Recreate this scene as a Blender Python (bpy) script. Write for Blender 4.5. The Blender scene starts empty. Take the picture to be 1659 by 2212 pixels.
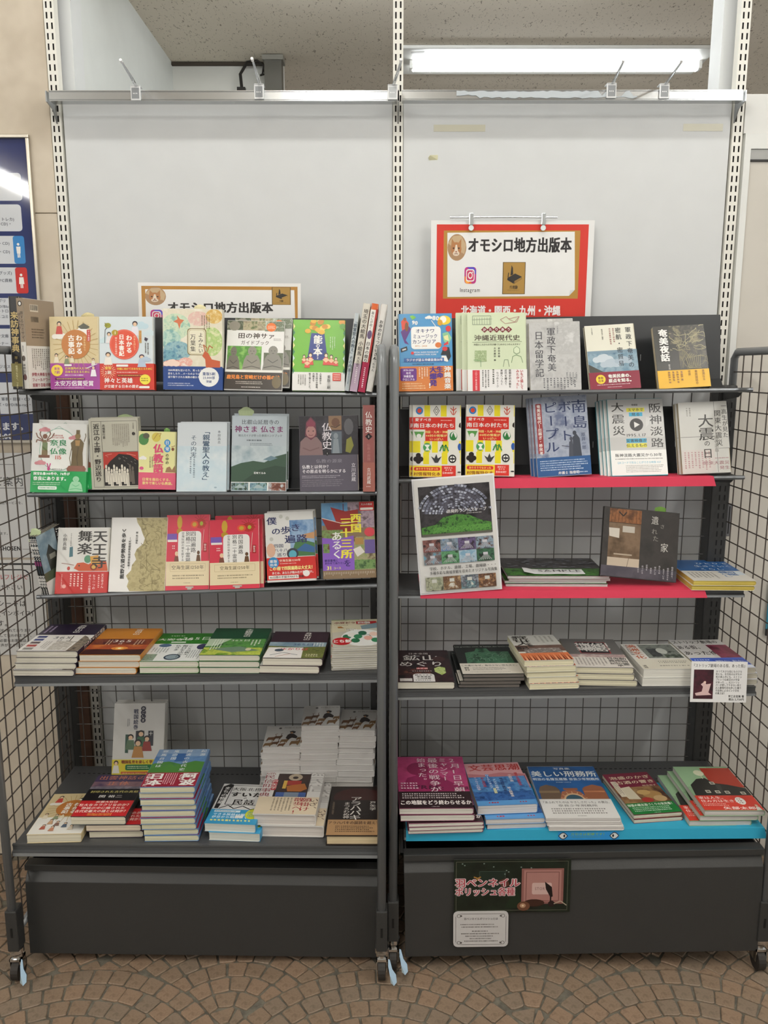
import bpy, math, random
from mathutils import Vector, Matrix
random.seed(7)
S = bpy.context.scene
COL = S.collection
# ---------------- camera ----------------
F, PITCH, CAMZ = 1728.0, math.radians(10.2), 1.49
cd = bpy.data.cameras.new('camera'); cam = bpy.data.objects.new('camera', cd); COL.objects.link(cam)
cd.sensor_fit = 'HORIZONTAL'; cd.sensor_width = 36.0; cd.lens = 36.0 * F / 1659.0
cam.location = (0, 0, CAMZ); cam.rotation_euler = (math.pi / 2 - PITCH, 0, 0)
cd.clip_start = 0.05
S.camera = cam
# ---------------- world, exposure ----------------
w = bpy.data.worlds.new('world'); S.world = w; w.use_nodes = True
w.node_tree.nodes['Background'].inputs[0].default_value = (1.0, 0.975, 0.94, 1)
w.node_tree.nodes['Background'].inputs[1].default_value = 0.68
S.view_settings.view_transform = 'Standard'; S.view_settings.look = 'None'
S.view_settings.gamma = 1.0; S.view_settings.use_curve_mapping = False
S.view_settings.exposure = 0.0
LAMP = 54.0      # strength of every fluorescent tube in the shop
LAMPS = [(-2.35, -2.1, 0.0), (-0.22, -0.5, 1.0), (1.62, -0.5, 1.0)]   # x, y from, y to

# ---------------- helpers ----------------
cp, sp = math.cos(PITCH), math.sin(PITCH)
def ray(px, py):
    u = (px - 829.5) / F; v = (1106 - py) / F
    return Vector((u, cp + v * sp, -sp + v * cp))
def PY(px, py, Y):
    r = ray(px, py); return Vector((0, 0, CAMZ)) + r * (Y / r.y)
def PZ(px, py, Z):
    r = ray(px, py); return Vector((0, 0, CAMZ)) + r * ((Z - CAMZ) / r.z)
def lin(c):
    c /= 255.0
    return c / 12.92 if c <= 0.04045 else ((c + 0.055) / 1.055) ** 2.4
MATS = {}
def M(c, rough=0.45, metal=0.0, spec=0.5, bump=0, kind=''):
    """procedural material; c is a hex colour, or 'n:hexA:hexB:scale' for a mottled print"""
    key = (c, rough, metal, spec, bump, kind)
    if key in MATS: return MATS[key]
    m = bpy.data.materials.new('mat_' + c.replace(':', '_')); m.use_nodes = True
    nt = m.node_tree; b = nt.nodes['Principled BSDF']
    b.inputs['Roughness'].default_value = rough; b.inputs['Metallic'].default_value = metal
    b.inputs['Specular IOR Level'].default_value = spec
    h2 = lambda h: tuple(lin(int(h[i:i + 2], 16)) for i in (0, 2, 4)) + (1,)
    tc = nt.nodes.new('ShaderNodeTexCoord')
    if c.startswith('n:'):
        p = c.split(':'); cols = p[1:-1]; sc = float(p[-1])
        n = nt.nodes.new('ShaderNodeTexNoise'); n.inputs['Scale'].default_value = sc
        n.inputs['Detail'].default_value = 4; n.inputs['Roughness'].default_value = 0.6
        nt.links.new(tc.outputs['Object'], n.inputs['Vector'])
        r = nt.nodes.new('ShaderNodeValToRGB'); e = r.color_ramp.elements
        k = len(cols)
        for i, hcol in enumerate(cols):
            pos = 0.5 if k == 1 else 0.36 + 0.28 * i / (k - 1)
            if i < 2: e[i].position = pos; e[i].color = h2(hcol)
            else:
                x = e.new(pos); x.color = h2(hcol)
        nt.links.new(n.outputs['Fac'], r.inputs['Fac']); nt.links.new(r.outputs['Color'], b.inputs['Base Color'])
    else:
        n = nt.nodes.new('ShaderNodeTexNoise'); n.inputs['Scale'].default_value = 14.0
        nt.links.new(tc.outputs['Object'], n.inputs['Vector'])
        r = nt.nodes.new('ShaderNodeValToRGB'); a = h2(c)
        r.color_ramp.elements[0].color = tuple(x * 0.95 for x in a[:3]) + (1,); r.color_ramp.elements[1].color = tuple(min(1, x * 1.03) for x in a[:3]) + (1,)
        nt.links.new(n.outputs['Fac'], r.inputs['Fac']); nt.links.new(r.outputs['Color'], b.inputs['Base Color'])
    if kind == 'pages':      # fine leaf lines in the page block
        wv = nt.nodes.new('ShaderNodeTexNoise'); mp = nt.nodes.new('ShaderNodeMapping')
        mp.inputs['Scale'].default_value = (4, 4, 1400)
        nt.links.new(tc.outputs['Object'], mp.inputs['Vector']); nt.links.new(mp.outputs['Vector'], wv.inputs['Vector'])
        wv.inputs['Scale'].default_value = 1.0
        r.color_ramp.elements[0].position = 0.3; r.color_ramp.elements[1].position = 0.7
        r.color_ramp.elements[0].color = tuple(x * 0.72 for x in h2(c)[:3]) + (1,)
        nt.links.new(wv.outputs['Fac'], r.inputs['Fac'])
    if bump:
        bn = nt.nodes.new('ShaderNodeTexNoise'); bn.inputs['Scale'].default_value = 260.0
        bm_ = nt.nodes.new('ShaderNodeBump'); bm_.inputs['Strength'].default_value = bump; bm_.inputs['Distance'].default_value = 0.001
        nt.links.new(tc.outputs['Object'], bn.inputs['Vector']); nt.links.new(bn.outputs['Fac'], bm_.inputs['Height']); nt.links.new(bm_.outputs['Normal'], b.inputs['Normal'])
    MATS[key] = m
    return m

class MB:
    """collects shapes, builds ONE mesh object"""
    def __init__(s): s.v = []; s.f = []; s.m = []; s.mats = []; s.mi = {}
    def mat(s, m):
        if m.name not in s.mi: s.mi[m.name] = len(s.mats); s.mats.append(m)
        return s.mi[m.name]
    def face(s, pts, m=0):
        n = len(s.v); s.v += [tuple(p) for p in pts]; s.f.append(tuple(range(n, n + len(pts)))); s.m.append(m)
    def raw(s, v, f, m=0):
        n = len(s.v); s.v += [tuple(p) for p in v]; s.f += [tuple(i + n for i in q) for q in f]; s.m += [m] * len(f)
    def box(s, x0, y0, z0, x1, y1, z1, m=0):
        v = [(x, y, z) for x in (x0, x1) for y in (y0, y1) for z in (z0, z1)]
        s.raw(v, [(0, 1, 3, 2), (4, 6, 7, 5), (0, 4, 5, 1), (2, 3, 7, 6), (0, 2, 6, 4), (1, 5, 7, 3)], m)
    def prism(s, prof, x0, x1, m=0):
        """closed profile in (y,z) extruded along x"""
        k = len(prof); v = [(x0, y, z) for y, z in prof] + [(x1, y, z) for y, z in prof]
        s.raw(v, [(i, (i + 1) % k, k + (i + 1) % k, k + i) for i in range(k)] + [tuple(range(k))[::-1], tuple(range(k, 2 * k))], m)
    def tube(s, pts, r, n=6, m=0):
        pts = [Vector(p) for p in pts]; rings = []
        for i, p in enumerate(pts):
            d = (pts[min(i + 1, len(pts) - 1)] - pts[max(i - 1, 0)]).normalized()
            a = d.orthogonal().normalized() if i == 0 else (a - d * a.dot(d)).normalized()
            b = d.cross(a); rings.append([p + r * (a * math.cos(t) + b * math.sin(t)) for t in [2 * math.pi * k / n for k in range(n)]])
        v = [q for R in rings for q in R]; f = []
        for i in range(len(pts) - 1):
            for k in range(n): f.append((i * n + k, i * n + (k + 1) % n, (i + 1) * n + (k + 1) % n, (i + 1) * n + k))
        f += [tuple(range(n))[::-1], tuple(range((len(pts) - 1) * n, len(pts) * n))]
        s.raw(v, f, m)
    def build(s, name, mat=None, parent=None, smooth=False):
        me = bpy.data.meshes.new(name); me.from_pydata(s.v, [], s.f)
        if mat is not None: me.materials.append(mat)
        else:
            for x in s.mats: me.materials.append(x)
            me.polygons.foreach_set('material_index', s.m)
        if smooth: me.polygons.foreach_set('use_smooth', [True] * len(s.f))
        me.update()
        o = bpy.data.objects.new(name, me); COL.objects.link(o)
        if parent is not None: o.parent = parent
        return o
def bevel(o, wd, seg=2):
    b = o.modifiers.new('bevel', 'BEVEL'); b.width = wd; b.segments = seg; b.limit_method = 'ANGLE'; return o
def empty(name, loc=(0, 0, 0)):
    o = bpy.data.objects.new(name, None); COL.objects.link(o); o.location = loc; o.empty_display_size = .02; return o
def tag(o, label=None, cat=None, group=None, kind=None):
    if label: o['label'] = label
    if cat: o['category'] = cat
    if group: o['group'] = group
    if kind: o['kind'] = kind
    return o
def frame(o, X, Y, Z, loc):
    m = Matrix((X, Y, Z)).transposed().to_4x4(); m.translation = loc; o.matrix_world = m

# ---------------- lettering ----------------
fc = bpy.data.curves.new('glyph', 'FONT'); fo = bpy.data.objects.new('glyph', fc); COL.objects.link(fo); fc.resolution_u = 2
GL = {}
def glyph(ch, bold):
    k = (ch, bold)
    if k not in GL:
        fc.body = ch; fc.offset = bold
        bpy.context.view_layer.update()
        e = fo.evaluated_get(bpy.context.evaluated_depsgraph_get()); m = e.to_mesh()
        v = [(p.co.x, p.co.y) for p in m.vertices]; f = [tuple(p.vertices) for p in m.polygons]
        e.to_mesh_clear()
        GL[k] = (v, f, 1.0 if ord(ch) > 0x2000 else (max([p[0] for p in v]) + 0.09 if v else 0.3))
    return GL[k]
ROT = set('ー〜（）「」―…〈〉『』-()')
BOLD = {0: 0.0, 1: 0.0, 2: 0.0, 3: 0.0}
EMB = {0: [(0, 0)], 1: [(-.011, .0), (.011, .0)], 2: [(-.024, -.01), (.024, .01), (0, .014)], 3: [(-.042, -.018), (.042, -.018), (-.042, .022), (.042, .022), (0, 0)]}   # heavier weights
class Pr(MB):
    """flat print on a surface wd x ht (origin bottom left, x right, y up, out = +z); positions in percent from the TOP left"""
    def __init__(s, wd, ht, z=0.0, gloss=0.4):
        MB.__init__(s); s.w = wd; s.h = ht; s.z = z; s.k = 0; s.g = gloss
    def nz(s): s.k += 1; return s.z + 0.00002 * s.k
    def P(s, u, v): return (u * s.w / 100, s.h - v * s.h / 100)
    def c(s, c): return s.mat(M(c, s.g))
    def poly(s, pts, c):
        z = s.nz(); s.face([s.P(*p) + (z,) for p in pts][::-1], s.c(c))
    def R(s, u0, v0, u1, v1, c): s.poly([(u0, v0), (u1, v0), (u1, v1), (u0, v1)], c)
    def E(s, u, v, ru, rv, c, n=20, a0=0, a1=360):
        s.poly([(u + ru * math.cos(math.radians(a0 + (a1 - a0) * i / n)), v + rv * math.sin(math.radians(a0 + (a1 - a0) * i / n))) for i in range(n if a1 - a0 == 360 else n + 1)], c)
    def RR(s, u0, v0, u1, v1, c, r=4):
        a = s.w / s.h; pts = []
        for cx, cy, t in ((u1 - r, v0 + r * a, -90), (u1 - r, v1 - r * a, 0), (u0 + r, v1 - r * a, 90), (u0 + r, v0 + r * a, 180)):
            for i in range(4):
                q = math.radians(t + 30 * i); pts.append((cx + r * math.cos(q), cy + r * a * math.sin(q)))
        s.poly(pts, c)
    def L(s, pts, wd, c):
        """polyline, width in percent of the width"""
        z = s.nz(); m = s.c(c); q = [Vector(s.P(*p)) for p in pts]; hw = wd * s.w / 200
        for a, b in zip(q, q[1:]):
            d = b - a
            if d.length < 1e-9: continue
            n = Vector((-d.y, d.x)).normalized() * hw
            s.face([tuple(x) + (z,) for x in (a - n, b - n, b + n, a + n)], m)
    def frameR(s, u0, v0, u1, v1, c, t=1):
        s.L([(u0, v0), (u1, v0), (u1, v1), (u0, v1), (u0, v0)], t, c)
    def put(s, ch, x, y, sx, sy, z, m, bold, rot=0):
        v, f, a = glyph(ch, BOLD[bold])
        ca, sa = math.cos(rot), math.sin(rot)
        for q_, (ex, ey) in enumerate(EMB[bold]):
            o = []; zq = z + q_ * .000004
            for p in v:
                px, py = (p[0] - 0.5) * .97, (p[1] - 0.37) * .97
                px, py = px * ca - py * sa + ex, px * sa + py * ca + ey
                o.append((x + px * sx, y + py * sy, zq))
            s.raw(o, f, m)
    def T(s, t, u, v, size, c, b=1, st=1.0, al='l', rot=0):
        """horizontal line; size = cell height in percent of height; st stretches; (u,v) = left/centre of the line"""
        z = s.nz(); m = s.c(c); sy = size * s.h / 100; sx = sy * st
        adv = [glyph(ch, BOLD[b])[2] for ch in t]; tot = sum(adv) * sx
        x, y = s.P(u, v); x0, y0 = x, y
        room = {'c': 2 * min(u, 100 - u), 'l': 100 - u, 'r': u}[al] * s.w / 100 * .97
        if rot > 45: room = v * s.h / 100 * .97
        if tot > room: sx *= room / tot; tot = room
        if al == 'c': x -= tot / 2
        if al == 'r': x -= tot
        n0 = len(s.v)
        for ch, a in zip(t, adv):
            if ch != ' ': s.put(ch, x + 0.5 * sx, y, sx, sy, z, m, b)
            x += a * sx
        if rot:
            r = math.radians(rot); ca, sa = math.cos(r), math.sin(r)
            for i in range(n0, len(s.v)):
                px, py = s.v[i][0] - x0, s.v[i][1] - y0
                s.v[i] = (x0 + px * ca - py * sa, y0 + px * sa + py * ca, s.v[i][2])
    def V(s, t, u, v, size, c, b=1, st=1.0, gap=1.0):
        """vertical line of writing centred on u, starting at v"""
        z = s.nz(); m = s.c(c); sy = size * s.h / 100; sx = sy * st
        room = (100 - v) * s.h / 100 * .98; need = len(t) * sy * gap
        if need > room: sy *= room / need
        x, y = s.P(u, v); y -= sy / 2
        for ch in t:
            if ch == ' ': y -= sy * .5; continue
            if ch in '、。': s.put(ch, x + .55 * sx, y + .5 * sy, sx, sy, z, m, b)
            elif ch in 'っゃゅょッャュョ': s.put(ch, x + .1 * sx, y + .06 * sy, sx, sy, z, m, b)
            else: s.put(ch, x, y, sx, sy, z, m, b, -math.pi / 2 if ch in ROT else 0)
            y -= sy * gap
    def G(s, u0, v0, u1, v1, c, n=4, vert=False, fill=0.5):
        """n lines of print too small to read: rows (or columns) of short marks"""
        z = s.nz(); m = s.c(c); rnd = random.Random(int(u0 * 31 + v0 * 17))
        for i in range(n):
            if vert:
                uu = u0 + (u1 - u0) * (i + .5) / n; hw = (u1 - u0) / n * fill / 2; cell = 2 * hw * s.w / s.h; v = v0; end = v1 - rnd.random() * (v1 - v0) * .25
                while v < end:
                    l = cell * rnd.uniform(.5, 1.0); a = rnd.uniform(.5, 1)
                    s.face([s.P(*p) + (z,) for p in [(uu - hw * a, v + l), (uu + hw, v + l), (uu + hw * a, v), (uu - hw, v)]], m); v += cell * 1.25
            else:
                vv = v0 + (v1 - v0) * (i + .5) / n; hh = (v1 - v0) / n * fill / 2; cell = 2 * hh * s.h / s.w; u = u0; end = u1 - rnd.random() * (u1 - u0) * .2
                while u < end:
                    l = cell * rnd.uniform(.5, 1.0); a = rnd.uniform(.5, 1)
                    s.face([s.P(*p) + (z,) for p in [(u, vv + hh * a), (u + l, vv + hh), (u + l, vv - hh * a), (u, vv - hh)]], m); u += cell * 1.25
    def done(s, name, parent):
        return s.build(name, None, parent) if s.f else None

# ---------------- a book ----------------
def book_parts(root, wd, ht, t, col, spine='r', page='d8d2c0', band=None, des=None, spdes=None, lift=0, hard=False, gloss=0.35):
    """local frame: x across, y up the cover, z out of the front cover; back cover at z=0"""
    ct = 0.0022 if hard else 0.0007
    cm = M(col, gloss)
    b = MB()
    xs = [0, wd] if spine == 'l' else [wd, 0]
    sgn = 1 if spine == 'l' else -1
    rr = min(t * .35, 0.004)
    out = [(xs[1], 0), (xs[0] + sgn * rr, 0), (xs[0] + sgn * rr * .3, rr * .3), (xs[0], rr), (xs[0], t - rr), (xs[0] + sgn * rr * .3, t - rr * .3), (xs[0] + sgn * rr, t), (xs[1], t)]
    ins = [(xs[1], t - ct), (xs[0] + sgn * (rr + ct), t - ct), (xs[0] + sgn * ct, t - rr), (xs[0] + sgn * ct, rr), (xs[0] + sgn * (rr + ct), ct), (xs[1], ct)]
    prof = out + ins
    k = len(prof); v = [(x, 0, z) for x, z in prof] + [(x, ht, z) for x, z in prof]
    f = [(i, (i + 1) % k, k + (i + 1) % k, k + i) for i in range(k)]
    cap = [(0, 1, 12, 13), (1, 2, 3, 11, 12), (3, 4, 10, 11), (4, 5, 6, 9, 10), (6, 7, 8, 9)]
    f += cap + [tuple(i + k for i in q)[::-1] for q in cap]
    b.raw(v, f); b.build('cover', cm, root)
    p = MB(); g = 0.0008 if not hard else 0.003
    if spine == 'r': x0, x1 = g, wd - ct - .0006
    else: x0, x1 = ct + .0006, wd - g
    # page block with a slightly uneven fore edge
    n = 5; z0, z1 = ct, t - ct
    vv = []; ff = []
    for i in range(n + 1):
        z = z0 + (z1 - z0) * i / n; d = random.uniform(0, .0009)
        vv += [(x0, g + d, z), (x1, g + d, z), (x1, ht - g, z), (x0, ht - g, z)]
    for i in range(n):
        for q in range(4): ff.append((i * 4 + q, i * 4 + (q + 1) % 4, i * 4 + 4 + (q + 1) % 4, i * 4 + 4 + q))
    ff += [(3, 2, 1, 0), (n * 4, n * 4 + 1, n * 4 + 2, n * 4 + 3)]
    p.raw(vv, ff); p.build('page_block', M(page, .8, kind='pages'), root)
    zt = t
    if band:
        hb = band[0] * ht / 100.0; e = 0.0004; y0 = band[2] * ht / 100.0 if len(band) > 2 else -0.0002
        q = MB()
        q.box(-.0002, y0, t, wd + .0002, y0 + hb, t + e)
        q.box(-.0002, y0, -e * .5, wd + .0002, y0 + hb, 0)
        if spine == 'r': q.box(wd, y0, 0, wd + e, y0 + hb, t)
        else: q.box(-e, y0, 0, 0, y0 + hb, t)
        q.build('belly_band', M(band[1], .4), root); zt = t + e
    if des:
        s = Pr(wd, ht, zt + .00004 if band else t + .00003, gloss); des(s)
        s.v = [(min(max(x, .0007), wd - .0007), min(max(y, .0016), ht - .0007), z) for x, y, z in s.v]; s.done('cover_print', root)
    if spdes:
        # print on the spine: its own flat frame (x = thickness, y = height)
        s = Pr(t, ht, 0, gloss); spdes(s)
        if spine == 'r': s.v = [(wd + .0005 + z, y, t - x) for x, y, z in s.v]
        else: s.v = [(-.0005 - z, y, x) for x, y, z in s.v]
        s.done('spine_print', root)
def copy_book(src, name='book'):
    r = src.copy(); COL.objects.link(r)
    for k in ('label', 'group'):
        if k in r: del r[k]
    for ch in src.children:
        c = ch.copy(); COL.objects.link(c); c.parent = r
    return r
ORD = ['second', 'third', 'fourth', 'fifth', 'sixth', 'seventh', 'eighth', 'ninth', 'tenth', 'eleventh', 'twelfth', 'thirteenth', 'fourteenth', 'fifteenth', 'sixteenth', 'seventeenth']
def lean(label, BL, BR, TL, Y, t, col, des=None, spine='r', page='d8d2c0', band=None, copies=(), spdes=None, th=None, Y2=None, where='', hard=False, gloss=.35, tmax=19, full=False):
    """a book propped up: three corners of its front cover, seen at depth Y"""
    A = PY(*BL, Y); B = PY(*BR, Y2 if Y2 else Y); u = (B - A).normalized(); wd = (B - A).length
    best = None
    for i in range(5, tmax + 1) if th is None else [th]:
        a = math.radians(i); w0 = Vector((0, math.sin(a), math.cos(a))); v = (w0 - u * w0.dot(u)).normalized(); n = u.cross(v)
        r = ray(*TL); tt = (A - Vector((0, 0, CAMZ))).dot(n) / r.dot(n); P = Vector((0, 0, CAMZ)) + r * tt - A
        sk = P.dot(u); sc = abs(sk / P.length) + .0035 * abs(i - 12)
        if best is None or sc < best[0]: best = (sc, u.copy(), v, n, P.dot(v), sk, P.length)
    _, u, v, n, ht, sk, pl = best
    ang = -(0.95 if full else 0.55) * math.atan2(sk, pl); R = Matrix.Rotation(ang, 3, n); C = A + u * wd / 2
    u2, v2 = R @ u, R @ v; A2 = C - u2 * wd / 2
    # cover faces the viewer: x=u, y=v, z=-(u x v) flipped so that it points at the camera
    z = u2.cross(v2)            # points towards the viewer (x right, y up)
    root = empty('book'); book_parts(root, wd, ht, t, col, spine, page, band, des, spdes, hard=hard, gloss=gloss)
    frame(root, u2, v2, z, A2 - z * t)
    tag(root, label, 'book')
    g = None
    for i, (dx, dy) in enumerate(copies):
        c = copy_book(root); k = i + 1
        px = wd / max(1, BR[0] - BL[0])
        m = root.matrix_world.copy(); m.translation = (A2 - z * t) - z * (t + .0012) * k + u2 * dx * px + v2 * dy * px
        c.matrix_world = m
        g = 'copies of the ' + (where or label)[:60]
        tag(c, ('copy directly behind the ' if k == 1 else ORD[k - 1] + ' copy behind the ') + (where or label), 'book', g)
    if g: root['group'] = g
    return root
def stack(label, FLb, FRb, FLt, FRt, BL, BR, z, n, col, des=None, spine='r', page='ddd8c8', band=None, where='', jit=1.0, off=(), hard=False, gloss=.35, spdes=None, under=None, zl=None, topoff=None, name='book', cat='book'):
    """a flat pile of n books on height z: front edge at the bottom, front edge of the top, back edge of the top cover (pixels)"""
    A = PZ(*FLb, z); B = PZ(*FRb, z); Y = (A.y + B.y) / 2
    t1 = PY(*FLt, Y); t2 = PY(*FRt, Y); zt = (t1.z + t2.z) / 2
    T1 = PZ(*FLt, zt); T2 = PZ(*FRt, zt); K1 = PZ(*BL, zt); K2 = PZ(*BR, zt)
    u = (T2 - T1); wd = u.length; a1 = math.atan2(u.y, u.x)
    dv = ((K1 - T1) + (K2 - T2)) / 2; a2 = math.atan2(-dv.x, dv.y); a = (a1 * .5 + a2 * .5)
    ht = dv.length; ctr = (T1 + T2 + K1 + K2) / 4
    X = Vector((math.cos(a), math.sin(a), 0)); V_ = Vector((-math.sin(a), math.cos(a), 0)); Z = Vector((0, 0, 1))
    t = (zt - z) / n - .0002
    # the pile's foot
    fx = ((A + B) / 2 - (T1 + T2) / 2)
    print('STACK', label[:40], 'w %.3f h %.3f t %.4f Y %.3f zt %.3f ang %.1f' % (wd, ht, t, Y, zt, math.degrees(a)))
    first = None; g = 'books in the pile of ' + (where or label)[:60] if n > 1 else None
    rnd = random.Random(len(label) * 7 + int(FLb[0]))
    ms = []
    for k in range(n):
        fr = k / max(1, n - 1)
        if k == 0:
            r = empty(name); book_parts(r, wd, ht, t, col, spine, page, band, des, spdes, hard=hard, gloss=gloss); first = r
        else: r = copy_book(first)
        zz = zt - (t + .0002) * (k + 1) + .0001
        dx, dy = (0, 0) if k == 0 else (rnd.uniform(-1, 1) * .003 * jit, rnd.uniform(-1, 1) * .003 * jit)
        if k < len(off) and off[k]: dx += off[k][0]; dy += off[k][1]
        ja = 0 if k == 0 else rnd.uniform(-1, 1) * .012 * jit
        Xk = Matrix.Rotation(ja, 3, 'Z') @ X; Vk = Matrix.Rotation(ja, 3, 'Z') @ V_
        c = ctr + Vector((fx.x, 0, 0)) * fr + Vector((dx, dy, 0))
        o = c - Xk * wd / 2 - Vk * ht / 2; o.z = zz
        frame(r, Xk, Vk, Z, o)
        if k == 0: tag(r, label, cat, g)
        elif k == n - 1: tag(r, 'bottom copy in the pile of ' + (where or label), cat, g)
        else: tag(r, ORD[k - 1] + ' copy from the top of the pile of ' + (where or label), cat, g)
    return zt
# ================= the room =================
YW = 2.262            # front of the white partition's slotted standards
CEIL = 2.675
def setting(o): tag(o, kind='structure'); return o
WHITE = M('d4d6d6', .42); WALLW = M('dcdcd8', .6, bump=.1)
def zpx(py, Y=YW): return PY(829.5, py, Y).z
# ceiling of mineral-fibre tiles with fine worm marks
cm = bpy.data.materials.new('mat_ceiling_tile'); cm.use_nodes = True; nt = cm.node_tree; bs = nt.nodes['Principled BSDF']; bs.inputs['Roughness'].default_value = .9
tc = nt.nodes.new('ShaderNodeTexCoord'); mp = nt.nodes.new('ShaderNodeMapping'); mp.inputs['Scale'].default_value = (1, .45, 1)
n1 = nt.nodes.new('ShaderNodeTexNoise'); n1.inputs['Scale'].default_value = 110; n1.inputs['Detail'].default_value = 3; n1.inputs['Distortion'].default_value = 1.5
r1 = nt.nodes.new('ShaderNodeValToRGB'); r1.color_ramp.elements[0].position = .33; r1.color_ramp.elements[1].position = .38
r1.color_ramp.elements[0].color = (lin(150), lin(139), lin(124), 1); r1.color_ramp.elements[1].color = (lin(226), lin(216), lin(200), 1)
nt.links.new(tc.outputs['Object'], mp.inputs['Vector']); nt.links.new(mp.outputs['Vector'], n1.inputs['Vector']); nt.links.new(n1.outputs['Fac'], r1.inputs['Fac']); nt.links.new(r1.outputs['Color'], bs.inputs['Base Color'])
b = MB(); b.box(-4.5, -4, CEIL, 4.5, 5.2, CEIL + .05); setting(b.build('ceiling', cm))
# back partition: two white panels between slotted standards
XS = [-.866, .037, .936]
ZT = zpx(212)
wall = MB(); wall.box(XS[0] - .03, YW + .03, 0, XS[2] + .03, YW + .05, ZT - .02); wall = setting(wall.build('wall_back', M('c9c9c6', .7)))
for x0, x1 in ((XS[0] + .017, XS[1] - .014), (XS[1] + .014, XS[2] - .017)):
    p = MB(); p.box(x0, YW + .006, 0, x1, YW + .024, ZT); o = p.build('panel', WHITE, wall); bevel(o, .002)
# slotted standards
def standard(i, x, deep):
    f = MB(); W = .0265; pit = .025; sw = .0042; sx = .0062; sh = .0155; n = int(CEIL / pit)
    for k in range(n):
        z0 = k * pit; z1 = z0 + (pit - sh) / 2; z2 = z1 + sh; z3 = z0 + pit
        xs = [-W / 2, -sx - sw / 2, -sx + sw / 2, sx - sw / 2, sx + sw / 2, W / 2]
        f.face([(xs[0], 0, z0), (xs[5], 0, z0), (xs[5], 0, z1), (xs[0], 0, z1)])
        f.face([(xs[0], 0, z2), (xs[5], 0, z2), (xs[5], 0, z3), (xs[0], 0, z3)])
        for a, c in ((0, 1), (2, 3), (4, 5)): f.face([(xs[a], 0, z1), (xs[c], 0, z1), (xs[c], 0, z2), (xs[a], 0, z2)])
    for s_ in (-1, 1): f.face([(s_ * W / 2, 0, 0), (s_ * W / 2, deep, 0), (s_ * W / 2, deep, n * pit), (s_ * W / 2, 0, n * pit)])
    o = f.build('trim_%d' % i, M('e8e6dc', .4)); o.location = (x, YW, 0); setting(o)
    c = MB(); c.box(-W / 2 + .001, .006, 0, W / 2 - .001, deep, n * pit); c.build('channel', M('2a2723', .6), o)
for i, x in enumerate(XS): standard(i + 1, x, .028)
# square posts behind the standards, seen above the partition
for i, x in enumerate((XS[0] + .004, XS[2] - .004)):
    b = MB(); b.box(x - .014 + (.004 if i == 0 else -.02), YW + .052, 0, x + .014 + (.02 if i == 0 else -.004), YW + .13, CEIL); setting(b.build('trim_%d' % (4 + i), M('dfe2e2', .5)))
# left: stone-coloured panels that carry the posters
xl = XS[0] - .0145
wl = MB(); wl.box(-2.6, YW + .02, 0, xl, YW + .1, CEIL); wl = setting(wl.build('wall_left', M('6d5c4b', .8)))
BEIGE = M('n:c9bca8:d3c7b4:bfb29e:3.0', .55, bump=.15)
zj = zpx(460); ZS = [0.0, zj, CEIL]
for a, c in zip(ZS, ZS[1:]):
    for x0, x1 in ((-2.4, -1.52), (-1.517, xl - .001)):
        b = MB(); b.box(x0, YW + .002, a + .001, x1, YW + .02, c - .001); o = b.build('panel', BEIGE, wl); bevel(o, .001, 1)
# dark reddish strip on the wall between the racks' post and the standard
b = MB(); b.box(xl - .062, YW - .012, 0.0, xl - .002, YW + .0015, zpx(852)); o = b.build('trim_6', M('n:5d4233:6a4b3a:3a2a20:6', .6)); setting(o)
# right: white wall with a door recess
xr = XS[2] + .0145
zr = zpx(203)
wr = MB(); wr.box(xr, YW + .012, 0, 2.6, YW + .06, zr - .002); wr = setting(wr.build('wall_right', M('dad9d4', .6)))
xd = PY(1621, 322, YW).x; zd = zpx(322)
b = MB(); b.box(xr + .002, YW + .0, zpx(288), 2.4, YW + .012, zr); b.build('panel', M('e3e3df', .55), wr)
b = MB(); b.box(xr + .006, YW - .004, 0, xd, YW + .012, zpx(289)); b.box(xd, YW - .004, zd, 2.4, YW + .012, zpx(289)); o = b.build('door_frame', M('e3e4e0', .5), wr)
dr = MB(); dr.box(xd + .002, YW + .004, 0, 2.4, YW + .011, zd - .028); dr = setting(dr.build('door_1', M('cfcac0', .55)))
b = MB(); b.box(xd + .001, YW + .0, zd - .026, 2.4, YW + .0115, zd - .001); b.build('head_jamb', M('a9a9a6', .5), dr)
b = MB(); b.box(xd + .001, YW - .001, zd - .031, 2.4, YW + .0115, zd - .026); b.build('seal', M('1c1a18', .5), dr)
# the room behind the partition
b = MB(); b.box(XS[0] + .0, YW + .14, 0, XS[0] + .03, 3.44, CEIL); setting(b.build('wall_side', M('dfe3e0', .6)))
xc = PY(612, 160, 3.42).x
b = MB(); b.box(XS[0] + .03, 3.42, 0, xc, 3.46, CEIL - .004); setting(b.build('wall_recess', M('dcdcd6', .6)))
b = MB(); b.box(-2.5, 4.9, 0, 4.4, 4.95, CEIL); setting(b.build('wall_far', M('cfcac0', .6)))
b = MB(); b.box(XS[0] + .03, 3.405, CEIL - .012, xc, 3.42, CEIL - .003); setting(b.build('trim_7', M('4a4138', .8)))

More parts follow.
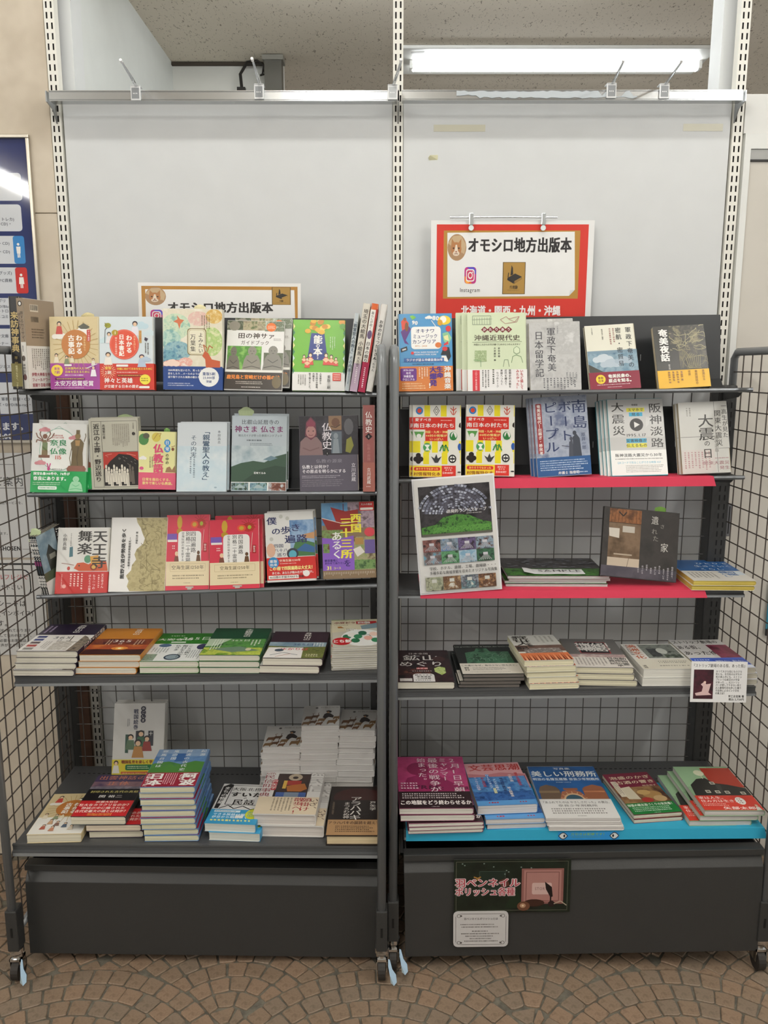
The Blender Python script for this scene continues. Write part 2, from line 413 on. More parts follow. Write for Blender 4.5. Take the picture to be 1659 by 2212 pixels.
# ---------- floor of cobbles laid in fans ----------
fl = MB(); fl.box(-2.6, -1.6, -.04, 2.6, 5.0, -.0045); fl = setting(fl.build('floor', M('n:5a564c:6b675c:7a7568:40', .9, bump=.4)))
RF, DX, DY = .40, .352, .22
cen = []
XA0 = PZ(203, 2215, 0).x - .352 * 0 
for j in range(-2, 6):
    for i in range(-6, 7):
        if (i + j) % 2: continue
        cen.append(((i * DX) - .012, 1.60 + .22 * -1 + j * DY, j))
stones = []
ST = [M('n:84705c:8f7a65:7a6653:55', .6, bump=.3), M('n:8c745e:957d67:806a56:55', .6, bump=.3), M('n:80705f:897866:766655:55', .6, bump=.3)]
STY0, STY1 = 1.30, 2.26
for cx, cy, j in cen:
    near = [(a, c) for a, c, k in cen if k < j and abs(a - cx) < 1.0 and c < cy]
    nr = 8
    for q in range(nr):
        r0 = .014 + q * .0485; r1 = r0 + .0445; rm = (r0 + r1) / 2
        if r1 > RF: continue
        L_ = math.pi * 1.3 * rm; k = max(2, round(math.pi * 2 * rm / .0475)); ph = random.random() * 6.28
        for a_ in range(k):
            t0 = 2 * math.pi * a_ / k + ph; t1 = 2 * math.pi * (a_ + 1) / k + ph
            gp = .0022 / rm; ins = []
            mx, my = cx + rm * math.cos((t0 + t1) / 2), cy + rm * math.sin((t0 + t1) / 2)
            if my < STY0 or my > STY1 or abs(mx) > 1.25: continue
            if any((mx - a) ** 2 + (my - c) ** 2 < (RF - .012) ** 2 for a, c in near): continue
            if my < cy - .30: continue
            jr = lambda: random.uniform(-.0016, .0016)
            sk = random.uniform(-.03, .03)
            pts = []
            cc = .006
            for rr_, ta, tb in ((r0, t0 + gp, t1 - gp), (r1, t1 - gp, t0 + gp)):
                w_ = cc / rr_
                s_ = 1 if tb > ta else -1
                pts += [(rr_ + (.003 if rr_ == r0 else -.003), ta), (rr_, ta + s_ * min(w_, abs(tb - ta) * .25)), (rr_, tb - s_ * min(w_, abs(tb - ta) * .25)), (rr_ + (.003 if rr_ == r0 else -.003), tb)]
            xy = [[cx + (r_ + jr()) * math.cos(t_ + sk * .2), cy + (r_ + jr()) * math.sin(t_ + sk * .2)] for r_, t_ in pts]
            for p in xy:
                for a, c in near:
                    d = math.hypot(p[0] - a, p[1] - c)
                    if d < RF + .002: p[0] = a + (p[0] - a) * (RF + .002) / d; p[1] = c + (p[1] - c) * (RF + .002) / d
            ax = sum(p[0] for p in xy) / 8; ay = sum(p[1] for p in xy) / 8
            ar = .5 * abs(sum(xy[i][0] * xy[(i + 1) % 8][1] - xy[(i + 1) % 8][0] * xy[i][1] for i in range(8)))
            if ar < .0005: continue
            stones.append((ax, ay, xy))
def vis(s_): # nearer the camera and inside the picture first
    return (0 if (abs(s_[0]) < .98 and s_[1] > 1.58 and (s_[1] < 1.98 or abs(s_[0]) > .9)) else 1, s_[1])
stones.sort(key=vis)
def stone_geo(mb, ax, ay, xy, h, m=0):
    v = [(x - ax, y - ay, -.012) for x, y in xy] + [(x - ax, y - ay, h - .0018) for x, y in xy] + [((x - ax) * .93, (y - ay) * .93, h) for x, y in xy]
    f = [(i, (i + 1) % 8, 8 + (i + 1) % 8, 8 + i) for i in range(8)] + [(8 + i, 8 + (i + 1) % 8, 16 + (i + 1) % 8, 16 + i) for i in range(8)] + [tuple(range(16, 24))]
    return v, f
rest = MB(); 
for m_ in ST: rest.mat(m_)
for i, (ax, ay, xy) in enumerate(stones):
    h = random.uniform(-.0012, .0004); mi = random.choice((0, 0, 1, 2))
    v, f = stone_geo(None, ax, ay, xy, h)
    if i < 298:
        b = MB(); b.raw(v, f); o = b.build('cobblestone', ST[mi], fl); o.location = (ax, ay, 0)
    else: rest.raw([(x + ax, y + ay, z) for x, y, z in v], f, mi)
print('stones', len(stones))
if len(stones) > 298:
    o = rest.build('cobblestones_beyond', None, fl); o['kind'] = 'stuff'

# ---------- lamps ----------
def emis(name, s_, c=(1, .985, .94)):
    m = bpy.data.materials.new(name); m.use_nodes = True; b_ = m.node_tree.nodes['Principled BSDF']
    b_.inputs['Emission Color'].default_value = c + (1,); b_.inputs['Emission Strength'].default_value = s_; return m
TUBE = emis('mat_tube', LAMP); TUBE2 = emis('mat_tube_behind', 20.0, (.96, .99, 1.0))
def lamp(p0, p1, mat, label, plate=.16, z=CEIL, hw=.033, hd=.062):
    p0, p1 = Vector(p0), Vector(p1); d = (p1 - p0).normalized(); n = Vector((-d.y, d.x, 0)); L_ = (p1 - p0).length
    r = empty('ceiling_lamp'); c = (p0 + p1) / 2; frame(r, d, n, Vector((0, 0, 1)), Vector((c.x, c.y, z)))
    b = MB(); b.box(-L_ / 2 - .03, -plate / 2, -.014, L_ / 2 + .05, plate / 2, -.001); o = b.build('base_plate', M('e6e6e2', .45), r); bevel(o, .004)
    b = MB(); pr = [(-hw, -.0145), (-hw, -hd + .014), (-hw * .6, -hd), (hw * .6, -hd), (hw, -hd + .014), (hw, -.0145)]
    b.prism(pr, -L_ / 2, L_ / 2); b.build('diffuser', mat, r)
    b = MB()
    for s_ in (-1, 1): b.box(s_ * (L_ / 2 + .006) - .006, -hw - .003, -hd + .002, s_ * (L_ / 2 + .006) + .006, hw + .003, -.0145)
    b.build('end_cap', M('e8e8e4', .4), r)
    b = MB(); b.box(L_ / 2 - .04, plate / 2 - .035, -.0195, L_ / 2 + .01, plate / 2 - .015, -.0182); b.build('rating_sticker', M('c9c9c4', .5), r)
    tag(r, label, 'ceiling light', None)
pl = PY(891, 138, 3.40); pr_ = PY(1500, 138, 3.40)
lamp((pr_.x, 3.37, 0), (pl.x, 3.37, 0), TUBE2, 'lit slim fluorescent ceiling light behind the white partition', .27, CEIL, .018, .045)
lamp((.75, 2.62, 0), (-.45, 2.62, 0), TUBE2, 'added unseen fluorescent light above the partition, brightening the room behind', .2, CEIL, .026, .05)  # extra lamp added out of view to brighten the back room's wall and ceiling
OVER = emis('mat_tube_over_racks', LAMP * .25)
for x0, x1, t in ((-1.15, -.05, 'overhead fluorescent light over the rack beside the notices, out of the picture'), (.12, 1.22, 'overhead fluorescent light over the rack below the red poster, out of the picture')):
    lamp((x1, 1.74, 0), (x0, 1.74, 0), OVER, t, .2, CEIL, .026, .042)
for i, (x, y0, y1) in enumerate(LAMPS):
    lamp((x, y0, 0), (x, y1, 0), TUBE, ['overhead fluorescent light reflected in the navy notice', 'overhead fluorescent light between the two racks, out of the picture', 'overhead fluorescent light above the rack with the red poster, out of the picture'][i])
# conduit pipe and cable loop behind the partition
r = empty('conduit_box'); p = PY(592, 165, 3.36); r.location = (p.x, 3.36, 0)
b = MB(); b.box(-.033, -.03, 1.9, .033, .03, CEIL - .004); b.build('duct', M('5c5a52', .5), r)
b = MB(); b.box(-.04, -.036, CEIL - .02, .04, .036, CEIL - .003); b.build('collar', M('8a887f', .5), r)
tag(r, 'dark grey vertical duct rising to the ceiling behind the partition', 'duct')
r = empty('cable_loop'); p = PY(545, 160, 3.38); r.location = p
for k in range(2):
    pts = [(-.045 + .006 * k, 0, -.06), (-.05 + .006 * k, 0, .0), (-.02, 0, .045 - .01 * k), (.02, 0, .05 - .012 * k), (.045, 0, .03), (.05 - .01 * k, 0, .0), (.03, 0, -.005)]
    sm = []
    for i in range(len(pts) - 1):
        for q in range(4):
            t = q / 4; sm.append(tuple(pts[i][a] * (1 - t) + pts[i + 1][a] * t for a in range(3)))
    b = MB(); b.tube(sm + [pts[-1]], .0035, 6); b.build('cable', M('2c2926', .5), r)
b = MB(); b.box(-.06, -.012, -.2, -.028, .012, -.05); b.build('plug', M('24211f', .5), r)
tag(r, 'black looped cable with a plug hanging below the ceiling behind the partition', 'cable')

# recessed pull plate and a small teal sheet on the right-hand wall, seen through the side wires
A = PY(1566, 1158, YW - .004); B = PY(1580, 1087, YW - .004); b = MB(); b.box(A.x, YW - .009, A.z, B.x, YW - .004, B.z); o = b.build('pull_plate', M('77777a', .35, .5), wr); bevel(o, .0015)
b = MB(); b.box(A.x + .004, YW - .0096, A.z + .008, B.x - .004, YW - .0088, B.z - .008); b.build('pull_recess', M('101012', .6), wr)
A = PY(1652, 1372, YW - .005); B = PY(1700, 1255, YW - .005); r = empty('wall_sheet'); r.location = (A.x, YW - .005, A.z)
b = MB(); b.box(0, -.002, .02, B.x - A.x, 0, B.z - A.z); b.build('sheet', M('2f7f96', .5), r); b = MB(); b.box(0, -.006, 0, B.x - A.x, 0, .02); b.build('bottom_rail', M('1b1b1d', .5), r); tag(r, 'teal sheet with a black lower rail at the right edge, behind the side wires', 'sheet')
# ================= sign bar on brackets, clips =================
GREY = M('505152', .38, .1, bump=.2); DGREY = M('383837', .42, .1, bump=.2); BLK = M('303234', .4, .1); RAIL = M('a4a8ab', .28, .5)
ALU = M('c4c6c6', .22, .9); CHROME = M('d9dbdd', .12, 1.0)
YB = 2.198
for i, (a, c, lab) in enumerate((((106, 208), (858, 205), 'brushed aluminium bar across the top of the panel above the small cat poster'), ((868, 204), (1605, 206), 'aluminium bar with peeling paint across the panel above the red poster'))):
    A = PY(*a, YB); B = PY(*c, YB); r = empty('sign_bar'); r.location = ((A.x + B.x) / 2, YB, (A.z + B.z) / 2)
    hw = (B.x - A.x) / 2; b = MB()
    b.prism([(0, -.0125), (0, .0125), (.028, .0125), (.028, .0108), (.002, .0108), (.002, -.0108), (.028, -.0108), (.028, -.0125)], -hw, hw); b.build('bar', ALU, r)
    b = MB(); b.box(-hw, -.0012, -.0105, hw, -.0002, -.0088); b.box(-hw, -.0012, .0088, hw, -.0002, .0105); b.build('groove_ridge', M('9da0a1', .25, .9), r)
    for s_ in (-1, 1):
        b = MB(); x = (XS[i] if s_ < 0 else XS[i + 1]) - (A.x + B.x) / 2 - (.012 if s_ > 0 and i == 1 else -.003 if s_ < 0 and i == 0 else 0)
        b.raw([(x - .0015, .0, .012), (x - .0015, YW - YB - .002, .012), (x - .0015, YW - YB - .002, -.05), (x - .0015, .04, -.022), (x - .0015, 0, -.014),
               (x + .0015, .0, .012), (x + .0015, YW - YB - .002, .012), (x + .0015, YW - YB - .002, -.05), (x + .0015, .04, -.022), (x + .0015, 0, -.014)],
              [(0, 1, 2, 3, 4), (9, 8, 7, 6, 5)] + [(k, (k + 1) % 5, 5 + (k + 1) % 5, 5 + k) for k in range(5)]); b.build('bracket', M('a9acae', .3, .8), r)
    if i == 1:  # torn paint and tape residue
        rnd = random.Random(4); b = MB(); n = 46; top = []; bot = []
        for k in range(n + 1):
            x = -hw * .68 + hw * 1.06 * k / n; top.append((x, .010 - rnd.uniform(0, .003) - (.012 if k > 36 and k % 5 < 3 else 0))); bot.append((x, -.009 + rnd.uniform(0, .004) + (.006 if k < 6 else 0)))
        for k in range(n):
            if bot[k][1] < top[k][1] and bot[k + 1][1] < top[k + 1][1]: b.face([(bot[k][0], -.0016, bot[k][1]), (bot[k + 1][0], -.0016, bot[k + 1][1]), (top[k + 1][0], -.0016, top[k + 1][1]), (top[k][0], -.0016, top[k][1])])
        b.build('torn_film', M('b9c0c4', .5), r)
    tag(r, lab, 'bar')
clips = [(294, 203, 262, 133), (560, 200, 545, 130), (848, 201, 866, 132), (1320, 198, 1346, 133), (1434, 199, 1472, 133)]
cl = ['above the small cat poster', 'in front of the black cable loop', 'at the joint of the two bars', 'below the middle of the lit tube', 'below the end of the lit tube']
for (x, y, tx, ty), lab in zip(clips, cl):
    p = PY(x, y, YB); r = empty('sign_clip'); r.location = p
    b = MB(); b.box(-.0125, -.006, -.017, .0125, -.0015, .017); b.box(-.0125, -.006, .017, .0125, .02, .0195); o = b.build('clip_body', M('d7d8d8', .35, .3), r); bevel(o, .002)
    s = Pr(.019, .026, 0, .3); s.R(0, 0, 100, 100, 'b9bcbd' if lab.endswith('joint of the two bars') else '8f9294'); s.G(18, 44, 82, 60, 'e8e8e8', 1, fill=.8)
    s.v = [(X - .0095, -.0062 - Z, Y_ - .013) for X, Y_, Z in s.v]; s.done('clip_label', r)
    t = PY(tx, ty, YB - .17) - p; b = MB(); b.tube([(0, -.004, .018), (t.x * .5, t.y * .5, .018 + (t.z - .018) * .46), t], .0019, 6); b.tube([(.005, -.004, .018), (t.x * .5 + .004, t.y * .5, .018 + (t.z - .018) * .46), t + Vector((.002, 0, -.001))], .0015, 6)
    b.build('wire_hook', CHROME, r); b = MB(); b.tube([t + Vector((0, .002, 0)), t + Vector((0, -.006, .002))], .0035, 8); b.build('hook_tip', M('e9e9e9', .3), r)
    tag(r, 'clip with a chrome wire hook on the bar, ' + lab, 'clip', 'sign clips on the aluminium bars')

# ================= display racks =================
ZR = 1.540
YBK = 2.15
def rack(x0, x1, yf, lab, ztop, posts):
    r = empty('display_rack'); r.location = ((x0 + x1) / 2, YBK, 0)
    ox, oy = (x0 + x1) / 2, YBK
    def bx(mb, a0, b0, c0, a1, b1, c1, m=0): mb.box(a0 - ox, b0 - oy, c0, a1 - ox, b1 - oy, c1, m)
    for s_, (xa, xb) in zip((1, -1), posts):
        f = MB(); bx(f, xa, 2.150, .03, xb, 2.205, ztop - .09); o = f.build('back_post', DGREY, r); bevel(o, .004)
        q = MB(); m0 = q.mat(M('0c0c0d', .7)); xm = (xa + xb) / 2 - s_ * .004
        for k in range(int((ztop - .15) / .025)):
            z = .06 + k * .025
            bx(q, xm - .0085, 2.1492, z, xm - .0055, 2.1502, z + .015, m0); bx(q, xm + .0055, 2.1492, z, xm + .0085, 2.1502, z + .015, m0)
        o = q.build('slot_row', None, r); o['kind'] = 'stuff'
    # wire grid at the back
    g = MB(); zt = ztop - .10; zb = .30
    ga, gb = posts[0][1] + .004, posts[1][0] - .004; nx = int((gb - ga - .01) / .0505)
    for k in range(nx + 1):
        x = ga + .02 + k * .0505 - ox; g.tube([(x, 2.168 - oy, zb), (x, 2.168 - oy, zt)], .0014, 5)
    k = 0
    while zt - k * .0505 > zb: g.tube([(ga - ox, 2.1715 - oy, zt - k * .0505), (gb - ox, 2.1715 - oy, zt - k * .0505)], .0014, 5); k += 1
    o = g.build('wire_grid', M('5f5c59', .5, .2), r); o['kind'] = 'stuff'
    # side panels: tube frame with wires
    for s_, x in ((1, x0), (-1, x1)):
        f = MB(); xi = x + s_ * .0095; rad = .011
        def tube_flat(pts):
            hw = .0085
            f.tube([(xi - ox, p[0] - oy, p[1]) for p in pts], .0105, 8)
        tube_flat([(yf, .11), (yf, ztop - .035), (yf + .008, ztop - .012), (yf + .03, ztop - .003), (2.17, ztop - .003), (2.19, ztop - .02), (2.19, .1)])
        f.tube([(xi - ox, yf - oy, .12), (xi - ox, 2.19 - oy, .12)], .0085, 8)
        f.build('side_frame', M('7d8082', .3, .25), r, smooth=True)
        w_ = MB(); z = ztop - .003
        y = yf + .0505
        while y < 2.18: w_.tube([(xi - ox, y - oy, .12), (xi - ox, y - oy, ztop - .003)], .0017, 5); y += .0505
        z = ztop - .055
        while z > .14: w_.tube([(xi - ox + .0025 * s_, yf - oy, z), (xi - ox + .0025 * s_, 2.19 - oy, z)], .0017, 5); z -= .0505
        o = w_.build('side_wires', M('4d453f', .5, .3), r); o['kind'] = 'stuff'
        # foot with caster
        f = MB(); bx(f, xi - .014, yf - .012, .085, xi + .014, yf + .026, .195); o = f.build('foot_block', DGREY, r); bevel(o, .003)
        f = MB(); bx(f, xi - .0025, yf - .0128, .125, xi + .0025, yf - .0118, .150); f.build('foot_slot', M('0a0a0a', .6), r)
        for yy in (yf + .006, 2.17):
            c = MB(); c.tube([(xi - ox, yy - oy, .074), (xi - ox, yy - oy, .086)], .017, 14); c.tube([(xi - ox, yy - oy, .060), (xi - ox, yy - oy, .07)], .014, 12); c = c.build('caster', CHROME, r)
            k = MB(); k.box(xi - ox - .0135, yy - oy - .016, .028, xi - ox - .0115, yy - oy + .014, .062); k.box(xi - ox + .0115, yy - oy - .016, .028, xi - ox + .0135, yy - oy + .014, .062); k.box(xi - ox - .0135, yy - oy - .016, .056, xi - ox + .0135, yy - oy + .014, .062); k.build('fork', CHROME, c)
            k = MB(); k.tube([(xi - ox - .009, yy - oy, .0275), (xi - ox + .009, yy - oy, .0275)], .0275, 20); o = k.build('wheel', M('2e2a26', .6), c)
            if yy < 2:
                k = MB(); k.raw([(xi - ox + .016 + a, yy - oy - .012 + b2, c2) for a, b2, c2 in ((0, 0, .062), (.004, -.002, .062), (.010, -.012, .044), (.019, -.018, .034), (.021, -.026, .020), (.014, -.03, .013), (.006, -.027, .019), (.004, -.018, .032), (.0, -.008, .048))] , [tuple(range(9))]);
                o = k.build('brake_lever', M('b9d3e4', .15, 1.0), c); so = o.modifiers.new('s', 'SOLIDIFY'); so.thickness = .003
    # bottom cross bar
    f = MB(); bx(f, x0 + .02, 2.175, .14, x1 - .02, 2.20, .19); f.build('cross_bar', DGREY, r)
    tag(r, lab, 'rack'); return r
rack(-.915, .004, 1.745, 'dark grey wire-sided book rack beside the navy notices', 1.535, ((-.940, -.894), (-.038, .003)))
rack(.013, .952, 1.78, 'dark grey wire-sided book rack below the red poster', 1.535, ((.006, .044), (.892, .941)))

def shelf(lab, L_, R_, Y, yb, kind, lip=.025, plate=None):
    """L_, R_: pixels of the top front edge's ends"""
    A = PY(*L_, Y); B = PY(*R_, Y); d = (B - A); wd = d.length; X = d.normalized(); Z = Vector((-X.z, 0, X.x)); Yv = Vector((0, 1, 0))
    r = empty('shelf'); frame(r, X, Yv, Z, A); dp = yb - Y
    if kind == 'flat':
        ins = min(.0, 0)
        b = MB(); b.box(.004, .006, -.012, wd - .004, dp, -.0008); o = b.build('board', GREY, r); bevel(o, .0015)
        b = MB(); h = lip
        b.prism([(0, -.001), (.006, -.001), (.006, -h), (-.004, -h), (-.0045, -h * .62), (0.002, -h * .55), (.002, -h * .2), (0, -h * .18)], 0, wd); b.build('price_rail', GREY, r)
        b = MB(); b.box(0.002, -.0052, -h * .98, wd - .002, -.0042, -h * .72); b.build('rail_highlight_strip', RAIL, r)
        if dp > .3:
            q = MB(); x = .03
            while x < wd - .03: q.box(x, dp - .045, -.0009, x + .007, dp - .042, -.0005); x += .014
            o = q.build('slot_row', M('0b0b0c', .7), r); o['kind'] = 'stuff'
    else:
        tz = -lip
        b = MB(); b.tube([(0, .004, -.0045), (wd, .004, -.0045)], .0055, 8); b.build('front_rod', M('6d7073', .35, .5), r)
        b = MB(); b.prism([(.004, -.003), (.004, -.010), (dp * .7, -.010), (dp * .7, -.003)], .006, wd - .006); b.build('tray', DGREY, r)
    for x in (.012, wd - .014):
        b = MB(); y0 = .03; y1 = 2.148 - Y; z0 = -.012
        b.raw([(x, y0, z0), (x, y1, z0), (x, y1, z0 - .024), (x, y0 + .02, z0 - .012), (x + .002, y0, z0), (x + .002, y1, z0), (x + .002, y1, z0 - .024), (x + .002, y0 + .02, z0 - .012)],
              [(0, 1, 2, 3), (7, 6, 5, 4), (0, 4, 5, 1), (1, 5, 6, 2), (2, 6, 7, 3), (3, 7, 4, 0)]); b.build('side_bracket', DGREY, r)
    if plate:
        hp, ys = plate; y0 = ys; y1 = ys + hp * .14
        b = MB(); b.prism([(y0, -.004), (y0 + .0015, -.004), (y1 + .0015, hp), (y1, hp)], .008, wd - .04 if wd > .7 else wd); b.build('back_plate', BLK, r)
        b = MB(); b.prism([(y0 - .02, -.002), (y0 - .001, .022), (y0 - .001, .018), (y0 - .017, -.003)], .008, wd - .04); b.build('plate_flange', M('3a3c3e', .3, .5), r)
        q = MB(); x = .05
        while x < wd - .06:
            for dx in (0, .013):
                q.box(x + dx, y0 + hp * .14 * .42 - .0012, hp * .38, x + dx + .0015, y0 + hp * .14 * .42 + .001, hp * .38 + .016)
            x += .115
        q.build('plate_slots', M('a8aaac', .5), r)
    tag(r, lab, 'shelf', 'grey metal shelves of the book racks'); r['label'] = lab
    return r
SH = {}
sh = [('L1', 'topmost shelf of the rack beside the navy notices', (40, 844), (819, 849), 1.985, 2.10, 'tray', .01, (.185, .10)),
      ('R1', 'topmost shelf of the rack below the red poster', (853, 848), (1627, 838), 2.0, 2.11, 'tray', .01, (.185, .10)),
      ('L2', 'second shelf down, holding the green-banded Buddhist statue book', (58, 1066), (819, 1062), 1.992, 2.10, 'tray', .01, (.15, .10)),
      ('R2', 'second shelf down, holding the two red and yellow village books', (854, 1036), (1609, 1028), 2.0, 2.10, 'tray', .01, (.17, .10)),
      ('L3', 'third shelf down, holding the pink pilgrimage books', (78, 1287), (819, 1262), 2.0, 2.10, 'tray', .01, (.085, .10)),
      ('R3', 'third shelf down, lined with pink paper under the photo magazines', (855, 1275), (1608, 1273), 1.965, 2.14, 'flat', .020, None),
      ('L4', 'fourth shelf down, holding the row of flat daily-calendar books', (31, 1460), (820, 1451), 1.836, 2.14, 'flat', .026, None),
      ('R4', 'fourth shelf down, holding the black mine book and a hanging card', (858, 1491), (1633, 1482), 1.862, 2.14, 'flat', .024, None),
      ('L5', 'bottom shelf with flat piles in front of the deer-book piles', (26, 1823), (822, 1828), 1.758, 2.145, 'flat', .030, None),
      ('R5', 'bottom shelf covered with turquoise paper', (872, 1792), (1650, 1786), 1.805, 2.145, 'flat', .026, None)]
for k, lab, a, c, Y, yb, kd, lp, pt in sh: SH[k] = shelf(lab, a, c, Y, yb, kd, lp, pt)
def ztop(k): return SH[k].matrix_world.translation.z
def zat(k, x):
    m = SH[k].matrix_world; return m.translation.z + (x - m.translation.x) * m.col[0].z / m.col[0].x

# ================= drawers under the racks =================
def drawer(lab, TL, TR, BL, Y, wd, depth, lift, face):
    A = PY(*TL, Y); B = PY(*TR, Y); zb = PY(*BL, Y).z; d = B - A; X = Vector((d.x, 0, 0)).normalized(); wdt = d.length
    Xv = d.normalized(); Zv = Vector((-Xv.z, 0, Xv.x))
    r = empty('storage_drawer'); frame(r, Xv, Vector((0, 1, 0)), Zv, A); h = A.z - zb
    prof = [(.03, 0), (0, 0), (0, -.016), (.012, -.019), (.014, -.024), (-.002, -.046), (-.002, -h), (.012, -h), (.012, -.05), (.02, -.03), (.02, -.006), (.03, -.006)]
    b = MB(); b.prism(prof, 0, wdt); o = b.build('front', DGREY, r); bevel(o, .0012, 2)
    for xw in (.004, wdt - .007): b = MB(); b.box(xw, .02, -h, xw + .003, depth, -.004); b.build('side_wall', GREY, r)
    b = MB(); b.box(.004, .012, -h, wdt - .004, depth, -h + .003); b.box(.004, depth - .003, -h, wdt - .004, depth, -.004); b.build('tray', BLK, r)
    tag(r, lab, 'drawer'); return r
D1 = drawer('wide dark grey storage drawer under the rack beside the notices', (52, 1868), (820, 1878), (60, 2058), 1.80, .88, .33, 0, 0)
D2 = drawer('wide dark grey storage drawer carrying the nail polish poster', (872, 1848), (1652, 1834), (872, 2066), 1.775, .88, .35, 0, 0)
# ================= printed covers (u across, v down, both in percent) =================
W_, K_ = 'f1efe9', '26221f'
def man(p, u, v, s, hair, body, skin='e8c6a4', a=1.0):
    """small seated or standing figure: robe, head, hair"""
    p.poly([(u - s * .9, v + s * 2.2 * a), (u - s * .55, v + s * .5 * a), (u + s * .55, v + s * .5 * a), (u + s * .9, v + s * 2.2 * a)], body)
    p.E(u, v - s * .05, s * .55, s * .5 * a, hair, 12); p.E(u, v + s * .08 * a, s * .38, s * .38 * a, skin, 12)
def cloud(p, u, v, s, c):
    for a, b_, r in ((0, 0, 1), (-1, .25, .7), (1, .2, .8), (.3, -.35, .7)): p.E(u + a * s, v + b_ * s * .6, r * s, r * s * .55, c, 12)
def statue(p, u, v, w_, h, c='8a8577', d='5f5b50'):
    p.poly([(u - w_, v + h), (u - w_ * .8, v + h * .55), (u - w_ * .55, v + h * .36), (u + w_ * .55, v + h * .36), (u + w_ * .8, v + h * .55), (u + w_, v + h)], c)
    p.E(u, v + h * .2, w_ * .45, h * .2, c, 14); p.E(u - w_ * .16, v + h * .2, w_ * .07, h * .015, d, 8); p.E(u + w_ * .16, v + h * .2, w_ * .07, h * .015, d, 8); p.E(u, v + h * .3, w_ * .12, h * .012, d, 8)
    p.L([(u - w_ * .5, v + h * .55), (u, v + h * .68), (u + w_ * .5, v + h * .55)], 1.2, d); p.L([(u - w_ * .85, v + h * .88), (u, v + h * .8), (u + w_ * .85, v + h * .88)], 1.4, d)
def rays(p, u, v, r0, r1, n, c, a=1):
    for i in range(n):
        t = 2 * math.pi * i / n; p.L([(u + r0 * math.cos(t), v + r0 * a * math.sin(t)), (u + r1 * math.cos(t), v + r1 * a * math.sin(t))], .9, c)
def branches(p, u0, v0, u1, v1, n, c, seed=1, wd=.9):
    r = random.Random(seed)
    for i in range(n):
        x, y = r.uniform(u0, u1), r.uniform(v0, v1); t = r.uniform(0, 6.3); pts = [(x, y)]
        for k in range(5):
            t += r.uniform(-.7, .7); x += 5 * math.cos(t); y += 4 * math.sin(t); x = min(max(x, u0), u1); y = min(max(y, v0), v1); pts.append((x, y))
        p.L(pts, wd * r.uniform(.5, 1.3), c)
def d_kojiki(p, band=True):
    rays(p, 53, 38, 20, 46, 26, 'b8995a', .72)
    cloud(p, 20, 26, 9, 'f4f0e6'); man(p, 20, 10, 8, K_, 'c8463a', a=.8); cloud(p, 66, 20, 10, 'f4f2ea'); p.poly([(58, 14), (70, 9), (82, 14), (76, 17), (64, 17)], '5a5a4c')
    p.E(53, 38, 29, 20, 'c27a35', 32); p.V('わかる', 60, 25, 9, 'fbf7ee', 3); p.V('古事記', 44, 25, 9, 'fbf7ee', 3); p.V('日本を読もう', 71, 27, 3.4, 'f0d9a0', 1)
    p.R(76, 18, 83, 34, 'c9372c'); p.V('マンガ遊訳', 79.5, 19, 2.9, W_, 1)
    man(p, 13, 53, 6, K_, 'eadfc6', a=.8); man(p, 34, 56, 6, K_, '7f8a6a', a=.7); man(p, 45, 55, 5, '6a4a2a', 'e6dcc0', a=.7); man(p, 88, 59, 5, K_, 'e8e0d0', a=.7)
    if band:
        p.E(14, 74, 12, 8, 'f1d43c', 20); p.T('重版', 14, 71.5, 4, 'a0308a', 2, al='c'); p.T('7刷', 14, 76.5, 5, 'a0308a', 2, al='c')
        p.RR(29, 65.5, 44, 68, W_, 1); p.T('日本国内の人たちに', 30, 71.2, 3.9, 'f3e15c', 2); p.T('日本を伝えるために', 30, 76, 3.9, 'f3e15c', 2); p.G(30, 79, 76, 82, 'f6eef4', 1)
        p.R(10, 84, 70, 87, '6b1f5d'); p.G(13, 84.5, 68, 86.6, 'f0d060', 1); p.T('太安万侶賞受賞', 8, 92, 8, 'fbf3f8', 2, st=.98); p.G(8, 97, 80, 99, 'f0d8ec', 1)
        man(p, 88, 70, 7, '7b2f8a', 'f3eef3', a=.8); p.L([(74, 71), (96, 65)], 1.5, 'e8e8f0')
